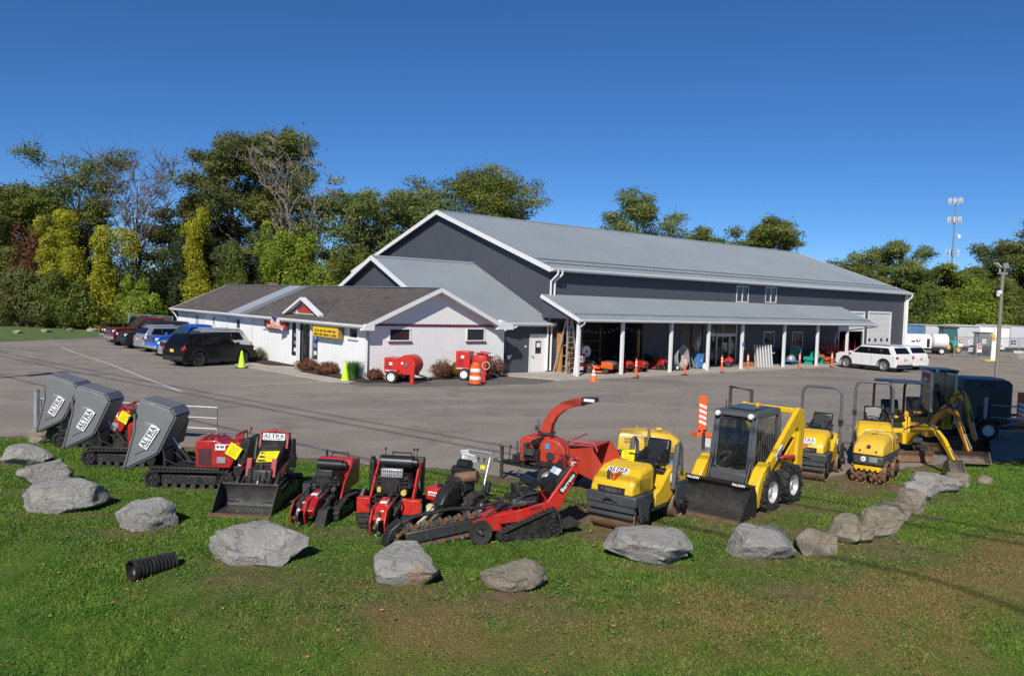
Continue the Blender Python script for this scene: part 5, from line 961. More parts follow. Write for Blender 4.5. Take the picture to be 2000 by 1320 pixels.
# ------------------------------------------------------------------ stand-on tracked loader with bucket
def mini_loader(label, loc, rz):
    o = thing('stand_on_loader', label, 'loader', loc, rz)
    for s in (-1, 1):
        track(o, [(-.62, .20, .15), (.62, .16, .11), (-.15, .33, .09)], s*.36, .22); m = MB(); m.prism([(-.55, .08), (.55, .08), (.55, .22), (-.1, .36), (-.55, .3)], s*.36-.10, s*.36+.10, 'y'); f = part('track_frame', m, black, o)
        for i in range(3): k = MB(); k.bb(-.3+.22*i, -.18+.22*i, s*.36+s*.10-.004, s*.36+s*.108, .16, .22); part('frame_slot', k, dsteel, f)
    m = MB(); m.bb(-.6, .5, -.25, .25, .12, .5); part('chassis', m, black, o, .01)
    m = MB(); m.prism([(-.62, .45), (-.62, 1.06), (-.35, 1.1), (.15, .74), (.42, .66), (.46, .45)], -.24, .24, 'y'); b = part('body', m, black, o, .03)
    m = MB(); m.prism([(-.30, 1.02), (.12, .74), (.14, .76), (-.28, 1.05)], -.19, .19, 'y'); part('sloping_hood', m, black, b); 
    for i in range(6): z = .98-.055*i; x = -.2+.085*i; k = MB(); k.box((x, 0, z+.02), (.05, .3, .012), ry=.58); part('hood_louver', k, dsteel, b)
    dd = Vector((.83, 0, -.56)); up = Vector((.0, 1, 0)); altra_sign(b, (-.325, 0, 1.165), (0, 1, 0), (-.25, 0, .97), .44, .13); paper_tag(b, (.05, .02, .845), (0, 1, .06), (-.83, 0, .56), .38, .28)
    m = MB(); m.tube([(-.38, -.27, .9), (-.38, -.27, 1.24), (-.42, 0, 1.27), (-.38, .27, 1.24), (-.38, .27, .9)], .03, 8); gd = part('roll_guard', m, red, o)
    m = MB(); m.prism([(-.5, .95), (-.28, .95), (-.36, 1.24), (-.48, 1.24)], -.29, -.25, 'y'); m.prism([(-.5, .95), (-.28, .95), (-.36, 1.24), (-.48, 1.24)], .25, .29, 'y'); part('guard_plate', m, red, gd)
    levers(o, [(-.52, -.15+.1*i, 1.06) for i in range(4)], .15)
    m = MB(); m.tube([(-.2, -.33, .62), (-.3, -.34, .95), (-.36, -.34, 1.12), (-.44, -.30, 1.14)], .045, 10); part('intake_pipe', m, black, o)
    for s in (-1, 1):
        m = MB(); m.prism([(-.58, .70), (-.5, .82), (.42, .62), (.66, .40), (.72, .20), (.60, .18), (.54, .36), (.34, .52), (-.5, .68)], s*.34, s*.40, 'y'); a = part('lift_arm', m, black, o, .008)
        m = MB(); m.prism([(.08, .74), (.22, .72), (.42, .56), (.36, .48), (.16, .60)], s*.40, s*.412, 'y'); part('arm_flash', m, red, a); m = MB(); m.bar((.30, s*.24, .86), (.40, s*.24, .52), .10, .02); part('red_fender', m, red, o, .008)
        ram(o, (-.4, s*.37, .5), (.3, s*.37, .56), .028)
    ram(o, (.30, 0, .74), (.66, 0, .26), .036); hoses(o, [[(.3, .1, .7), (.5, .14, .6), (.62, .1, .4)], [(.3, -.1, .7), (.5, -.16, .62), (.62, -.12, .4)], [(.28, .18, .66), (.46, .22, .56), (.6, .2, .34)]])
    m = MB(); m.bb(.66, .72, -.38, .38, .10, .40); m.bb(.6, .7, -.3, -.2, .14, .36); m.bb(.6, .7, .2, .3, .14, .36); part('quick_attach', m, red, o, .006)
    bucket(o, .76, 1.06, .46, .62, .02); m = MB(); m.bb(-.9, -.6, -.24, .24, .18, .24); part('operator_platform', m, black, o); 
    m = MB(); m.prism([(-.66, .5), (-.60, 1.1), (-.42, 1.12), (-.40, .55)], .30, .36, 'y'); rd = part('radiator_shroud', m, black, o, .02); m = MB(); m.prism([(-.62, .62), (-.58, 1.0), (-.48, 1.06), (-.44, .66)], .27, .30, 'y'); part('red_side_panel', m, red, rd)
    m = MB(); m.cyl((-.55, -.34, .55), (-.55, -.34, 1.1), .07); part('muffler', m, black, o)
    return o
mini_loader('black and red stand-on tracked loader with a front bucket', (-4.66, 15.55, 0), R(-93))
# ------------------------------------------------------------------ stump grinders
def grinder(label, loc, rz, big):
    o = thing('stump_grinder', label, 'grinder', loc, rz, 'red stump grinders'); k = 1.12 if big else 1.0; rm = bright_red if big else red
    for s in (-1, 1):
        track(o, [(-.62*k, .17, .13), (.20*k, .13, .09), (-.2, .27, .07)], s*.33*k, .17); m = MB(); m.bb(-.55, .14, s*.33*k-.07, s*.33*k+.07, .08, .24); part('track_frame', m, black, o)
    m = MB(); m.bb(-.7*k, .3, -.24, .24, .2, .42); part('chassis', m, black, o, .01)
    if not big:
        m = MB(); m.prism([(-.95, .45), (-.98, .92), (-.60, .98), (-.44, .78), (-.48, .45)], -.33, .33, 'y'); h = part('radiator_hood', m, rm, o, .03)
        for i in range(9): g = MB(); g.box((-.515, -.2+.05*i, .875), (.012, .022, .19), ry=.66); part('hood_louver', g, M('louver_red', (.22, .01, .01), .5), h)
        m = MB(); m.tube([(-.78, -.16, .96), (-.78, -.16, 1.03), (-.78, .16, 1.03), (-.78, .16, .96)], .016, 8); part('handle_bar', m, black, o); m = MB(); m.cyl((-.72, -.24, .95), (-.72, -.24, 1.08), .02); part('exhaust_tip', m, black, o)
        engine(o, (-.28, -.02, .58), .92, False); m = MB(); m.prism([(-.5, .35), (-.5, .85), (-.15, .6), (.0, .35)], .30, .335, 'y'); part('side_panel', m, rm, o, .01)
        m = MB(); m.cyl((-.2, -.36, .32), (-.2, -.36, .58), .10, n=20); ct = part('spring_canister', m, seatm, o)
        for i in range(8): g = MB(); g.bb(-.13, -.1, -.45, -.30, .335+.03*i, .348+.03*i); part('canister_rib', g, steel, ct)
    else:
        m = MB(); m.prism([(-.95, .4), (-1.0, 1.05), (-.86, 1.08), (-.7, .4)], -.42, .42, 'y'); h = part('rear_frame', m, black, o, .02)
        for s in (-1, 1): m = MB(); m.prism([(-.98, 1.0), (-.62, 1.0), (-.1, .42), (-.3, .42), (-.6, .72), (-.95, .72)], s*.36, s*.40, 'y'); part('red_side_frame', m, rm, o, .012)
        engine(o, (-.42, 0, .66), 1.12); m = MB(); m.cyl((-.72, -.26, 1.0), (-.72, .26, 1.0), .10, n=18); part('intake_cylinder', m, seatm, o)
        m = MB(); m.bb(-.62, -.44, -.50, -.40, .35, 1.06); sd = part('side_tank', m, black, o, .03); m = MB(); m.cyl((-.52, -.45, 1.05), (-.52, -.45, 1.11), .04); part('tank_cap', m, seatm, sd)
        m = MB(); m.tube([(-.86, -.18, 1.06), (-.86, -.18, 1.14), (-.86, .18, 1.14), (-.86, .18, 1.06)], .016, 8); part('handle_bar', m, black, o); levers(o, [(-.86, .28, 1.05), (-.86, .22, 1.05), (-.8, -.3, 1.05)], .14)
        for s, w_ in ((-1, .24), (1, .34)): m = MB(); m.bb(.02, .16, s*.42-w_/2, s*.42+w_/2, .24, .52); part('front_box', m, rm, o, .012)
        m = MB(); m.tube([(-.1, -.48, .62), (.06, -.52, .4), (.1, -.5, .1)], .05, 8); part('hydraulic_pipe', m, black, o)
    x0 = .25 if not big else .2
    m = MB(); m.prism([(x0-.2, .52), (x0+.28, .46), (x0+.5, .30), (x0+.42, .20), (x0+.1, .26), (x0-.2, .3)], -.12, .12, 'y'); b = part('cutter_boom', m, rm, o, .015)
    for s in (-1, 1):
        m = MB(); m.prism([(x0+.16, .50), (x0+.46, .44), (x0+.58, .26), (x0+.52, .06), (x0+.40, .06), (x0+.34, .28)], s*.11+(-.14 if not big else 0), s*.135+(-.14 if not big else 0), 'y'); part('cutter_guard', m, rm, b, .008)
    yc = -.14 if not big else 0
    m = MB(); m.lathe([(.001, -.02), (.19, -.02), (.19, .02), (.001, .02)], (x0+.40, yc, .20), (0, 1, 0), 28); cw = part('cutter_wheel', m, dsteel, o)
    for i in range(10): a = i*2*PI/10; g = MB(); g.box((x0+.40+.20*math.cos(a), yc+(.03 if i % 2 else -.03), .20+.20*math.sin(a)), (.05, .05, .05), ry=-a); part('tooth', g, steel, cw)
    m = MB(); m.bb(x0+.36, x0+.42, yc-.2, yc-.15, .02, .34) if big else m.prism([(x0+.1, .02), (x0+.45, .02), (x0+.3, .28), (x0+.1, .3)], .12, .30, 'y'); part('rubber_flap', m, rubber, o)
    ram(o, (x0-.2, .06, .62), (x0+.22, .06, .48), .03); hoses(o, [[(-.1, .1, .55), (x0, .2, .6), (x0+.2, .12, .45)], [(-.1, -.1, .55), (x0, -.2, .58), (x0+.25, -.1, .42)], [(-.1, .2, .5), (x0+.1, .28, .5), (x0+.2, .18, .3)], [(-.2, -.3, .5), (x0, -.34, .4), (x0+.1, -.2, .3)]], .016)
    plate(b, (x0+.12, 0, .502), (0, 1, 0), (-1, 0, .1), .14, .08, white, 'decal')
    return o
grinder('compact dark red stump grinder with a louvred hood', (-3.30, 14.42, 0), R(-99), False)
grinder('tall bright red stump grinder with a silver muffler guard', (-2.05, 13.98, 0), R(-96), True)
# ------------------------------------------------------------------ walk-behind trencher
def walk_trencher(label, loc, rz):
    o = thing('walk_behind_trencher', label, 'trencher', loc, rz)
    for s in (-1, 1): wheel(o, (-.1, s*.34, .24), .24, .2, s, M('rim_grey', (.3, .3, .3), .5), tread=14)
    m = MB(); m.bb(-.45, .5, -.2, .2, .26, .38); part('frame', m, dsteel, o, .01); m = MB(); m.bb(.15, .48, -.36, .02, .36, .60); t = part('fuel_tank', m, bright_red, o, .04); bars(plate(t, (.485, -.17, .5), (0, 1, 0), (0, 0, 1), .22, .07, white), (.495, -.17, .5), (0, 1, 0), (0, 0, 1), .18, .035, redink, (7,)); m = MB(); m.cyl((.3, -.16, .6), (.3, -.16, .65), .05); part('tank_cap', m, seatm, t)
    engine(o, (-.08, .02, .55), .85, False); m = MB(); m.cyl((.05, .02, .74), (-.05, .42, .82), .10, n=18); mu = part('muffler', m, rust, o); m = MB(); m.cyl((-.2, -.1, .95), (-.2, .14, .95), .10, n=16); part('air_cleaner', m, seatm, o)
    m = MB(); m.tube([(-.35, -.30, .3), (-.62, -.30, 1.05), (-.72, -.28, 1.12), (-.72, .28, 1.12), (-.62, .30, 1.05), (-.35, .30, .3)], .02, 10); h = part('handle', m, alu, o); m = MB(); m.bb(-.58, -.54, -.29, .29, .80, .94); part('control_panel', m, galv, h)
    levers(h, [(-.58, -.15, .82), (-.58, .05, .82), (-.58, .18, .82)], .18); plate(h, (-.60, -.24, 1.02), (0, 1, .15), (.4, 0, .9), .18, .26, white, 'paper_sheet'); plate(h, (-.54, -.06, 1.0), (0, 1, -.1), (.5, 0, .85), .22, .2, white, 'paper_sheet'); plate(h, (-.535, .2, .87), (0, 1, 0), (0, 0, 1), .1, .07, yel_tag, 'sticker')
    m = MB(); m.cyl((-.5, .34, .42), (-.55, .34, .62), .05); part('bottle', m, seatm, o)
    # boom raised forward
    a, b = Vector((.25, .12, .50)), Vector((1.25, .12, .12)); m = MB(); m.bar(a, b, .05, .16); bo = part('boom', m, M('cream_paint', (.55, .5, .34), .5, dirt=.3), o, .01); m = MB(); m.bar(a+Vector((0, 0, .12)), b+Vector((-.15, 0, .10)), .08, .035); m.bar(a-Vector((0, 0, .12)), b+Vector((-.05, 0, -.1)), .08, .035); part('digging_chain', m, dsteel, bo)
    m = MB(); m.prism([(.2, .42), (.3, .74), (.62, .62), (.8, .4), (.5, .34)], .02, .26, 'y'); part('chain_cover', m, black, o, .04); m = MB(); m.cyl((.66, -.12, .22), (.66, .0, .22), .15, n=22); au = part('auger_disc', m, M('pale_yellow', (.55, .5, .3), .5, dirt=.4), o); m = MB(); m.cyl((.66, -.14, .22), (.66, -.10, .22), .05); part('hub', m, steel, au)
    m = MB(); m.prism([(.7, .04), (1.25, .0), (1.1, .12), (.75, .2)], -.06, -.02, 'y'); part('skid_shoe', m, steel, o)
    return o
walk_trencher('walk-behind trencher with silver handle and white paper sheets', (-.92, 14.7, 0), R(-122))
# ------------------------------------------------------------------ tracked trencher, seen from the side
def track_trencher(label, loc, rz):
    o = thing('tracked_trencher', label, 'trencher', loc, rz)
    for s in (-1, 1):
        track(o, [(-.42, .20, .12), (.48, .11, .075), (-.38, .42, .07), (-.3, .10, .06)], s*.30, .17); m = MB(); m.prism([(-.45, .06), (.44, .06), (.40, .16), (-.3, .42), (-.45, .42)], s*.30-.06, s*.30+.062, 'y'); f = part('track_frame', m, black, o)
        for i in range(4): k = MB(); k.cyl((-.25+.16*i, s*.30, .07), (-.25+.16*i, s*.365, .07), .05); part('roller', k, dsteel, f)
        k = MB()
        for i in range(6): k.cyl((-.3+.12*i, s*.36, .15+.02*(i % 2)), (-.3+.12*i, s*.37, .15+.02*(i % 2)), .012, n=6)
        q = part('bolts', k, steel, f); q['kind'] = 'stuff'
    m = MB(); m.prism([(.55, .30), (.60, .46), (.25, .50), (-.32, .62), (-.78, 1.22), (-.94, 1.16), (-.56, .50), (-.52, .34)], .22, .27, 'y'); a = part('side_frame', m, bright_red, o, .012); m = MB(); m.prism([(.55, .30), (.60, .46), (.25, .50), (-.32, .62), (-.78, 1.22), (-.94, 1.16), (-.56, .50), (-.52, .34)], -.27, -.22, 'y'); part('side_frame', m, bright_red, o, .012)
    m = MB(); m.prism([(.85, .20), (.9, .36), (.55, .46), (-.3, .52), (-.5, .36), (.5, .26)], -.22, .22, 'y'); part('deck', m, bright_red, o, .015); lettering('Barreto', plate(a, (-.68, .274, .93), (.62, 0, -.78) if 0 else (-.62, 0, .78), (.78, 0, .62), .42, .11, black, 'name_plate'), (-.68, .286, .93), (-.62, 0, .78), (.78, 0, .62), .36, .07, white); bars(a, (-.1, .272, .53), (-.97, 0, .12), (.12, 0, .97), .22, .06, dsteel, (5,))
    engine(o, (-.02, -.02, .66), .8, False); m = MB(); m.cyl((.05, .14, .62), (.30, .14, .62), .085, n=18); m.cyl((-.12, .14, .64), (.05, .14, .63), .07, n=18); part('silver_exhaust', m, steel, o); m = MB(); m.cyl((.34, .05, .54), (.54, .05, .52), .08, n=16); part('hydraulic_tank', m, black, o); m = MB(); m.bb(.22, .40, .06, .20, .70, .76); part('battery_cover', m, black, o, .01)
    m = MB(); m.cyl((-.42, -.1, .86), (-.42, .14, .86), .11, n=18); part('air_cleaner', m, seatm, o)
    m = MB(); m.prism([(-.50, .92), (-.74, 1.22), (-.82, 1.18), (-.58, .88)], -.22, .22, 'y'); c = part('control_console', m, black, o, .01); levers(c, [(-.72, -.15+.075*i, 1.16) for i in range(5)], .15); plate(c, (-.6, .05, 1.078), (0, 1, 0), (-.62, 0, .78), .14, .12, white, 'data_sheet'); plate(c, (-.6, -.12, 1.078), (0, 1, 0), (-.62, 0, .78), .13, .12, M('pale_blue_label', (.4, .55, .7), .5), 'data_sheet')
    m = MB(); m.tube([(-.80, -.26, 1.18), (-.90, -.26, 1.30), (-.90, .26, 1.30), (-.80, .26, 1.18)], .018, 8); m.tube([(-.66, -.20, 1.16), (-.64, -.20, 1.36), (-.64, .20, 1.36), (-.66, .20, 1.16)], .012, 8); part('handle_bar', m, red, o)
    m = MB(); m.prism([(-.60, .10), (-.95, .16), (-.98, .22), (-.60, .24)], -.26, .26, 'y'); part('operator_platform', m, rubber, o, .01)
    # auger and boom
    m = MB(); m.lathe([(.001, 0), (.06, .0), (.20, .05), (.20, .08), (.06, .06)], (.92, .30, .22), (0, 1, .0), 26); d = part('auger_disc', m, dsteel, o); m = MB(); m.cyl((.92, .26, .22), (.92, .42, .22), .06, .03, n=14); part('auger_cone', m, steel, d); m = MB(); m.prism([(.5, .2), (.95, .16), (1.0, .36), (.55, .46)], .18, .24, 'y'); part('auger_bracket', m, bright_red, o)
    p, q = Vector((.80, .08, .30)), Vector((2.10, .08, .13)); dr = (q-p).normalized(); up = Vector((-dr.z, 0, dr.x)) if dr.x > 0 else Vector((0, 0, 1)); m = MB(); m.bar(p, q, .05, .20); bo = part('boom', m, dsteel, o, .02)
    m = MB(); m.bb(1.75, 1.77, .106, .108, .12, .24); part('boom_seam', m, steel, bo)
    pts = [p+up*.14+dr*.1*i for i in range(17)]; ch = [q+up*.14*math.cos(a*PI/6)+dr*.14*math.sin(a*PI/6) for a in range(7)]; lo = [q-up*.14-dr*.1*i for i in range(1, 16)]; path = [p+up*.14+dr*(q-p).length*i/16 for i in range(16)]+ch+[q-up*.14-dr*(q-p).length*i/16 for i in range(1, 16)]
    ctr = (p+q)/2
    for i in range(len(path)-1):
        g = MB(); g.bar(path[i]+Vector((0, .03, 0)), path[i+1]+Vector((0, .03, 0)), .018, .045); g.bar(path[i]-Vector((0, .03, 0)), path[i+1]-Vector((0, .03, 0)), .018, .045); cc = (path[i]+path[i+1])/2; nn = up if i < 16 else (-up if i > 21 else dr); s = (-1, 1)[i % 2]; g.box(cc+nn*.045+Vector((0, s*.035, 0)), (.05, .07, .05), ry=.5); g.box(cc+nn*.03, (.06, .1, .012)); part('chain_link', g, rust if i % 3 else steel, bo, smooth=0)
    m = MB(); m.tube([(.7, -.08, .5), (1.3, -.10, .52), (1.9, -.10, .44), (2.27, -.08, .28), (2.38, -.06, .06)], .035, 8); part('crumber_bar', m, black, o); m = MB(); m.prism([(2.16, .36), (2.38, .06), (2.46, .04), (2.36, .30), (2.18, .44)], -.16, .12, 'y'); part('crumber_shoe', m, black, o, .02)
    ram(o, (.35, -.1, .6), (1.0, -.1, .46), .03); hoses(o, [[(.2, .1, .6), (.5, .2, .62), (.8, .2, .4)], [(.2, -.1, .6), (.6, -.18, .66), (.9, -.15, .45)], [(-.3, .2, .8), (.1, .24, .75), (.3, .2, .6)]], .017)
    return o
track_trencher('bright red tracked trencher with a long chain boom along the grass', (.30, 13.72, 0), R(-157))
# ------------------------------------------------------------------ wood chipper
def chipper(label, loc, rz):
    o = thing('wood_chipper', label, 'chipper', loc, rz)
    for s in (-1, 1): wheel(o, (-.15, s*.62, .28), .28, .19, s, dwhite); m = MB(); m.prism([(-.5, .5), (-.45, .62), (.15, .62), (.2, .5), (.15, .55), (-.4, .55)], s*.52, s*.74, 'y'); part('mudguard', m, black, o)
    m = MB(); m.bar((-.6, -.3, .42), (.7, -.3, .42), .08, .1); m.bar((-.6, .3, .42), (.7, .3, .42), .08, .1); m.bar((.6, -.3, .42), (1.35, 0, .38), .08, .08); m.bar((.6, .3, .42), (1.35, 0, .38), .08, .08); m.bar((-.15, -.6, .3), (-.15, .6, .3), .07, .07); part('trailer_frame', m, black, o)
    m = MB(); m.cyl((1.28, .1, .0), (1.28, .1, .75), .04); m.box((1.28, .1, .01), (.16, .16, .02)); j = part('jack_stand', m, dsteel, o); m = MB(); m.tube([(1.28, .1, .75), (1.28, .22, .76), (1.28, .22, .84)], .012); part('crank', m, steel, j); m = MB(); m.box((1.42, 0, .40), (.16, .1, .1)); m.lathe([(.001, 0), (.05, .02), (.05, .06)], (1.5, 0, .36)); part('coupler', m, steel, o, .02)
    m = MB(); m.bb(.55, .95, -.25, .25, .45, .62); part('battery_box', m, black, o, .02); levers(o, [(1.15, .0, .42), (1.2, -.1, .42)], .3)
    m = MB(); m.prism([(.75, .5), (.75, 1.0), (.62, 1.08), (.1, 1.02), (-.05, .5)], -.42, .30, 'y'); h = part('engine_cover', m, orange_red, o, .04); engine(o, (.35, .36, .72), .8, False)
    m = MB(); m.cyl((-.05, .02, .72), (-.05, .42, .72), .36, n=28); dk = part('disc_housing', m, orange_red, o, .02); m = MB(); m.cyl((-.05, .42, .72), (-.05, .46, .72), .09); part('bearing', m, dsteel, dk); plate(dk, (.02, .427, .93), (-1, 0, 0), (0, 0, 1), .1, .12, M('blue_label', (.1, .25, .55), .5), 'label')
    m = MB(); ring = []
    for x, z, a, w in ((.22, .95, 90, .27), (.22, 1.16, 92, .24), (.17, 1.38, 76, .22), (.04, 1.60, 55, .20), (-.18, 1.78, 32, .185), (-.45, 1.88, 14, .175), (-.64, 1.91, 8, .17)):
        c = Vector((x, .05, z)); t = Vector((-math.cos(R(a)), 0, math.sin(R(a)))); n = Vector((-t.z, 0, t.x)); ring.append([c+n*w*.5*i+Vector((0, j*w*.42, 0)) for i, j in ((-1, -1), (-1, 1), (1, 1), (1, -1))])
    m.loft(ring); ch = part('discharge_chute', m, orange_red, o, .012); m = MB()
    m.prism([(-.60, 2.0), (-.92, 2.02), (-.94, 1.93), (-.60, 1.82)], -.04, .14, 'y'); part('chute_deflector', m, black, ch); m = MB(); m.box((-.78, .143, 1.955), (.24, .006, .06)); part('white_label', m, reflect, ch)
    m = MB(); m.cyl((.22, .05, 1.14), (.22, .05, 1.18), .2, n=20); part('swivel_collar', m, dsteel, ch); m = MB(); m.tube([(.30, .2, 1.30), (.36, .24, 1.42), (.32, .22, 1.5)], .014); m.cyl((.38, .2, 1.24), (.38, .24, 1.3), .05); part('chute_crank', m, steel, ch)
    # feed hopper opening to the rear (-x)
    I = [(-.42, -.22, .50), (-.42, .30, .50), (-.42, .30, .98), (-.42, -.22, .98)]; O = [(-1.12, -.58, .36), (-1.12, .58, .36), (-1.05, .52, 1.04), (-1.05, -.52, 1.04)]; m = MB()
    for i in range(4):
        j = (i+1) % 4
        if i == 2: pass
        a, b, c, d = [Vector(p) for p in (I[i], I[j], O[j], O[i])]; nn = (b-a).cross(d-a).normalized()*.02; m.add([a, b, c, d, a+nn, b+nn, c+nn, d+nn], [(0, 1, 2, 3), (4, 7, 6, 5), (0, 4, 5, 1), (1, 5, 6, 2), (2, 6, 7, 3), (3, 7, 4, 0)])
    f = part('feed_hopper', m, orange_red, o); m = MB(); m.prism([(-1.1, -.58), (-1.1, .58), (-1.55, .52), (-1.55, -.52)], .35, .37, 'z'); part('feed_tray', m, orange_red, f); 
    for s in (-1, 1): part('tray_side', MB().prism([(-1.08, .37), (-1.55, .37), (-1.05, 1.02)], s*.56, s*.585, 'y'), orange_red, f)
    m = MB(); m.tube([(-.42, .33, .7), (-.44, .42, 1.06), (-.55, .56, 1.13), (-1.12, .60, 1.13), (-1.18, .60, .98)], .022, 8); m.tube([(-.55, .56, 1.13), (-.5, -.52, 1.13)], .02, 8); part('feed_control_bar', m, M('pinkish_red_paint', (.5, .09, .08), .4), f)
    lettering('X7', f, (-.62, .44, .56) if 0 else (-.60, .415, .62), (-.93, .37, 0), (0, 0, 1), .2, .1, white); bars(f, (-.60, .415, .74), (-.93, .37, 0), (0, 0, 1), .2, .05, white, (6,))
    m = MB(); m.tube([(-1.0, 0, 1.0), (-.9, .0, .7), (-.95, .05, .45)], .01); part('pull_cord', m, yel_tag, f); m = MB(); m.cyl((.9, .1, .42), (.9, .1, .9), .02); part('sign_pole', m, steel, o); plate(h, (.76, -.05, .8), (0, 1, 0), (0, 0, 1), .18, .18, M('warning_red', (.6, .1, .05), .5), 'warning_label')
    return o
chipper('orange-red towable wood chipper with tall curved chute', (1.05, 17.55, 0), R(153))
# ------------------------------------------------------------------ ride-on rollers
bluep = M('blue_plastic', (.06, .22, .55), .5)
def w_logo(parent, c, ex, ey, w):
    """two-stroke W mark, grey and red"""
    ex, ey = Vector(ex).normalized(), Vector(ey).normalized(); ez = ex.cross(ey); c = Vector(c)+ez*.006; h = w*.55
    def pl(P, mt):
        m = MB(); m.add([c+ex*a*w+ey*b*h for a, b in P], [tuple(range(len(P)))]); return part('logo_stroke', m, mt, parent, smooth=0)
    pl([(-.5, .5), (-.28, .5), (-.14, -.5), (-.36, -.5)], charcoal); pl([(-.2, .5), (-.02, .1), (.02, -.5), (-.1, -.5), (-.24, .3)], M('logo_red', (.55, .05, .02), .5)); pl([(-.02, .1), (.26, .5), (.5, .5), (.2, -.5), (.02, -.5), (.16, .1)], MATS['logo_red'])
def drum(parent, x, w, r, pads=0, mat=None, y=0):
    m = MB(); m.lathe([(r*.93, -w/2+.03), (r, -w/2), (r, w/2), (r*.93, w/2-.03)] if 0 else [(r*.2, -w/2+.06), (r*.92, -w/2+.06), (r*.94, -w/2), (r, -w/2), (r, w/2), (r*.94, w/2), (r*.92, w/2-.06), (r*.2, w/2-.06)], (x, y, r), (0, 1, 0), 40); d = part('drum', m, mat or drumm, parent, smooth=50)
    m = MB()
    for s in (-1, 1): m.cyl((x, y+s*(w/2-.1), r), (x, y+s*(w/2+.03), r), r*.3, n=18); m.cyl((x, y+s*(w/2), r), (x, y+s*(w/2+.05), r), r*.15, n=12)
    part('hub', m, black, d)
    if pads:
        for row in range(4):
            for j in range(pads): a = (j+.5*(row % 2))*2*PI/pads; g = MB(); g.box((x+(r+.02)*math.cos(a), y-w/2+w*(row+.5)/4, r+(r+.02)*math.sin(a)), (.045, w*.16, .075), ry=-a); part('pad', g, mat or drumm, d, .006)
    return d
def roller(label, loc, rz, rops='folded', steer=0, tag_=True):
    o = thing('ride_on_roller', label, 'roller', loc, rz, 'yellow ride-on tandem rollers'); D = .28
    d1 = drum(o, .74, .90, D); d2 = drum(o, -.74, .90, D)
    # front yoke + hood
    m = MB(); m.bb(.40, 1.10, -.50, .50, .50, .70); fy = part('front_frame', m, charcoal, o, .03)
    for s in (-1, 1): m = MB(); m.prism([(.52, .55), (.96, .55), (.86, .22), (.62, .22)], s*.465, s*.50, 'y'); part('drum_bracket', m, charcoal, fy, .01)
    m = MB(); m.bb(1.02, 1.08, -.46, .46, .40, .52); m.bar((1.1, -.46, .34), (1.1, .46, .34), .03, .07); part('scraper', m, charcoal, fy, .01); m = MB(); m.tube([(1.1, -.14, .56), (1.14, -.06, .62), (1.14, .06, .62), (1.1, .14, .56)], .02); part('tie_down', m, black, fy)
    rings = [[(.30, -.42, .70), (.30, .42, .70), (.30, .42, 1.10), (.30, .36, 1.17), (.30, -.36, 1.17), (.30, -.42, 1.10)], [(.72, -.43, .70), (.72, .43, .70), (.72, .43, 1.06), (.72, .36, 1.13), (.72, -.36, 1.13), (.72, -.43, 1.06)], [(1.00, -.43, .70), (1.00, .43, .70), (1.00, .42, .90), (.98, .35, 1.00), (.98, -.35, 1.00), (1.00, -.42, .90)], [(1.09, -.42, .70), (1.09, .42, .70), (1.08, .40, .80), (1.06, .34, .86), (1.06, -.34, .86), (1.08, -.40, .80)]]
    h = hood(o, 'engine_hood', rings, yellow, .03); m = MB(); m.box((1.075, 0, .765), (.03, .54, .115)); g = part('front_grille', m, M('grille_brown', (.03, .02, .015), .6), h); m = MB(); m.box((1.085, 0, .765), (.02, .24, .07)); m.cyl((1.08, -.18, .77), (1.10, -.18, .77), .025); m.cyl((1.08, .18, .77), (1.10, .18, .77), .025); part('engine_parts', m, steel, g)
    nx = Vector((.45, 0, -.33)); ey = Vector((-.42, 0, .28)); altra_sign(h, (.86, 0, 1.075) if rops == 'folded' else (1.02, 0, .965), (0, 1, 0), (-.9, 0, .45) if rops == 'folded' else (-.55, 0, .82), .42, .15)
    w_logo(h, (.985, -.02, .995) if rops == 'folded' else (1.075, -.05, .85), (0, 1, 0), (-.45, 0, .88), .3)
    for s in (-1, 1): m = MB(); m.bb(.45, .85, s*.432-.004, s*.432+.004, .76, .96); part('side_vent', m, M('dark_yellow_vent', (.45, .28, .01), .6), h)  # side vents in a darker yellow than the hood
    # rear body
    m = MB(); m.prism([(.22, .36), (.22, .62), (.05, .66), (-.35, .98), (-.72, 1.0), (-1.05, .86), (-1.06, .62), (-.6, .52), (-.3, .36)], -.43, .43, 'y'); rb = part('rear_body', m, yellow, o, .03)
    m = MB(); m.bb(-.30, .34, -.42, .42, .30, .42); m.prism([(-.40, .62), (-1.08, .62), (-1.08, .70), (-.35, .72)], -.47, .47, 'y'); rf = part('rear_frame', m, charcoal, o, .02)
    for s in (-1, 1):
        m = MB(); m.prism([(-.98, .62), (-.5, .66), (-.46, .4), (-.60, .22), (-.88, .22), (-.98, .4)], s*.47, s*.50, 'y'); part('drum_bracket', m, charcoal, rf, .02); m = MB(); m.cyl((-.74, s*.5, .3), (-.74, s*.56, .3), .09); part('drum_motor', m, black, rf)
        altra_sign(rb, (-.55, s*.437, .82), (-s, 0, 0) if s > 0 else (1, 0, 0), (0, 0, 1), .36, .14); m = MB(); m.cyl((-.98, s*.35, .74), (-1.07, s*.35, .74), .04); part('lamp', m, lampm, rb)
    seat(o, (-.42, .0, .98), .46, .46, .42); m = MB(); m.bb(-.1, .26, -.34, .34, .62, .70); m.bb(-.62, -.2, -.36, .36, .88, .98); part('operator_deck', m, black, o, .02)
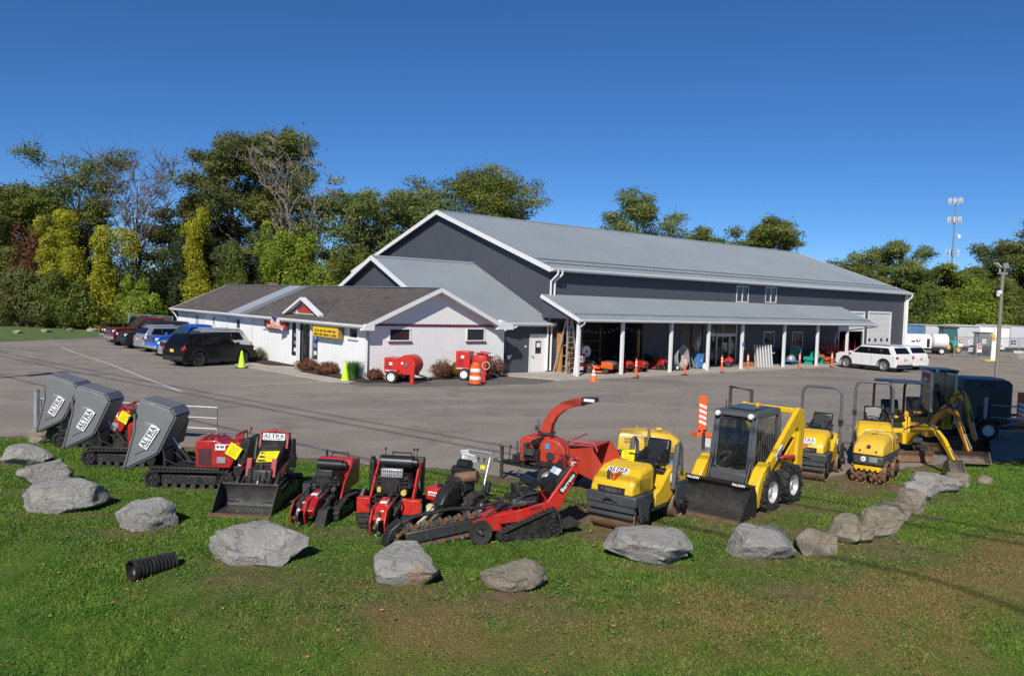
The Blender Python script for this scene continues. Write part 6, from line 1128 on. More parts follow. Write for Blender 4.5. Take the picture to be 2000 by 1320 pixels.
    m = MB(); m.prism([(.12, .66), (.30, .66), (.26, 1.14), (.12, 1.18), (.06, 1.10)], -.34, .34, 'y'); dsh = part('dashboard', m, black, o, .03); m = MB(); m.lathe([(.15, 0), (.165, .012), (.18, 0), (.165, -.012), (.15, 0)], (.06, -.05, 1.22), (-.4, 0, 1), 24); m.cyl((.14, -.05, 1.1), (.06, -.05, 1.22), .02); m.bar((.06, -.2, 1.22), (.06, .1, 1.22), .03, .015); part('steering_wheel', m, seatm, dsh); levers(dsh, [(.1, .22, 1.1), (-.3, .32, .98)], .22)
    if tag_: paper_tag(dsh, (.20, -.18, 1.20), (.12, .98, .2), (-.4, -.1, .9), .30, .26)
    m = MB(); m.lathe([(.001, 0), (.08, 0), (.08, .05), (.001, .06)], (-.86, .2, .98), n=18); part('water_cap', m, bluep, rb); m = MB(); m.box((-.90, -.2, 1.0), (.1, .12, .06)); part('beacon_base', m, black, rb)
    rp = M('rops_grey', (.10, .105, .11), .45)
    if rops == 'folded':
        for s in (-1, 1): m = MB(); m.bar((-.40, s*.47, .60), (-.52, s*.47, 1.42), .07, .09); part('rops_post', m, rp, o, .015)
        m = MB(); m.tube([(-.52, -.47, 1.40), (-.60, -.47, 1.44), (-.70, -.47, 1.34), (-.74, -.47, .92), (-.72, -.40, .84), (-.72, .40, .84), (-.74, .47, .92), (-.70, .47, 1.34), (-.60, .47, 1.44), (-.52, .47, 1.40)], .035, 10); part('rops_hoop', m, rp, o)
    else:
        m = MB(); m.tube([(-.46, -.47, .58), (-.50, -.47, 1.95), (-.50, -.42, 2.08), (-.50, -.32, 2.13), (-.50, .32, 2.13), (-.50, .42, 2.08), (-.50, .47, 1.95), (-.46, .47, .58)], .036, 10); hp = part('rops_hoop', m, rp, o)
        for s in (-1, 1): m = MB(); m.box((-.48, s*.47, 1.28), (.1, .1, .16)); m.cyl((-.48, s*.41, 1.30), (-.48, s*.56, 1.30), .015); part('rops_hinge', m, black, hp, .01)
    hoses(o, [[(.24, .2, .5), (.35, .26, .56), (.45, .2, .5)], [(.24, -.2, .5), (.35, -.26, .56), (.45, -.2, .5)]], .02); m = MB(); m.box((.28, .4, .52), (.06, .06, .06)); part('side_lamp', m, M('orange_lamp', (.7, .25, .02), .3), o)
    return o
roller('yellow ride-on roller nearest the camera with a yellow tag and folded hoop', (2.48, 14.9, 0), R(-127))
roller('yellow ride-on roller with its grey hoop raised, right of the skid steer', (7.55, 19.75, 0), R(-123), 'up', tag_=False)
# ------------------------------------------------------------------ trench rollers
def trench_roller(label, loc, rz, rustc=True):
    o = thing('trench_roller', label, 'roller', loc, rz, 'articulated trench rollers'); r = .26
    for x in (.40, -.40):
        for s in (-1, 1): drum(o, x, .36, r, 10, rust, s*.21)
    m = MB(); m.bb(-.72, .72, -.34, .34, .46, .70); fr = part('lower_frame', m, charcoal, o, .05)
    for s in (-1, 1): m = MB(); m.bb(.12, .66, s*.03-.025, s*.03+.025, .2, .5); m.bb(-.66, -.12, s*.03-.025, s*.03+.025, .2, .5); part('yoke', m, charcoal, fr)
    for x in (.72, -.72):
        m = MB(); m.bar((x+.0, -.30, .40), (x, .30, .40), .05, .08); b = part('bumper_bar', m, yellow, o, .01)
        for j in range(5): g = MB(); g.box((x+(.02 if x > 0 else -.02), -.24+.12*j, .36), (.03, .05, .06)); part('scraper_tooth', g, yellow, b)
    m = MB(); m.loft([[(-.74, -.35, .70), (-.74, .35, .70), (-.72, .33, 1.02), (-.66, .26, 1.12), (-.66, -.26, 1.12), (-.72, -.33, 1.02)], [(-.05, -.36, .70), (-.05, .36, .70), (-.05, .35, 1.06), (-.05, .27, 1.17), (-.05, -.27, 1.17), (-.05, -.35, 1.06)]]); h1 = part('rear_hood', m, old_yellow, o, .03)
    m = MB(); m.loft([[(.0, -.36, .70), (.0, .36, .70), (.0, .35, 1.05), (.0, .27, 1.15), (.0, -.27, 1.15), (.0, -.35, 1.05)], [(.5, -.355, .70), (.5, .355, .70), (.48, .34, 1.0), (.46, .26, 1.11), (.46, -.26, 1.11), (.48, -.34, 1.0)], [(.76, -.34, .70), (.76, .34, .70), (.73, .32, .88), (.66, .24, .98), (.66, -.24, .98), (.73, -.32, .88)]]); h2 = part('front_hood', m, old_yellow, o, .03)
    for s in (-1, 1):
        for i in range(8): m = MB(); m.box((-.10, s*.362, .78+.035*i), (.07, .012, .014)); part('louver', m, black, h1)
        lettering('WACKER', h1, (-.48, s*.350, .98), (-s, 0, 0), (0, 0, 1), .22, .05, M('brown_ink', (.25, .17, .03), .6)); lettering('NEUSON', h1, (-.48, s*.352, .91), (-s, 0, 0), (0, 0, 1), .22, .05, MATS['brown_ink'])
    m = MB(); m.lathe([(.001, .0), (.045, .004), (.05, -.01)], (.715, 0, .90), (.8, 0, .5), 18); part('round_emblem', m, black, h2); plate(fr, (.725, .12, .60), (0, 1, 0), (0, 0, 1), .18, .12, galv, 'data_plate'); m = MB(); m.cyl((.72, -.1, .6), (.735, -.1, .6), .06, n=20); e = part('round_badge', m, white, fr); w_logo(e, (.732, -.1, .6), (0, 1, 0), (0, 0, 1), .07)
    m = MB(); m.box((.2, 0, 1.19), (.12, .1, .06)); m.tube([(-.3, -.1, 1.14), (-.3, -.1, 1.22), (-.3, .1, 1.22), (-.3, .1, 1.14)], .014); part('lifting_eye', m, old_yellow, h1, .01)
    for i, (x, y) in enumerate(((.76, -.18), (.76, .18), (.70, 0))): m = MB(); m.cyl((x-.03, y, .80), (x+.004, y, .80), .02); part('bolt', m, black, h2)
    return o
trench_roller('yellow trench roller half hidden behind the nearest roller', (3.25, 18.5, 0), R(-8))
trench_roller('yellow trench roller with rusty padded drums facing the camera', (8.85, 19.3, 0), R(-128))
# ------------------------------------------------------------------ skid steer
def skid_steer(label, loc, rz):
    o = thing('skid_steer_loader', label, 'loader', loc, rz)
    for x in (.50, -.52):
        for s in (-1, 1): wheel(o, (x, s*.66, .40), .40, .30, s, M('rim_pale', (.55, .55, .54), .45, .2, dirt=.4), tread=16, hub=.52)
    m = MB(); m.prism([(.95, .22), (.95, .50), (.80, .62), (-.95, .62), (-1.15, .45), (-1.1, .24)], -.48, .48, 'y'); part('chassis', m, yellow, o, .02)
    m = MB(); m.prism([(-.45, .62), (-.45, 1.05), (-.60, 1.30), (-1.25, 1.28), (-1.32, .5), (-1.1, .5)], -.48, .48, 'y'); part('engine_cover', m, charcoal, o, .04)
    # cab
    cf = M('cab_grey', (.075, .08, .088), .45, dirt=.2); m = MB()
    for s in (-1, 1):
        m.bar((.78, s*.44, .70), (.60, s*.42, 1.86), .09, .09); m.bar((-.42, s*.44, .62), (-.42, s*.42, 1.88), .08, .10); m.bar((.60, s*.42, 1.84), (-.45, s*.42, 1.88), .08, .08); m.bar((.78, s*.44, .72), (-.42, s*.44, .80), .06, .12)
    cb = part('cab_frame', m, cf, o, .012); m = MB(); m.loft([[(.74, -.47, 1.84), (.74, .47, 1.84), (-.50, .46, 1.90), (-.50, -.46, 1.90)], [(.70, -.45, 1.94), (.70, .45, 1.94), (-.46, .44, 1.98), (-.46, -.44, 1.98)]]); rf = part('cab_roof', m, cf, o, .03); m = MB(); m.bb(-.3, .45, -.28, .28, 1.96, 2.0); part('roof_panel', m, M('roof_dark_blue', (.06, .07, .09), .3), rf, .015)
    for s in (-1, 1): m = MB(); m.lathe([(.001, .03), (.05, .02), (.06, -.02)], (.745, s*.36, 1.87), (1, 0, 0), 16); part('work_light', m, lampm, rf)
    m = MB(); m.cyl((-.1, .1, 2.0), (-.1, .1, 2.07), .05); part('beacon', m, M('amber_lamp', (.8, .4, .02), .25), rf); m = MB(); m.cyl((.3, -.4, 1.95), (.3, -.4, 2.1), .01); part('aerial', m, black, rf)
    m = MB(); m.add([(.772, -.40, .78), (.772, .40, .78), (.628, .38, 1.80), (.628, -.38, 1.80)], [(0, 1, 2, 3)]); dr = part('front_door_glass', m, cabgl, o); m = MB(); m.tube([(.785, -.36, .82), (.80, -.20, .76), (.80, .20, .76), (.785, .36, .82), (.645, .35, 1.74), (.640, .28, 1.80), (.640, -.28, 1.80), (.645, -.35, 1.74)], .03, 8, True); part('door_frame', m, cf, dr)
    m = MB(); m.prism([(.80, .60), (.92, .56), (.92, .74), (.79, .78)], -.40, .40, 'y'); part('cab_step_panel', m, cf, o, .02); m = MB(); m.bar((.72, -.05, 1.0), (.66, .28, 1.5), .012, .03); part('wiper', m, black, dr)
    for s in (-1, 1): m = MB(); m.add([(.66, s*.445, .86), (-.36, s*.445, .90), (-.36, s*.43, 1.80), (.56, s*.43, 1.80)], [(0, 1, 2, 3)]); sg = part('side_glass', m, cabgl, o); g = MB(); [g.bar((.5-.11*i, s*.452, .92), (.46-.11*i, s*.437, 1.78), .012, .012) for i in range(8)]; part('side_mesh', g, cf, sg)['kind'] = 'stuff'
    seat(o, (.05, 0, .80), .5, .6, .44); levers(o, [(.4, -.28, .9), (.4, .28, .9)], .25)
    for s in (-1, 1):
        m = MB(); m.prism([(-1.20, .55), (-1.28, 1.62), (-1.16, 1.92), (-.96, 1.96), (-.84, 1.90), (.62, .82), (.92, .66), (1.10, .36), (1.16, .16), (1.02, .14), (.92, .40), (.78, .50), (.5, .66), (-.86, 1.56), (-.98, 1.45), (-.9, .55)], s*.56, s*.66, 'y'); a = part('lift_arm', m, yellow, o, .02)
        m = MB(); m.bb(-1.28, -.98, s*.50, s*.74, .62, 1.50) if 0 else m.prism([(-.78, .30), (-1.22, .42), (-1.26, 1.15), (-.98, 1.3), (-.5, .95), (.3, .74), (.3, .70), (-.6, .72)], s*.50, s*.56, 'y'); part('rear_tower', m, yellow, o, .015)
        m = MB(); m.prism([(.42, .80), (.62, 1.0), (.86, .86), (1.06, .60), (1.16, .16), (.98, .14), (.90, .40), (.72, .56)], s*.50, s*.74, 'y'); part('arm_knuckle', m, yellow, o, .03)
        altra_sign(a, (.02, s*.672, 1.12), (-.82*s, 0, .57*s) if s > 0 else (.82, 0, -.57), (.57, 0, .82), .34, .13)
        ram(o, (-.85, s*.61, .92), (.20, s*.61, 1.02), .05, .6, M('red_cylinder', (.45, .02, .03), .35)); ram(o, (.62, s*.38, 1.0) if 0 else (.80, s*.42, .92), (1.06, s*.42, .30), .035); hoses(o, [[(.62, s*.70, .98), (.74, s*.74, .86), (.70, s*.72, .70)], [(.58, s*.71, 1.0), (.66, s*.76, .84), (.62, s*.72, .66)]], .018)
    m = MB(); m.bar((-1.1, -.6, 1.86), (-1.1, .6, 1.86), .1, .12); m.bar((1.04, -.6, .34), (1.04, .6, .34), .1, .14); part('cross_tube', m, yellow, o, .02); m = MB(); m.bb(1.08, 1.16, -.62, .62, .12, .44); part('quick_attach', m, yellow, o, .02)
    b = bucket(o, 1.20, 1.52, .58, .72, .02); m = MB(); m.bar((1.30, -.76, .62), (1.30, .76, .62), .14, .03); tp = part('bucket_lip', m, black, b); lettering('PALADIN', tp, (1.375, -.5, .61), (0, 1, 0), (-.5, 0, .86), .26, .05, white); lettering('PALADIN', tp, (1.375, .48, .61), (0, 1, 0), (-.5, 0, .86), .26, .05, white)
    m = MB(); m.box((.72, -.56, 1.22), (.03, .12, .18)); part('mirror', m, dwhite, o, .01)
    return o
skid_steer('yellow skid steer loader with grey cab and wide front bucket', (5.02, 16.75, 0), R(-132))
# ------------------------------------------------------------------ excavators
def poly_arm(parent, name, pts, w, mat, y=0, bev=.012):
    m = MB(); m.prism(pts, y-w/2, y+w/2, 'y'); return part(name, m, mat, parent, bev)
def thick(path, ws):
    """polygon along a centre path with widths"""
    L_ = []; R_ = []; n = len(path)
    for i, p in enumerate(path):
        a = Vector(path[max(0, i-1)]); b = Vector(path[min(n-1, i+1)]); t = (b-a).normalized(); q = Vector((-t.y, t.x))*ws[i]/2; L_.append((p[0]+q.x, p[1]+q.y)); R_.append((p[0]-q.x, p[1]-q.y))
    return L_+R_[::-1]
def excavator(label, loc, rz, k, paint, canopy, swing, boom, bw, cabin=False, bucketmat=None):
    """k = scale; boom = centre path of boom (x,z), then stick, bucket pin; swing = house angle"""
    o = thing('mini_excavator', label, 'excavator', loc, rz, 'excavators at the right end of the row')
    for s in (-1, 1):
        track(o, [(-.58*k, .20*k, .15*k), (.58*k, .20*k, .15*k)], s*.38*k, .22*k, .025*k); m = MB(); m.bb(-.5*k, .5*k, s*.38*k-.08*k, s*.38*k+.08*k, .10*k, .26*k); part('track_frame', m, charcoal, o)
    m = MB(); m.bb(-.4*k, .4*k, -.3*k, .3*k, .18*k, .36*k); m.cyl((0, 0, .36*k), (0, 0, .44*k), .3*k, n=24); part('undercarriage', m, charcoal, o)
    m = MB(); m.prism([(.88*k, .04), (.96*k, .02), (.92*k, .18*k), (.98*k, .30*k), (.90*k, .30*k), (.85*k, .16*k)], -.50*k, .50*k, 'y'); bl = part('dozer_blade', m, rust, o, .01); m = MB(); m.bar((.4*k, -.2*k, .2*k), (.88*k, -.2*k, .15*k), .06*k, .08*k); m.bar((.4*k, .2*k, .2*k), (.88*k, .2*k, .15*k), .06*k, .08*k); part('blade_arm', m, charcoal, bl)
    cs, sn = math.cos(swing), math.sin(swing); rot = Matrix.Rotation(swing, 4, 'Z'); before = set(o.children)
    m = MB(); m.loft([[(-.72*k, -.46*k, .44*k), (-.72*k, .46*k, .44*k), (.45*k, .46*k, .44*k), (.45*k, -.46*k, .44*k)], [(-.74*k, -.48*k, .62*k), (-.74*k, .48*k, .62*k), (.45*k, .46*k, .56*k), (.45*k, -.46*k, .56*k)]]); part('turntable', m, charcoal, o, .02)
    m = MB(); m.prism([(-.78*k, .56*k), (-.80*k, .92*k), (-.70*k, 1.08*k), (-.25*k, 1.05*k), (-.2*k, .56*k)], -.48*k, .48*k, 'y'); part('engine_cover', m, paint, o, .06)
    if cabin:
        cf = black; m = MB()
        for x in (-.42, .52):
            for y in (-.40, .22): m.bar((x*k, y*k, .6*k), ((x*.9)*k, y*k, 1.98*k), .06*k, .06*k)
        for y in (-.40, .22): m.bar((.47*k, y*k, 1.98*k), (-.38*k, y*k, 1.98*k), .06*k, .06*k); m.bar((.52*k, y*k, .62*k), (-.42*k, y*k, .62*k), .06*k, .10*k)
        part('cab_frame', m, dwhite if cabin == 2 else cf, o, .01); m = MB(); m.bb(-.46*k, .56*k, -.44*k, .26*k, 2.0*k, 2.08*k); part('cab_roof', m, M('cab_roof_dark', (.03, .04, .06), .3), o, .03)
        for y in (-.405, .225): m = MB(); m.quad((-.38*k, y*k, .7*k), (.48*k, y*k, .7*k), (.44*k, y*k, 1.93*k), (-.36*k, y*k, 1.93*k)); part('side_glass', m, glass('shaded_cab_glass', (.012, .016, .022), .05, .82), o)
        m = MB(); m.quad((.52*k, -.37*k, .66*k), (.52*k, .19*k, .66*k), (.475*k, .19*k, 1.94*k), (.475*k, -.37*k, 1.94*k)); part('windscreen', m, glass('shaded_cab_glass', (.012, .016, .022), .05, .82), o); m = MB(); m.quad((-.42*k, -.37*k, 1.1*k), (-.42*k, .19*k, 1.1*k), (-.385*k, .19*k, 1.94*k), (-.385*k, -.37*k, 1.94*k)); part('rear_glass', m, glass('shaded_cab_glass', (.012, .016, .022), .05, .82), o)
        m = MB(); m.lathe([(.001, .02), (.04*k, .01), (.05*k, -.02)], (.56*k, -.3*k, 2.04*k), (1, 0, 0), 14); part('work_light', m, lampm, o)
        seat(o, (-.1*k, -.1*k, .75*k), .45*k, .6*k, .42*k)
    else:
        seat(o, (-.15*k, -.05*k, .92*k), .46*k, .55*k, .42*k); levers(o, [(.18*k, -.22*k, .62*k), (.18*k, .18*k, .62*k)], .45*k); m = MB(); m.bb(-.2*k, .45*k, -.4*k, .4*k, .56*k, .60*k); part('floor_mat', m, rubber, o)
        if canopy:
            m = MB()
            for y in (-.42, .42): m.tube([(-.62*k, y*k, .95*k), (-.62*k, y*k, 1.85*k), (-.5*k, y*k, 1.98*k), (.4*k, y*k, 2.02*k)], .035*k, 10)
            m.tube([(-.5*k, -.42*k, 1.98*k), (-.5*k, .42*k, 1.98*k)], .03*k, 8); part('canopy_frame', m, black, o); m = MB(); m.bar((.38*k, -.42*k, 2.0*k), (.5*k, -.36*k, .6*k), .04*k, .04*k); part('canopy_post', m, black, o); m = MB(); m.loft([[(-.60*k, -.48*k, 1.98*k), (.58*k, -.48*k, 2.02*k), (.58*k, .48*k, 2.02*k), (-.60*k, .48*k, 1.98*k)], [(-.54*k, -.44*k, 2.06*k), (.52*k, -.44*k, 2.10*k), (.52*k, .44*k, 2.10*k), (-.54*k, .44*k, 2.06*k)]]); part('canopy_roof', m, M('canopy_dark', (.035, .045, .07), .3), o, .02)
    m = MB(); m.bb(.42*k, .62*k, -.14*k, .14*k, .42*k, .72*k); part('swing_post', m, paint, o, .02)
    bo, st, bp = boom
    poly_arm(o, 'boom', thick(bo, [bw*1.3]+[bw*1.15]*(len(bo)-2)+[bw*.9]), bw*.62, paint); poly_arm(o, 'stick', thick(st, [bw*.9]+[bw*1.05]*(len(st)-2)+[bw*.6]), bw*.55, paint)
    V3 = lambda p, y=0: (p[0], y, p[1]); mid_ = bo[len(bo)//2]; ram(o, (.62*k, bw*.42, .60*k), (mid_[0], bw*.42, mid_[1]-bw*.2), .035*k); ram(o, V3((mid_[0]-.05, mid_[1]+bw*.7)), V3((st[0][0]-.02, st[0][1]+bw*.75)), .035*k); ram(o, V3((st[0][0]+bw*.7, st[0][1]-.1)), V3((st[-1][0]+bw*.7, st[-1][1]+.1)), .03*k)
    hoses(o, [[(.55*k, -.08, .8*k), (bo[1][0], -.10, bo[1][1]+bw*.9), V3((st[0][0], st[0][1]+bw*.9), -.1), V3((st[1][0]+bw*.6, st[1][1]), -.1)], [(.55*k, .02, .85*k), (bo[1][0], .03, bo[1][1]+bw), V3((st[0][0], st[0][1]+bw), .03)]], .015*k)
    x, z = st[-1]; w_, s_ = bp; m = MB(); r = s_
    prof = [(x+.06*k, z+.04), (x-.05*k, z+.02), (x-.16*k, z-.10*r/.4), (x-.20*k, z-.28*r/.4), (x-.10*k, z-.40*r/.4), (x+.10*k, z-.44*r/.4), (x+.22*k, z-.36*r/.4)]; inn = [(x+.20*k, z-.34*r/.4), (x+.10*k, z-.41*r/.4), (x-.09*k, z-.37*r/.4), (x-.17*k, z-.27*r/.4), (x-.13*k, z-.10*r/.4), (x-.02*k, z-.0)]
    m.prism(prof+inn, -w_/2, w_/2, 'y'); b = part('bucket', m, bucketmat or steel, o)
    for s in (-1, 1): m = MB(); m.prism(prof, s*w_/2, s*(w_/2+.015), 'y'); part('side_plate', m, bucketmat or steel, b)
    if w_ < .6:
        for i in range(4): m = MB(); m.box((x+.24*k, -w_/2+.05+(w_-.1)*i/3, z-.36*r/.4), (.1, .04, .03), ry=.4); part('tooth', m, dsteel, b)
    for c in set(o.children)-before: c.matrix_local = rot @ c.matrix_local
    return o
excavator('small yellow excavator with dark canopy, boom reaching to the rocks', (11.0, 22.75, 0), R(-88), 1.04, yellow, True, R(-3), ([(.6, .50), (1.0, .85), (1.6, 1.06), (2.2, 1.0)], [(2.2, 1.02), (2.55, .85), (3.1, .46)], (.34, .34)), .16)
excavator('amber excavator with a wide grading bucket, behind the small yellow one', (12.45, 24.3, 0), R(-93), 1.0, amber, False, R(0), ([(.55, .55), (.9, 1.0), (1.5, 1.40), (2.0, 1.36)], [(2.0, 1.38), (2.4, .95), (2.9, .40)], (.95, .30)), .17, bucketmat=M('worn_bucket', (.22, .18, .15), .5, .4, .3))
excavator('large excavator with a glass cab in the tree shade', (13.75, 25.7, 0), R(-100), 1.12, old_yellow, False, R(0), ([(.6, .6), (1.0, 1.35), (1.5, 1.72), (2.1, 1.58)], [(2.1, 1.6), (2.5, 1.1), (2.95, .50)], (.7, .42)), .19, cabin=2, bucketmat=dsteel)
# ride-on roller behind the trench roller: seat and hoop show above it
roller('yellow ride-on roller half hidden behind the trench roller', (9.75, 21.5, 0), R(-112), 'up', tag_=False)
# ------------------------------------------------------------------ dark enclosed machines at the right edge
def light_tower(label, loc, rz, L_=1.9, H=2.0, panel=None, sign=True):
    o = thing('enclosed_trailer_unit', label, 'trailer', loc, rz, 'enclosed units in the tree shade')
    m = MB(); m.loft([[(-L_/2, -.62, .42), (L_/2, -.62, .42), (L_/2, .62, .42), (-L_/2, .62, .42)], [(-L_/2, -.62, H-.12), (L_/2, -.62, H-.12), (L_/2, .62, H-.12), (-L_/2, .62, H-.12)], [(-L_/2+.1, -.55, H), (L_/2-.1, -.55, H), (L_/2-.1, .55, H), (-L_/2+.1, .55, H)]]); b = part('housing', m, panel or M('blue_grey_panel', (.13, .15, .19), .4), o, .03)
    for s in (-1, 1): wheel(o, (0, s*.72, .32), .32, .2, s, dwhite); m = MB(); m.prism([(-.42, .46), (-.3, .70), (.3, .70), (.42, .46), (.36, .46), (.26, .64), (-.26, .64), (-.36, .46)], s*.62, s*.84, 'y'); part('mudguard', m, black, o)
    m = MB(); m.bb(-L_/2, L_/2, -.5, .5, .32, .42); m.bar((L_/2, 0, .38), (L_/2+.8, 0, .38), .08, .08); part('trailer_frame', m, black, o)
    for s in (-1, 1):
        m = MB(); m.bb(-L_/2+.12, -.04, s*.622-.008, s*.622+.008, .55, H-.25); d = part('access_door', m, panel or MATS['blue_grey_panel'], o, .01); m = MB(); m.bb(-.3, -.12, s*.634-.006, s*.634+.006, .72, 1.1); part('vent', m, ink, d); m = MB(); m.bb(.06, L_/2-.1, s*.622-.006, s*.622+.006, .5, H-.3); part('black_panel', m, black, o)
    if sign:
        lettering('ALTRA', o, (0, -.62-.004, H-.18), (1, 0, 0), (0, 0, 1), .5, .14, ink)
    m = MB(); m.bb(L_/2, L_/2+.012, -.5, .5, .5, H-.3); e = part('end_panel', m, black, o); [part('louver', MB().box((L_/2+.015, 0, .6+.12*i), (.012, .8, .05)), dsteel, e) for i in range(8)]
    return o
light_tower('dark enclosed trailer unit with a pale side panel, left of the lamp post', (15.75, 27.0, 0), R(-8), 1.5, 1.95, M('dark_blue_grey_panel', (.045, .047, .052), .45))
light_tower('lower enclosed trailer unit right of the lamp post', (17.75, 30.4, 0), R(-8), 1.4, 1.75, M('pale_grey_panel', (.2, .22, .25), .4), False)
# ------------------------------------------------------------------ parked vehicles
def paint(name, c, metal=.0): return M('car_'+name, c, .22 if max(c) > .05 else .3, metal, .04, 2, coat=.8 if max(c) > .05 else .15, spec=.5 if max(c) > .05 else .22)
tint = glass('car_glass', (.006, .007, .009), .12); MATS['car_glass'].node_tree.nodes['Principled BSDF'].inputs['Specular IOR Level'].default_value = .3; MATS['car_glass'].node_tree.nodes['Principled BSDF'].inputs['Coat Weight'].default_value = 0; alloy = M('alloy_wheel', (.45, .46, .48), .35, .8); blackrim = M('black_rim', (.02, .02, .022), .35)
platem = M('plate_yellow', (.75, .45, .1), .5)
def car(name, label, cat, loc, rz, L_, W, H, pt, kind='suv', rim=None, belt=1.0, hoodz=1.02, clad=None, rails=False, wr=.37, group='vehicles parked beside the shop', plate_rear=True):
    o = thing(name, label, cat, loc, rz, group); f, r = L_/2, -L_/2; wx = (f-.92, r+.98 if kind != 'pickup' else r+1.18); ra = wr+.07; zb = .30 if kind == 'suv' else .42
    def prof(ins, zi):
        P = [(r+.10+ins, zb+zi)]
        for x in (wx[1], wx[0]): P += [(x-ra-.04*0, zb+zi)]+[(x-ra*math.cos(a*PI/8), wr+ra*math.sin(a*PI/8)) for a in range(1, 8)]+[(x+ra, zb+zi)]
        bz = belt-ins*.3
        P += [(f-.10-ins, zb+zi), (f-.01-ins, zb+.18), (f-ins, .62), (f-.04-ins, hoodz-.22), (f-.16-ins, hoodz-.06), (f-.45-ins, hoodz-.01), (f-1.22, min(belt, hoodz+.10))] if True else []
        P += [(f-1.3, bz), (r+.10+ins, bz), (r+.02+ins, bz-.12), (r+ins, .72), (r+.02+ins, zb+.1)]
        return P
    st = [(-W/2, .05, .04), (-W/2+.06, .01, 0), (-W*.25, -.0, 0), (W*.25, 0, 0), (W/2-.06, .01, 0), (W/2, .05, .04)]
    m = MB(); m.loft([[(x, y, z) for x, z in prof(i, zi)] for y, i, zi in st]); body = part('body', m, pt, o, .025, smooth=32)
    # greenhouse
    if kind == 'pickup': xa, xb, xc, xd = f-1.45, f-2.15, r+2.15, r+1.95
    elif kind == 'jeep': xa, xb, xc, xd = f-1.42, f-1.72, r+.14, r+.05
    else: xa, xb, xc, xd = f-1.22, f-1.98, r+.50, r+.10
    bw, tw = W/2-.015, W/2-.20
    bot = [(xa, -bw*.94, belt-.03), (xa, bw*.94, belt-.03), (xd, bw*.95, belt-.03), (xd, -bw*.95, belt-.03)]; top = [(xb, -tw, H-.06), (xb, tw, H-.06), (xc, tw, H-.07), (xc, -tw, H-.07)]; cr = [(xb-.18, -tw+.12, H), (xb-.18, tw-.12, H), (xc+.15, tw-.12, H-.01), (xc+.15, -tw+.12, H-.01)]
    mx_ = (xb+xc)/2; m = MB(); m.loft([bot, [tuple(Vector(p).lerp(Vector(q), .55)+Vector((0, (.025 if p[1] > 0 else -.025), 0))) for p, q in zip(bot, top)], top, cr]); cabp = part('cabin', m, pt, o, .05, seg=3)
    def sidept(s, t, h):     # t 0 front..1 rear, h 0..1
        a = Vector(bot[0 if s < 0 else 1]).lerp(Vector(bot[3 if s < 0 else 2]), t); b = Vector(top[0 if s < 0 else 1]).lerp(Vector(top[3 if s < 0 else 2]), t); return a.lerp(b, h)+Vector((0, s*(.014+.027*(1-abs(h-.5)*1.2)), .004))
    spl = ((.03, .35), (.365, .67), (.69, .90)) if kind != 'pickup' else ((.04, .50), (.54, .95))
    for s in (-1, 1):
        for a, b in spl: m = MB(); m.quad(sidept(s, a+.03*(a < .05), .10), sidept(s, b, .10), sidept(s, b-.02*(b > .85), .82), sidept(s, a+.02*(a < .05), .82)); part('side_window', m, tint, cabp, smooth=0)
        m = MB(); m.quad(*[sidept(s, t_, h_)-Vector((0, s*.006, 0)) for t_, h_ in ((.045, .09), (spl[-1][1]-.01, .09), (spl[-1][1]-.03, .83), (.035, .83))]); part('window_band', m, ink, cabp, smooth=0)
    def endpt(k, u, h): 
        i, j = ((0, 1), (3, 2))[k]; return Vector(bot[i]).lerp(Vector(bot[j]), u).lerp(Vector(top[i]).lerp(Vector(top[j]), u), h)+Vector((.016 if k == 0 else -.016, 0, .012))
    for k, nm in ((0, 'windscreen'), (1, 'rear_window')): m = MB(); m.quad(endpt(k, .06, .10 if k == 0 else .22), endpt(k, .94, .10 if k == 0 else .22), endpt(k, .92, .88), endpt(k, .08, .88)); part(nm, m, tint if k else glass('screen_glass', (.03, .04, .045), .04), cabp, smooth=0)
    for s in (-1, 1):
        for x in wx: wheel(o, (x, s*(W/2-.12), wr), wr, .23, s, rim or alloy, hub=.68)
        m = MB(); m.prism([(f-1.42, belt-.02), (f-1.28, belt-.02), (f-1.30, belt+.13), (f-1.44, belt+.13)], s*(W/2+.01), s*(W/2+.19), 'y'); part('mirror', m, pt, o, .02)
        for x in ((wx[0]-.95), (wx[0]-1.85)): m = MB(); m.bb(x-.10, x+.02, s*(W/2-.0)-.014, s*(W/2)+.014, belt-.17, belt-.13); part('door_handle', m, pt, body)
        for x in ((wx[0]-.50), (wx[0]-1.30), (wx[0]-2.05)): m = MB(); m.bb(x-.006, x+.006, s*W/2-.003, s*W/2+.003, zb+.14, belt-.06); part('door_seam', m, ink, body)
        m = MB(); m.bb(wx[1]+ra, wx[0]-ra, s*W/2-.02, s*W/2+.02, zb-.06, zb+.07); part('sill', m, clad or black, body)
        if clad:
            for x in wx: m = MB(); m.prism([(x+(ra+.06)*math.cos(a*PI/10), wr+(ra+.06)*math.sin(a*PI/10)) for a in range(11)]+[(x+ra*math.cos(a*PI/10), wr+ra*math.sin(a*PI/10)) for a in range(10, -1, -1)], s*(W/2-.08), s*(W/2+.02), 'y'); part('arch_trim', m, clad, body)
        m = MB(); m.bb(f-.22, f-.015, s*(W/2-.10)-.17*1, s*(W/2-.10)+.06, hoodz-.30, hoodz-.13); part('headlight', m, lampm, o, .03); m = MB(); m.bb(r-.004, r+.16, s*(W/2-.10)-.13, s*(W/2-.10)+.085, belt-.26 if kind != 'pickup' else belt-.38, belt-.08); part('tail_light', m, redlamp, o, .02)
        if rails: m = MB(); m.bar((xb-.25, s*(tw-.06), H+.02), (xc+.2, s*(tw-.06), H+.01), .035, .04); part('roof_rail', m, alu, cabp)
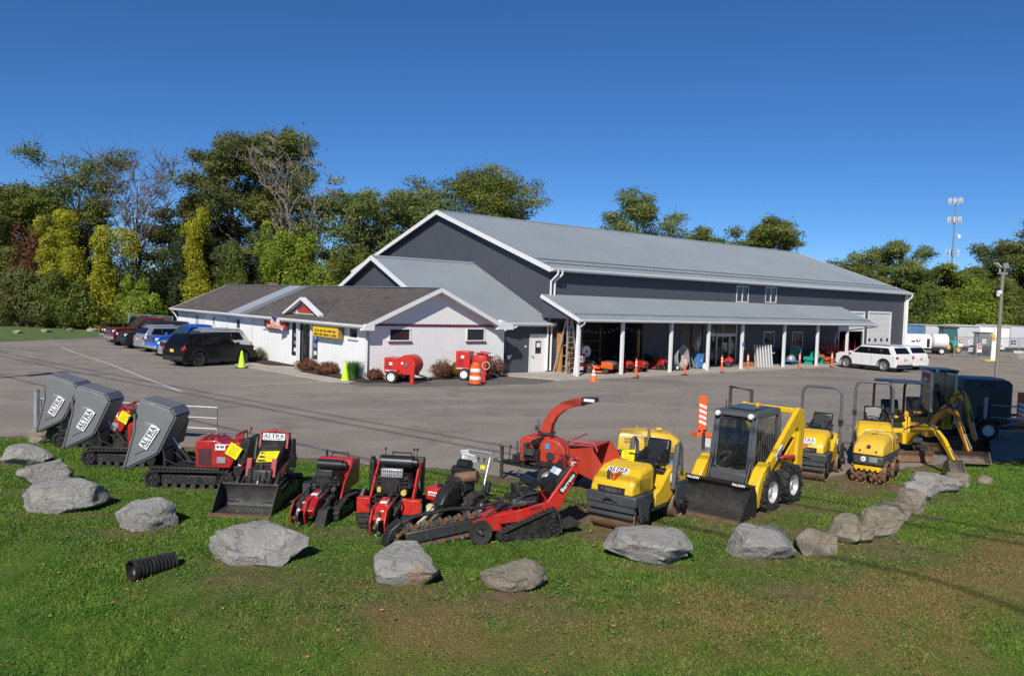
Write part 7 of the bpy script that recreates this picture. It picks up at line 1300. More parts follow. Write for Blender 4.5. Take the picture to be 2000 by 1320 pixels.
    m = MB(); m.bb(f-.06, f+.02, -W*.28, W*.28, hoodz-.36, hoodz-.12); g = part('grille', m, black, o, .02)
    for i in range(3): q = MB(); q.bb(f+.015, f+.03, -W*.26, W*.26, hoodz-.33+.07*i, hoodz-.31+.07*i); part('grille_bar', q, chrome if kind == 'pickup' else dsteel, g)
    m = MB(); m.bb(f-.18, f+.03, -W*.45, W*.45, zb+.02, zb+.22); part('front_bumper', m, clad or (pt if kind == 'suv' else chrome), o, .04); m = MB(); m.bb(r-.03, r+.2, -W*.45, W*.45, zb+.04, zb+.24); part('rear_bumper', m, clad or (pt if kind == 'suv' else chrome), o, .04)
    m = MB(); m.bb(r-.035, r-.02, -.16, .16, belt-.36, belt-.2); part('number_plate', m, platem, o)
    if kind == 'pickup':
        b = MB()
        for s in (-1, 1): b.bb(r+.06, xd+.02, s*(W/2-.02), s*(W/2-.12), belt-.1, belt+.12)
        b.bb(r+.02, r+.09, -W/2+.06, W/2-.06, belt-.5, belt+.12); b.bb(xd-.06, xd, -W/2+.1, W/2-.1, belt-.2, belt+.12); part('bed_wall', b, pt, o, .02); b = MB(); b.bb(r+.1, xd-.06, -W/2+.12, W/2-.12, belt-.002, belt+.012); part('bed_liner', b, black, o)
    m = MB(); m.bb(r+.4, f-.4, -W/2+.2, W/2-.2, .2, zb+.1); part('underbody', m, ink, o)
    return o
def put(u, v): return (*UV(u, v)[:2], 0)
car('parked_car', 'black SUV with black wheels, nearest of the parked row', 'suv', put(-15.75, 10.1), BR+R(17), 4.65, 1.90, 1.72, paint('black', (.006, .006, .007)), rim=blackrim, clad=M('cladding', (.02, .02, .021), .6), belt=1.12, hoodz=1.08, wr=.39)
car('parked_car', 'silver SUV with roof rails beside the black SUV', 'suv', put(-14.9, 13.5), BR+R(183), 4.8, 1.92, 1.80, paint('silver', (.50, .51, .53), .5), rails=True, belt=1.16, hoodz=1.14, wr=.40)
car('parked_car', 'bright blue pickup truck in the parked row', 'pickup', put(-14.3, 16.9), BR+R(184), 5.6, 2.0, 1.92, paint('blue', (.015, .11, .56), .2), 'pickup', belt=1.22, hoodz=1.24, wr=.40)
car('parked_car', 'light silver wagon with red tail light behind the blue pickup', 'car', put(-14.5, 20.5), BR+R(4), 4.7, 1.86, 1.66, paint('light_silver', (.42, .44, .47), .5), rails=True, belt=1.06, hoodz=1.04)
car('parked_car', 'dark grey off-road car with big tyres between the silver wagon and the red pickup', 'suv', put(-14.9, 23.7), BR+R(183), 4.4, 1.90, 1.84, paint('dark_grey', (.02, .022, .026)), 'jeep', rim=blackrim, belt=1.15, hoodz=1.14, wr=.41, clad=MATS['cladding'])
car('parked_car', 'dark red pickup truck in the parked row', 'pickup', put(-14.3, 26.9), BR+R(184), 5.7, 2.0, 1.94, paint('dark_red', (.13, .008, .012), .1), 'pickup', belt=1.22, hoodz=1.24, wr=.40)
car('parked_car', 'black pickup truck at the far end of the parked row', 'pickup', put(-13.9, 30.4), BR+R(3), 5.6, 2.0, 1.90, paint('jet', (.008, .008, .009)), 'pickup', belt=1.22, hoodz=1.2, wr=.40)
wht = paint('white', (.74, .74, .74))
car('parked_car', 'white SUV parked by the porch end, nearest the shop', 'suv', (25.9, 57.7, 0), R(121), 4.9, 1.98, 1.80, wht, belt=1.17, hoodz=1.14, rails=True, wr=.40, clad=M('cladding', (.02, .02, .021), .6), group='white SUVs by the porch')
car('parked_car', 'white SUV behind the first one, by the porch end', 'suv', (28.35, 60.3, 0), R(119), 4.9, 1.98, 1.76, wht, belt=1.15, hoodz=1.12, wr=.40, group='white SUVs by the porch')
# ------------------------------------------------------------------ shrubs by the shop
def put3(u, v, z=0): return UV(u, v, z)
BS = [(-12.75, 17.2, .75, .9, 'green', 'rounded green shrub nearest the black SUV'), (-12.8, 14.6, .7, .75, 'green', 'second rounded green shrub by the shop wall'), (-12.85, 13.0, .6, .65, 'dark', 'dark green shrub third along the shop wall'), (-12.8, 11.1, .55, .7, 'dark', 'clipped green shrub left of the shop entrance'), (-12.75, 4.4, .55, .62, 'rusty', 'dark red barberry just right of the shop entrance'), (-12.7, 2.2, .55, .6, 'rusty', 'dark red barberry below the yellow sign'), (-11.9, -1.05, .4, .5, 'rusty', 'small reddish shrub right of the shop corner'), (-8.1, -1.05, .55, .85, 'rusty', 'bare-looking reddish shrub between the two mixers'), (-4.75, -1.05, .6, .95, 'rusty', 'dark shrub right of the second mixer'), (-7.15, -.95, .3, .7, 'olive', 'leafy weed behind the second mixer wheel')]
for i, (u, v, r, h, k, lab) in enumerate(BS):
    x, y, _ = UV(u, v); o = leafy('garden_shrub', lab, (x, y), [(0, 0, h*.5, r, r, h*.55), (r*.4, -.1, h*.42, r*.6, r*.6, h*.42), (-r*.45, .1, h*.4, r*.6, r*.6, h*.42)], k, 2600, .075, 300+i, 'shrubs in the shop beds', cat='shrub'); o.location.z = .08
def grass_clump(label, u, v, h=.95, n=420):
    o = thing('ornamental_grass', label, 'plant', UV(u, v, .1)); rg = np.random.default_rng(5); m = MB()
    for i in range(n):
        a = rg.random()*2*PI; r0 = rg.random()*.22; d = rg.random()*.55; hh = h*rg.uniform(.6, 1); p0 = Vector((math.cos(a)*r0, math.sin(a)*r0, 0)); p1 = p0+Vector((math.cos(a)*d*.4, math.sin(a)*d*.4, hh*.75)); p2 = p0+Vector((math.cos(a)*d, math.sin(a)*d, hh)); w = Vector((-math.sin(a), math.cos(a), 0))*.014; m.add([p0-w, p0+w, p1+w*.8, p1-w*.8, p2], [(0, 1, 2, 3), (3, 2, 4)])
    part('blades', m, M('grass_green', (.06, .16, .02), .6, 0, .3, 6), o)['kind'] = 'stuff'
grass_clump('tall green grass clump at the shop corner', -12.7, -.45)
# ------------------------------------------------------------------ cones, drum, delineators, barricades
def cone(label, loc, h, r, mat, bands, group):
    o = thing('traffic_cone', label, 'cone', loc, 0, group); m = MB(); m.box((0, 0, .02), (r*2.7, r*2.7, .04)); part('base', m, black if not bands else mat, o, .01); m = MB(); m.lathe([(r, .04), (r*.95, .06), (r*.22, h-.02), (r*.16, h), (.001, h)], n=24); c = part('cone_body', m, mat, o)
    for z0, z1 in bands: m = MB(); R_ = lambda z: r*.95+(r*.22-r*.95)*(z-.06)/(h-.08)+.004; m.lathe([(R_(z0*h), z0*h), (R_(z1*h), z1*h)], n=24); part('band', m, reflect, c)
cone('lime green cone beside the black SUV', (-14.25, 42.6, 0), .92, .20, hivis, [], 'lime cones'); cone('lime green cone at the end of the shop walkway', (-7.75, 37.7, 0), .92, .20, hivis, [], 'lime cones')
cone('short orange cone in front of the porch corner post', (4.3, 41.8, 0), .72, .18, orange, [(.42, .58), (.68, .80)], 'orange cones')
for i, (x, y, lab) in enumerate(((6.9, 44.4, 'first orange delineator post along the porch, by the red mowers'), (10.25, 47.5, 'second orange delineator post, in front of the upright grey tub'), (13.15, 50.3, 'third orange delineator post, by the glass entrance'), (15.5, 52.8, 'fourth orange delineator post, beside the stacked white panels'), (20.1, 56.2, 'fifth orange delineator post, by the blue cart'), (23.3, 58.6, 'sixth orange delineator post, nearest the white SUV'))):
    o = thing('delineator_post', lab, 'post', (x, y, 0), 0, 'orange delineator posts along the porch'); m = MB(); m.lathe([(.20, 0), (.20, .03), (.10, .06), (.06, .07)], n=20, cap=True); part('base', m, black if i not in (0, 2, 4, 5) else dsteel, o); m = MB(); m.lathe([(.065, .05), (.058, .98), (.045, 1.0), (.03, 1.04), (.045, 1.08), (.001, 1.1)], n=16); t = part('tube', m, orange, o)
    for z in (.68, .84): m = MB(); m.lathe([(.066, z), (.065, z+.08)], n=16); part('band', m, reflect, t)
def barrel(label, loc):
    o = thing('traffic_drum', label, 'drum', loc); m = MB(); m.lathe([(.36, 0), (.36, .07), (.30, .08)], n=28, cap=True); part('base', m, rubber, o); zs = [.08, .26, .27, .44, .45, .62, .63, .80, .81, .96]; rs = [.29, .29, .28, .28, .265, .265, .25, .25, .235, .235]
    m = MB(); m.lathe(list(zip(rs, zs))+[(.16, 1.0), (.14, 1.06), (.001, 1.06)], n=28); b = part('drum_body', m, orange, o)
    for i in (2, 6): m = MB(); m.lathe([(rs[i]+.006, zs[i]+.004), (rs[i]+.006, zs[i+1]-.004)], n=28); part('band', m, reflect, b)
barrel('orange and white traffic drum in front of the second mixer', (-1.66, 38.0, 0))
def barricade(label, loc, rz, h=1.1):
    o = thing('barricade_panel', label, 'barricade', loc, rz, 'striped barricade panels'); m = MB(); m.bb(-.03, .03, -.13, .13, .18, h); m.box((0, 0, .05), (.5, .5, .1)); m.bb(-.02, .02, -.04, .04, .1, .2); p = part('panel', m, orange, o, .01)
    for i in range(4):
        for s in (-1, 1): z = .42+.17*i; q = MB(); q.add([(s*.034, -.12, z), (s*.034, .12, z-.10), (s*.034, .12, z-.01), (s*.034, -.12, z+.09)], [(0, 1, 2, 3)]); part('stripe', q, reflect, p, smooth=0)
barricade('orange striped barricade panel behind the skid steer cab', (6.05, 25.2, 0), R(-80), 1.25); barricade('orange striped barricade panel at the right edge', (18.35, 28.9, 0), R(-80), 1.35)
# grey hitch frame and post behind the skid steer, between it and the barricade
o = thing('trailer_hitch_frame', 'grey steel hitch frame and jack beside the skid steer', 'trailer', (4.9, 19.6, 0), R(20)); m = MB(); m.bar((-.2, 0, .5), (1.2, .3, .5), .1, .1); m.bar((-.2, 0, .5), (1.2, -.3, .5), .1, .1); part('drawbar', m, galv, o); m = MB(); m.cyl((-.1, .1, 0), (-.1, .1, .95), .04); j = part('jack', m, dsteel, o); m = MB(); m.bb(.5, 1.3, -.4, .4, .55, 1.05); part('tool_box', m, charcoal, o, .02)
for s in (-1, 1): wheel(o, (1.1, s*.6, .3), .3, .2, s, dwhite)
m = MB(); m.tube([(.8, -.5, 1.0), (.8, -.5, 2.05), (.8, .35, 2.05), (.8, .35, 1.0)], .045, 8); part('frame_hoop', m, charcoal, o)
# ------------------------------------------------------------------ mortar mixers
def mixer(label, loc, rz, tall):
    o = thing('mortar_mixer', label, 'mixer', loc, rz, 'red towable mixers'); H = .25 if tall else 0
    for s in (-1, 1): wheel(o, (-.45, s*.62, .30), .30, .2, s, white, hub=.6)
    m = MB(); m.bb(-.9, .5, -.4, .4, .42, .52); m.bar((-.45, -.6, .3), (-.45, .6, .3), .08, .08); fr = part('frame', m, bright_red, o, .01)
    m = MB(); m.prism([(-.95, .48), (-.95, 1.18+H), (-.25, 1.16+H), (-.2, .5)], -.45, .45, 'y'); b = part('engine_box', m, bright_red, o, .025); plate(b, (-.6, -.456, .9+H), (1, 0, 0), (0, 0, 1), .16, .14, white, 'label'); m = MB(); m.bb(-.9, -.35, -.462, -.45, .55, .6); part('logo_strip', m, dwhite, b)
    for i in range(5): part('vent', MB().bb(-.85, -.55, -.458, -.448, .72+.07*i, .75+.07*i), M('vent_dark_red', (.2, .01, .01), .5), b)
    m = MB()
    if tall: m.lathe([(.18, -.42), (.40, -.36), (.44, -.1), (.44, .12), (.36, .36), (.26, .42)], (.28, 0, .95), (0, 1, .0), 26, True)
    else: m.lathe([(.46, -.44), (.47, -.40), (.47, .40), (.46, .44)], (.20, 0, .88), (0, 1, 0), 30, True)
    d = part('mixing_drum', m, bright_red, o)
    if tall:
        m = MB(); m.bar((.05, -.46, 1.40), (.6, -.46, 1.36), .05, .05); m.bar((.05, .46, 1.40), (.6, .46, 1.36), .05, .05); m.bar((.6, -.46, 1.36), (.6, .46, 1.36), .05, .05); part('grate_frame', m, bright_red, d); m = MB(); m.lathe([(.17, 0), (.19, .02), (.21, 0), (.19, -.02), (.17, 0)], (.62, -.50, .78), (0, 1, 0), 24); part('tilt_wheel', m, dwhite, o)
    else: m = MB(); m.cyl((.2, -.44, .88), (.2, -.48, .88), .1); plate(d, (-.02, -.448, .95), (1, 0, 0), (0, 0, 1), .1, .1, white, 'label'); part('drum_bearing', m, steel, d)
    for s in ((-1,) if not tall else (-1, 1)): m = MB(); m.prism([(.42, .06), (.60, .06), (.66, .95+H), (.48, .95+H)], s*.48-.03, s*.48+.05, 'y'); part('front_leg', m, bright_red, o, .01); m = MB(); m.bb(.4, .64, s*.48-.1, s*.48+.1, 0.0, .06); part('foot', m, bright_red, o)
    m = MB(); m.bar((.45, 0, .45), (1.05, 0, .32), .07, .07); m.cyl((1.05, 0, .3), (1.18, 0, .22), .05); part('tow_bar', m, black, o)
    return o
mixer('red drum mixer on wheels nearest the shop corner', (*UV(-10.75, -2.0)[:2], 0), R(-18), False); mixer('taller red mixer behind the traffic drum', (*UV(-6.65, -2.0)[:2], 0), R(-12), True)
# ------------------------------------------------------------------ ladder and goods under the porch
def B_(u, v, z=0): return UV(u, v, .06+z)
o = thing('step_ladder', 'tall aluminium step ladder leaning beside the porch corner', 'ladder', B_(.35, -1.3), BR)
for s in (-1, 1): m = MB(); m.bar((s*.45, -.35, 0), (s*.16, .0, 3.1), .05, .09); part('rail', m, alu, o); m = MB(); m.bar((s*.42, .75, 0), (s*.18, .08, 3.0), .04, .06); part('rear_rail', m, alu, o)
for i in range(10): z = .28+.29*i; t = z/3.1; w = .45+(.16-.45)*t; m = MB(); m.bb(-w, w, -.35+.35*t-.06, -.35+.35*t+.06, z, z+.03); part('rung', m, alu, o)
o = thing('wooden_shelf_end', 'upright orange-brown wooden rack behind the ladder', 'rack', B_(.75, -.55), BR)
for x in (-.4, .4): m = MB(); m.bb(x-.06, x+.06, -.2, .2, 0, 2.3); part('upright', m, wood, o)
for z in (.3, .9, 1.5, 2.2): m = MB(); m.bb(-.34, .34, -.2, .2, z, z+.05); part('board', m, wood, o)
o = thing('display_sign', 'red and white product sign behind the ladder foot', 'sign', B_(1.25, -1.35), BR); p = plate(o, (0, 0, .6), (1, 0, 0), (0, 0, 1), .75, .95, M('sign_maroon', (.2, .02, .04), .5), 'board', .02); q = plate(o, (0, -.02, .78), (1, 0, 0), (0, 0, 1), .7, .34, white, 'face'); lettering('ORE', o, (0, -.032, .78), (1, 0, 0), (0, 0, 1), .6, .24, M('sign_grey', (.08, .08, .09), .5)); plate(o, (0, -.02, .25), (1, 0, 0), (0, 0, 1), .6, .2, dwhite, 'poster'); m = MB(); m.bb(-.36, -.32, 0, .25, 0, .2); m.bb(.32, .36, 0, .25, 0, .2); part('stand', m, black, o)
def reel(label, u, v, z, mt):
    o = thing('hose_reel', label, 'reel', B_(u, v, 0), BR, 'reels in the open bay'); m = MB(); m.lathe([(.08, -.12), (.34, -.12), (.34, -.08), (.2, -.08), (.2, .08), (.34, .08), (.34, .12), (.08, .12)], (0, 0, z), (0, 1, 0), 26); part('reel', m, mt, o); m = MB(); m.bar((-.3, 0, 0), (0, 0, z), .05, .3); m.bar((.3, 0, 0), (0, 0, z), .05, .3); part('stand', m, black, o)
reel('bright red reel beside the porch corner post', 1.5, -.7, 1.5, bright_red); reel('white ringed reel behind the porch corner post', 1.75, -1.2, 1.2, dwhite); reel('red reel inside the open bay', 2.7, .3, 1.35, red)
o = thing('hung_flag', 'faded striped flag hung inside the open bay', 'flag', B_(3.6, 1.6), BR)
for i in range(9): plate(o, (0, 0, 2.3-.085*i), (1, 0, 0), (0, 0, 1), 1.25, .084, (M('faded_red', (.3, .1, .06), .8), M('faded_cream', (.45, .36, .24), .8))[i % 2], 'stripe')
plate(o, (-.4, -.012, 2.16), (1, 0, 0), (0, 0, 1), .45, .36, M('flag_blue', (.03, .04, .16), .7), 'canton')
orng = M('mower_orange', (.62, .10, .015), .35, coat=.3)
def mower(label, u, v, rz, mt, ride=True):
    o = thing('lawn_mower', label, 'mower', B_(u, v), BR+rz, 'mowers under the porch')
    for x, r in ((.5, .17), (-.45, .26)):
        for s in (-1, 1): wheel(o, (x, s*.38, r), r, .16, s, dsteel)
    m = MB(); m.lathe([(.001, .16), (.5, .16), (.52, .08), (.5, .07)], (.05, 0, 0), n=24); part('cutting_deck', m, mt, o); m = MB(); m.prism([(.85, .25), (.88, .55), (.75, .66), (.2, .70), (.15, .3)], -.25, .25, 'y'); h = part('hood', m, mt, o, .05); m = MB(); m.bb(.86, .9, -.2, .2, .3, .5); part('grille', m, black, h); m = MB(); m.prism([(.15, .25), (.15, .36), (-.3, .5), (-.75, .5), (-.75, .3)], -.42, .42, 'y'); part('fender', m, mt, o, .05)
    if ride: seat(o, (-.4, 0, .5), .42, .4, .4); m = MB(); m.lathe([(.14, 0), (.16, .015), (.18, 0), (.16, -.015), (.14, 0)], (.02, 0, .82), (-.4, 0, 1), 20); m.cyl((.15, 0, .6), (.02, 0, .82), .02); part('steering_wheel', m, seatm, o)
    return o
mower('orange ride-on mower nearest the porch corner', 2.2, -1.9, R(-60), orng); o = mower('grey and orange ride-on mower behind the second porch post', 3.1, -1.4, R(-75), M('mower_grey', (.08, .085, .08), .5)); mower('red ride-on mower just right of the second porch post', 4.5, -1.5, R(-100), bright_red); mower('red mower by the second delineator post', 5.4, -1.7, R(-80), red)
mower('dark red mower against the wall left of the grey tub', 8.0, -1.1, R(-90), red)
o = thing('push_mower', 'small white-wheeled mower beside the third porch post', 'mower', B_(8.3, -2.1), BR)
for x in (-.3, .3):
    for s in (-1, 1): wheel(o, (x, s*.25, .2), .2, .1, s, white)
m = MB(); m.box((0, 0, .28), (.6, .44, .2)); part('deck', m, black, o, .03); m = MB(); m.tube([(-.25, -.2, .3), (-.8, -.2, .95), (-.8, .2, .95), (-.25, .2, .3)], .015); part('handle', m, dsteel, o)
o = thing('grey_tub', 'grey plastic hopper tub standing on end beside the third porch post', 'tub', B_(9.1, -2.25), BR+R(-12)); m = MB(); n_ = 20; rr = [[(math.cos(2*PI*j/n_)*.48*k, d, .85+math.sin(2*PI*j/n_)*.82*k) for j in range(n_)] for k, d in ((1.0, -.2), (1.04, -.16), (.9, .22), (.5, .3))]; m.loft(rr, cap=False); m.loft([[(p[0]*.93, p[1], .85+(p[2]-.85)*.93) for p in r] for r in (rr[0], rr[2])], cap=False); t_ = part('tub_shell', m, M('tub_grey', (.3, .31, .32), .5), o); t_.rotation_euler = (R(-14), R(14), 0)
def tools(u, v):
    for i, (dx, a, mt) in enumerate(((0, 6, wood), (.35, -4, wood), (.6, 16, wood), (.75, 14, M('pale_blue_paint', (.45, .6, .72), .5)))):
        o = thing('long_tool', ['wooden-handled tool leaning left of the blue bin', 'second wooden-handled tool leaning by the blue bin', 'wooden-handled tool leaning most across the blue bin', 'pale blue shovel leaning behind the blue bin'][i], 'tool', B_(u+dx, v, 0), BR, 'tools leaning by the blue bin'); m = MB(); m.cyl((0, 0, .02), (math.tan(R(a))*1.5, .35, 1.5), .022, n=8); part('handle', m, mt, o); m = MB(); m.box((math.tan(R(a))*1.5, .35, 1.52), (.2, .02, .26 if i == 3 else .06)); part('head', m, mt if i == 3 else dsteel, o)
tools(10.5, -1.9)
o = thing('blue_bin', 'blue wheeled bin beside the fourth porch post', 'bin', B_(11.45, -1.75), BR); m = MB(); m.loft([rect(-.24, -.24, .24, 0, .0001)] if 0 else [[(-.22, -.22, .06), (.22, -.22, .06), (.22, .22, .06), (-.22, .22, .06)], [(-.28, -.28, .92), (.28, -.28, .92), (.28, .28, .92), (-.28, .28, .92)]]); part('body', m, bluep, o, .03); m = MB(); m.bb(-.3, .3, -.3, .32, .92, .98); part('lid', m, bluep, o, .02); m = MB(); m.box((0, -.27, .55), (.06, .01, .18)); part('recycling_mark', m, white, o)
o = thing('jug', 'small white jug beside the blue bin', 'jug', B_(11.8, -2.0), BR); m = MB(); m.lathe([(.10, 0), (.11, .05), (.11, .25), (.04, .34), (.03, .38)], n=16, cap=True); part('body', m, white, o); part('cap', MB().cyl((0, 0, .38), (0, 0, .41), .035), redink, o)
o = thing('mini_tiller', 'red engine machine in front of the glass entrance', 'machine', B_(14.9, -1.5), BR+R(-40))
for s in (-1, 1): wheel(o, (0, s*.25, .22), .22, .12, s, dsteel)
m = MB(); m.prism([(-.3, .3), (-.3, .62), (.15, .72), (.4, .5), (.35, .3)], -.24, .24, 'y'); part('cover', m, bright_red, o, .05); engine(o, (-.15, 0, .85), .6, False); m = MB(); m.tube([(-.3, -.2, .6), (-.8, -.22, 1.0), (-.8, .22, 1.0), (-.3, .2, .6)], .018); part('handle', m, dsteel, o); m = MB(); m.bar((.3, 0, .2), (.9, .1, .1), .12, .04); part('skid', m, steel, o)
panm = M('panel_white', (.70, .70, .70), .5)
for i in range(6):
    o = thing('folded_table', ['leftmost', 'second', 'third', 'fourth', 'fifth', 'rightmost'][i]+' of the tall white folded tables leaning in a row', 'table', B_(17.6+i*.26, -1.95-.05*i), BR+R(58), 'white folded tables leaning on the porch'); m = MB(); m.box((0, 0, .75), (.5, .05, 1.5), rx=-.12); part('table_top', m, panm, o); m = MB(); m.box((-.24, 0, .75), (.05, .07, 1.52), rx=-.12); m.box((.24, 0, .75), (.05, .07, 1.52), rx=-.12); part('edge_frame', m, panm, o, .005)
for i in range(4):
    o = thing('firewood_bundle', ['left', 'second', 'third', 'right'][i]+' bundle of firewood on the porch floor', 'firewood', B_(16.6+.36*i, -1.5), BR, 'firewood bundles')
    for j in range(5): part('log', MB().cyl((-.13+.065*j, -.2, .07+.12*(j % 2)), (-.13+.065*j, .2, .07+.12*(j % 2)), .065, n=8), M('log_wood', (.32, .18, .08), .8), o)
    part('band', MB().box((0, 0, .13), (.36, .03, .28)), wood, o)
o = thing('wicker_basket', 'tan basket right of the white panels', 'basket', B_(19.15, -2.05), BR); m = MB(); m.lathe([(.16, 0), (.2, .1), (.2, .36), (.17, .36), (.17, .05)], n=18); part('body', m, M('wicker', (.32, .22, .13), .8, 0, .3, 30), o); part('chair_back', MB().bb(-.18, .18, .05, .1, .36, .95).bb(-.18, .18, -.25, .1, .9, .98), M('pale_wood', (.45, .38, .28), .7), o)
def info(u, z, lab):
    o = thing('notice_board', lab, 'sign', UV(u, -3.03, 0), BR); plate(o, (0, 0, z), (1, 0, 0), (0, 0, 1), .22, .26, bluep, 'blue_sheet'); plate(o, (0, 0, z-.3), (1, 0, 0), (0, 0, 1), .2, .22, dwhite, 'white_sheet')
info(14.47, 1.7, 'small blue and white notice on the fifth porch post')
o = thing('blue_cart', 'blue wheeled cart with grey tub on the porch', 'cart', B_(22.5, -1.7), BR); m = MB(); m.bb(-.6, .6, -.4, .4, .22, .30); part('platform', m, bluep, o, .02); [wheel(o, (x, s*.3, .1), .1, .06, s, dsteel) for x in (-.45, .45) for s in (-1, 1)]; m = MB(); m.tube([(.55, -.35, .3), (.6, -.35, 1.15), (.6, .35, 1.15), (.55, .35, .3)], .025); part('handle', m, bluep, o); m = MB(); m.lathe([(.3, 0), (.36, .05), (.32, .3), (.1, .45), (.001, .46)], (-.15, 0, .3), n=20); part('tub', m, galv, o, .01)
teal = M('teal_paint', (.02, .34, .26), .4)
o = thing('teal_bench', 'teal green metal bench machine on the porch', 'machine', B_(25.2, -1.9), BR); m = MB(); m.bb(-.9, .9, -.35, .35, .48, .56); m.prism([(-.9, .3), (-.3, .3), (-.35, .55), (-.9, .5)], -.36, .36, 'y'); part('table', m, teal, o, .02)
for x in (-.75, .0, .75): part('leg', MB().bb(x-.04, x+.04, -.3, .3, 0, .48), teal, o)
part('box', MB().bb(-.2, .35, -.25, .25, .56, .95), teal, o, .03)
o = thing('teal_cart', 'dark teal cart behind the blue cart', 'cart', B_(23.9, -.7), BR); m = MB(); m.prism([(-.6, .35), (.5, .35), (.75, 1.15), (-.75, 1.15)], -.4, .4, 'y'); part('tub', m, M('dark_teal', (.015, .14, .11), .5), o, .03); [wheel(o, (.1, s*.42, .2), .2, .1, s, dsteel) for s in (-1, 1)]
o = mower('orange and white mower right of the teal bench', 26.9, -1.7, R(170), orng, False)
for i in range(3):
    o = thing('red_lift', ['left', 'middle', 'right'][i]+' red lift machine at the end of the porch', 'machine', B_(28.3+i*1.05, -1.0-.3*i), BR+R(80), 'red machines at the porch end'); [wheel(o, (x, s*.36, .2), .2, .14, s, galv) for x in (-.4, .4) for s in (-1, 1)]; m = MB(); m.bb(-.55, .55, -.36, .36, .32, .5); part('chassis', m, dsteel, o, .02); m = MB(); m.bb(-.6, .6, -.42, .42, .72, .95); part('platform', m, bright_red, o, .03); m = MB(); [m.bar((-.5, s*.3, .5), (.5, s*.3, .75), .05, .06) for s in (-1, 1)]; part('scissor_arm', m, dsteel, o)
    m = MB(); [m.bar((x, s*.38, .95), (x, s*.38, 1.6+.1*i), .05, .05) for x in (-.5, .0, .5) for s in (-1, 1)]; m.bar((-.5, -.38, 1.4), (.5, -.38, 1.4), .05, .05); m.bar((-.5, .38, 1.4), (.5, .38, 1.4), .05, .05); part('guard_rail', m, bright_red, o)
# ------------------------------------------------------------------ gates, fences, poles
def gate(label, a, b, h=1.15, brace=True, zb=.35):
    o = thing('metal_gate', label, 'gate', (*a, 0), math.atan2(b[1]-a[1], b[0]-a[0])); L_ = math.hypot(b[0]-a[0], b[1]-a[1]); m = MB(); m.cyl((0, 0, 0), (0, 0, h+.12), .075, n=14); m.lathe([(.08, 0), (.085, .04), (.001, .08)], (0, 0, h+.10), n=14); part('post', m, galv, o); m = MB(); m.tube([(.15, 0, zb), (.15, 0, h-.1), (L_, 0, h-.1), (L_, 0, zb)], .024, 8, True); m.tube([(.15, 0, (zb+h-.1)/2), (L_, 0, (zb+h-.1)/2)], .02, 8)
    if brace: m.tube([(.15, 0, zb), (L_*.5, 0, h-.1)], .018, 6); m.tube([(L_*.5, 0, h-.1), (L_, 0, zb)], .018, 6)
    part('gate_frame', m, galv, o); m = MB(); m.cyl((L_, 0, 0), (L_, 0, zb), .025); part('end_leg', m, galv, o); return o
g_ = gate('galvanised pipe gate behind the red dumpers', (-13.08, 22.2), (-7.85, 21.6), .98, False, .30); plate(g_, (4.05, -.03, .52), (1, 0, 0), (0, 0, 1), .75, .34, white, 'gate_sign', .01)
gate('dark tube gate in the shade at the right edge', (15.6, 26.4), (19.6, 24.2), 1.25)
lp_ = thing('lamp_post', 'tall tan pole with floodlights and a camera at the right', 'lamp', (20.85, 34.6, 0), R(10)); m = MB(); m.cyl((0, 0, -.1), (0, 0, 5.35), .085, .065, n=16); part('pole', m, M('weathered_pole', (.22, .19, .15), .7, 0, .15, 3), lp_); m = MB(); m.bb(-.2, .2, -.05, .05, 5.32, 5.40); part('crossarm', m, galv, lp_); 
m = MB(); m.box((.12, 0, 5.66), (.22, .08, .2), ry=-.3); m.bb(.06, .10, -.02, .02, 5.4, 5.6); part('floodlight', m, galv, lp_, .01); m = MB(); m.box((-.24, 0, 5.66), (.04, .22, .26), ry=-.9); m.bb(-.16, -.12, -.02, .02, 5.4, 5.6); part('floodlight', m, dwhite, lp_, .01); m = MB(); m.box((-.14, -.04, 4.62), (.16, .14, .14)); m.lathe([(.001, -.09), (.07, -.05), (.08, .03)], (-.2, -.06, 4.52), n=14); part('camera', m, white, lp_, .02); lp_.scale = (1.06, 1.06, 1.1)
# chain link fence at the left, behind the parked row
linkm = M('chain_link', (.34, .35, .36), .5, .5); linkm.node_tree.nodes['Principled BSDF'].inputs['Alpha'].default_value = .3
def fence(label, pts, h=1.9, mesh=True, group=None, sp=2.4):
    o = thing('chain_link_fence', label, 'fence', (*pts[0], 0), 0, group); P = [Vector((p[0]-pts[0][0], p[1]-pts[0][1], 0)) for p in pts]
    for a, b in zip(P, P[1:]):
        L_ = (b-a).length; k = max(1, int(L_/sp))
        for i in range(k+1): p = a.lerp(b, i/k); part('post', MB().cyl(p, p+Vector((0, 0, h+.06)), .035, n=8), galv, o)
        part('top_rail', MB().tube([a+Vector((0, 0, h)), b+Vector((0, 0, h))], .022, 6), galv, o); part('mesh_panel', MB().quad(a, b, b+Vector((0, 0, h)), a+Vector((0, 0, h))), linkm, o, smooth=0)
    return o
f_ = fence('chain link fence with a white sign behind the far parked cars', [UV(-13.9, 34.5)[:2], UV(-12.4, 28.2)[:2]], 2.0); x0, y0 = UV(-13.9, 34.5)[:2]; x1, y1 = UV(-13.5, 32.4)[:2]; dx = Vector((x1-x0, y1-y0, 0)); plate(f_, dx*1.0+Vector((-.03, -.05, 1.35)), dx, (0, 0, 1), 1.3, 1.0, white, 'fence_sign')
FA, FB = (43.5, 79.3), (54.5, 83.5)
fence('grey chain link fence with signs in the far right yard', [FA, FB], 2.0, group='yard fences'); fd = (Vector(FB)-Vector(FA)).normalized(); fex = Vector((fd.x, fd.y, 0))
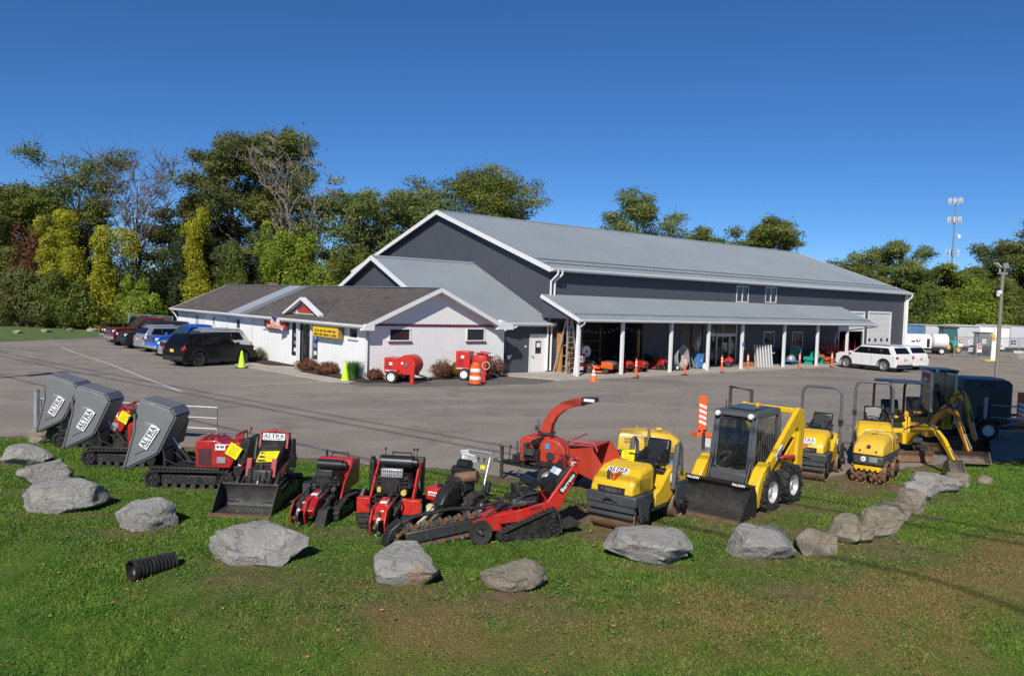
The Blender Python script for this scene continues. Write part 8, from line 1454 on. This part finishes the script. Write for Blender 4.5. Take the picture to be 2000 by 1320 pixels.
def fsign(label, t, z, w, h, words=(), face=None, inkm=None, red_=False):
    p = Vector(FA)+fd*t; o = thing('fence_sign', label, 'sign', (p.x, p.y, 0), 0, 'signs on the yard fence'); n = fex.cross(Vector((0, 0, 1))); plate(o, n*.05+Vector((0, 0, z)), fex, (0, 0, 1), w, h, face or white, 'board', .02)
    if red_: plate(o, n*.072+Vector((0, 0, z+h*.18)), fex, (0, 0, 1), w*.8, h*.5, redink, 'red_square', .012); bars(o, n*.09+Vector((0, 0, z+h*.18)), fex, (0, 0, 1), w*.5, h*.26, white, (2,))
    if words: bars(o, n*.075+Vector((0, 0, z)), fex, (0, 0, 1), w*.7, h*.32, inkm or ink, words)
fsign('white sign with a red square, leftmost on the yard fence', .7, 1.45, .62, .85, red_=True); fsign('small white and red sign on the yard fence', 2.0, 1.5, .55, .4, (4,), None, redink); fsign('small pale notice low on the yard fence', 2.1, .75, .55, .4, (3, 3), dwhite); fsign('white sign with a red square, lower and further right on the fence', 3.3, .9, .62, .85, red_=True); fsign('small white and blue sign on the yard fence', 3.9, 1.6, .5, .42, (6,), None, bluep); fsign('long white banner on the yard fence', 6.0, 1.15, 1.5, .65, (1, 7), None, M('pale_ink', (.3, .33, .4), .6)); fsign('small purple sign on the yard fence', 8.0, 1.55, .7, .4, (5,), M('purple_sign', (.1, .05, .2), .5), white)
# ------------------------------------------------------------------ far right yard: trailers, white units, planters, tower
tblue = M('faded_blue_paint', (.08, .19, .36), .6, 0, .25, .7, dirt=.4, dcol=(.4, .42, .45)); tgrey = M('trailer_grey', (.52, .53, .54), .55, 0, .08, 1, dirt=.2); tw = M('trailer_white', (.80, .80, .80), .5, 0, .06, 1, dirt=.15)
def trailer(label, a, w, mat, z0=.5, z1=2.95, depth=6, roof=True):
    o = thing('storage_trailer', label, 'trailer', (*a, 0), R(8), 'storage trailers along the back'); m = MB(); m.bb(0, w, 0, depth, z0, z1); b = part('box', m, mat, o, .03)
    m = MB(); m.bb(.03, w-.03, -.03, 0.0, z0+.05, z0+.12); m.bb(.03, w-.03, -.03, 0, z1-.1, z1-.03); part('sill_rail', m, dsteel, b)
    for i in range(1, int(w/1.2)+1): part('post_rib', MB().bb(i*1.2-.02, i*1.2+.02, -.025, 0, z0+.12, z1-.1), mat, b)
    for x in (.5, w-.5): wheel(o, (x, .25, .5), .48, .3, -1, dsteel)
    m = MB(); m.bb(.1, w-.1, .1, depth-.1, z0-.12, z0); part('chassis', m, black, o); return o
x, y = 45.2, 93.5; TR = [(2.9, tblue, 2.85, 'faded blue container next to the warehouse end'), (6.9, tgrey, 2.9, 'long pale grey trailer left of the white ones'), (2.0, tw, 3.0, 'first white trailer of the back row'), (2.0, tw, 2.95, 'second white trailer of the back row'), (2.1, tgrey, 3.15, 'pale grey taller trailer between the white ones'), (2.2, tgrey, 3.0, 'light grey trailer left of the lamp post'), (2.2, tw, 2.95, 'white trailer behind the lamp post'), (2.0, tblue, 3.1, 'blue container right of the lamp post'), (3.5, tw, 3.0, 'white trailer at the right edge')]
for w, mt, h, lab in TR: trailer(lab, (x, y), w-.12, mt, .45, h); x += w*math.cos(R(8)); y += w*math.sin(R(8))
def white_unit(label, loc, rz, L_, mark=True, round_=False):
    o = thing('white_trailer_unit', label, 'generator', loc, rz, 'white towable units in the yard')
    if round_: m = MB(); m.lathe([(.2, -L_/2), (.75, -L_/2+.15), (.8, L_/2-.15), (.2, L_/2)], (0, 0, 1.35), (1, 0, 0), 24, True); part('tank', m, tw, o)
    else: m = MB(); m.loft([[(-L_/2, -.65, .6), (L_/2, -.65, .6), (L_/2, .65, .6), (-L_/2, .65, .6)], [(-L_/2, -.65, 1.7), (L_/2, -.65, 1.75), (L_/2, .65, 1.75), (-L_/2, .65, 1.7)], [(-L_/2+.25, -.5, 2.0), (L_/2-.2, -.5, 2.05), (L_/2-.2, .5, 2.05), (-L_/2+.25, .5, 2.0)]]); b = part('housing', m, tw, o, .04); part('vent', MB().bb(-.5, -.1, -.66, -.64, 1.2, 1.35), ink, b); part('end_grille', MB().bb(L_/2-.5, L_/2-.2, -.665, -.645, .7, 1.6), ink, b)
    if mark: w_logo(o, (.2, -.66, 1.35), (1, 0, 0), (0, 0, 1), .5)
    for s in (-1, 1): wheel(o, (0, s*.75, .36), .36, .22, s, dwhite)
    part('frame', MB().bb(-L_/2-.1, L_/2+.9, -.3, .3, .42, .58), black, o); part('jack', MB().cyl((L_/2+.6, 0, 0), (L_/2+.6, 0, .8), .04), dsteel, o)
white_unit('white towable generator with a red mark, nearest the warehouse', (41.9, 84.2, 0), R(-5), 3.1); white_unit('rounded white tank unit right of the generator', (44.4, 84.0, 0), R(-5), 1.7, False, True)
o = thing('product_rack', 'dark display rack with yellow boards beside the warehouse end', 'rack', (38.7, 86.0, 0), 0); part('frame', MB().bb(-.7, .7, -.2, .2, 0, 2.2), charcoal, o, .02); [plate(o, (0, -.215, z), (1, 0, 0), (0, 0, 1), 1.1, .4, mt, 'board') for z, mt in ((1.8, amber), (1.3, M('dark_board', (.1, .03, .02), .6)), (.7, redink))]
o = thing('green_tractor', 'green-glassed tractor cab behind the yard fence', 'tractor', (47.2, 87.5, 0), 0); part('body', MB().bb(-.9, .9, -.6, .6, .6, 1.4), teal, o, .05); part('cab', MB().box((0, 0, 2.05), (1.6, 1.2, 1.3), taper=.9), glass('green_cab_glass', (.05, .12, .11), .1), o, .03); part('roof', MB().bb(-.85, .85, -.65, .65, 2.7, 2.85), charcoal, o, .03); [wheel(o, (x, s*.7, r), r, .3, s, yellow) for x, r in ((-.5, .7), (.75, .45)) for s in (-1, 1)]
o = thing('yard_loader', 'dark loader with a yellow arm behind the yard fence', 'loader', (49.6, 85.2, 0), 0); part('cab', MB().box((0, 0, 1.65), (1.3, 1.1, 1.3), taper=.92), cabgl, o, .03); part('roof', MB().bb(-.75, .75, -.6, .6, 2.3, 2.42), charcoal, o, .04); part('body', MB().bb(-.9, .9, -.65, .65, .4, 1.0), charcoal, o, .04); part('arm', MB().prism([(.9, .5), (1.2, .6), (1.25, 2.1), (1.0, 2.3), (.95, 1.8)], -.1, .1, 'y'), yellow, o, .02); [wheel(o, (x, s*.7, .4), .4, .28, s, dsteel) for x in (-.5, .5) for s in (-1, 1)]
for i, (px_, py_) in enumerate(((50.4, 79.6), (53.0, 80.6), (56.5, 81.6))):
    o = thing('stone_pallet', ['left', 'middle', 'right'][i]+' low crate of pale stone in front of the yard fence', 'crate', (px_, py_, 0), R(20), 'stone crates by the yard fence'); part('crate', MB().bb(-1.1, 1.1, -.4, .4, 0, .6), M('weathered_crate', (.30, .28, .25), .8, 0, .25, 3), o, .02); rg = random.Random(i); [part('stone', MB().box((-.8+.4*j, rg.uniform(-.15, .15), .68), (.35, .4, .25), rz=rg.random(), rx=rg.random()*.4), M('pale_stone', (.5, .48, .44), .8, 0, .2, 4), o, .04) for j in range(5)]
o = thing('white_bollard_sign', 'white folding board on a yellow base left of the lamp post', 'sign', (44.0, 73.9, 0), 0); part('board', MB().box((.2, 0, .95), (.65, .12, 1.8), taper=.85), white, o, .02); part('base', MB().box((-.1, 0, .06), (1.3, .7, .12)), M('base_yellow', (.6, .5, .08), .6), o, .03)
for i, (px_, py_, mt, h) in enumerate(((57.5, 82.6, red, 1.3), (59.6, 83.2, dsteel, 1.9), (61.5, 82.0, bright_red, 1.0), (63.4, 84.0, dsteel, 1.8), (58.5, 85.5, rust, 2.2), (62.5, 86.5, rust, 2.3))):
    o = thing('yard_implement', ['dark red implement right of the lamp post', 'tangled dark implement right of the lamp post', 'small bright red implement at the right edge of the yard', 'dark implement at the right edge of the yard', 'rusty rack of attachments behind the implements', 'second rusty rack of attachments behind the implements'][i], 'implement', (px_, py_, 0), R(20*i), 'implements in the far yard'); rg = random.Random(40+i); part('frame', MB().bb(-.9, .9, -.5, .5, .35, .55).bb(-.9, -.8, -.5, .5, .0, h).bb(.8, .9, -.5, .5, 0, h), mt, o); m = MB(); [m.bar((rg.uniform(-.8, .8), rg.uniform(-.4, .4), .4), (rg.uniform(-.8, .8), rg.uniform(-.4, .4), h), .08, .1) for k in range(9)]; part('tines', m, mt if i % 2 else rust, o)['kind'] = 'stuff'; [wheel(o, (-.5, s*.6, .3), .3, .16, s, dsteel) for s in (-1, 1)]
# lattice-like mast with antenna rings
o = thing('cell_tower', 'tall thin mast with white antennas above the far trees', 'tower', (89, 165, 0)); m = MB(); m.cyl((0, 0, 0), (0, 0, 27.5), .22, .12, n=10); part('pole', m, M('mast_grey', (.20, .22, .25), .6), o)
for z, n_ in ((27.2, 9), (23.4, 9), (16.8, 5), (14.3, 7), (9.5, 6)):
    part('platform', MB().lathe([(1.15, -.05), (1.15, .05), (1.0, .05), (1.0, -.05), (1.15, -.05)], (0, 0, z), n=16), galv, o)
    for j in range(n_): a = j*2*PI/n_; part('antenna', MB().box((1.2*math.cos(a), 1.2*math.sin(a), z+.1), (.16, .2, 1.2), rz=a), dwhite, o)
part('dish', MB().lathe([(.001, 0), (.5, .1), (.5, .2)], (.7, -.4, 20.3), (.6, -1, 0), 14), white, o)
# scattered fallen leaves and clover heads on the grass
rg = np.random.default_rng(9); lx_ = rg.uniform(-7, 8, 300); ly_ = rg.uniform(8.6, 16, 300); ok = (ly_ < edge(lx_)-1)
m = MB()
for x, y in zip(lx_[ok], ly_[ok]):
    a = rg.random()*6; s = rg.uniform(.018, .045); z = float(bank(x, y))+.05; m.add([(x+math.cos(a)*s, y+math.sin(a)*s, z), (x-math.sin(a)*s*.6, y+math.cos(a)*s*.6, z+.012), (x-math.cos(a)*s, y-math.sin(a)*s, z), (x+math.sin(a)*s*.6, y-math.cos(a)*s*.6, z-.005)], [(0, 1, 2, 3)])
tag(part('fallen_leaves', m, M('dry_leaf', (.36, .17, .06), .8, 0, .5, 40), smooth=0), 'dry brown leaves scattered over the lawn', 'leaves', None, 'stuff')

# utility pole left of the view: only its shadow lies on the lot
o = thing('utility_pole', 'wooden utility pole standing left of the view', 'pole', (-23.9, 26.6, 0), R(15)); part('pole', MB().cyl((0, 0, -.2), (0, 0, 9.2), .16, .11, n=12), bark, o); part('crossarm', MB().bb(-1.1, 1.1, -.05, .05, 8.5, 8.62), bark, o); part('transformer', MB().cyl((.3, 0, 7.2), (.3, 0, 8.0), .22, n=16), galv, o)
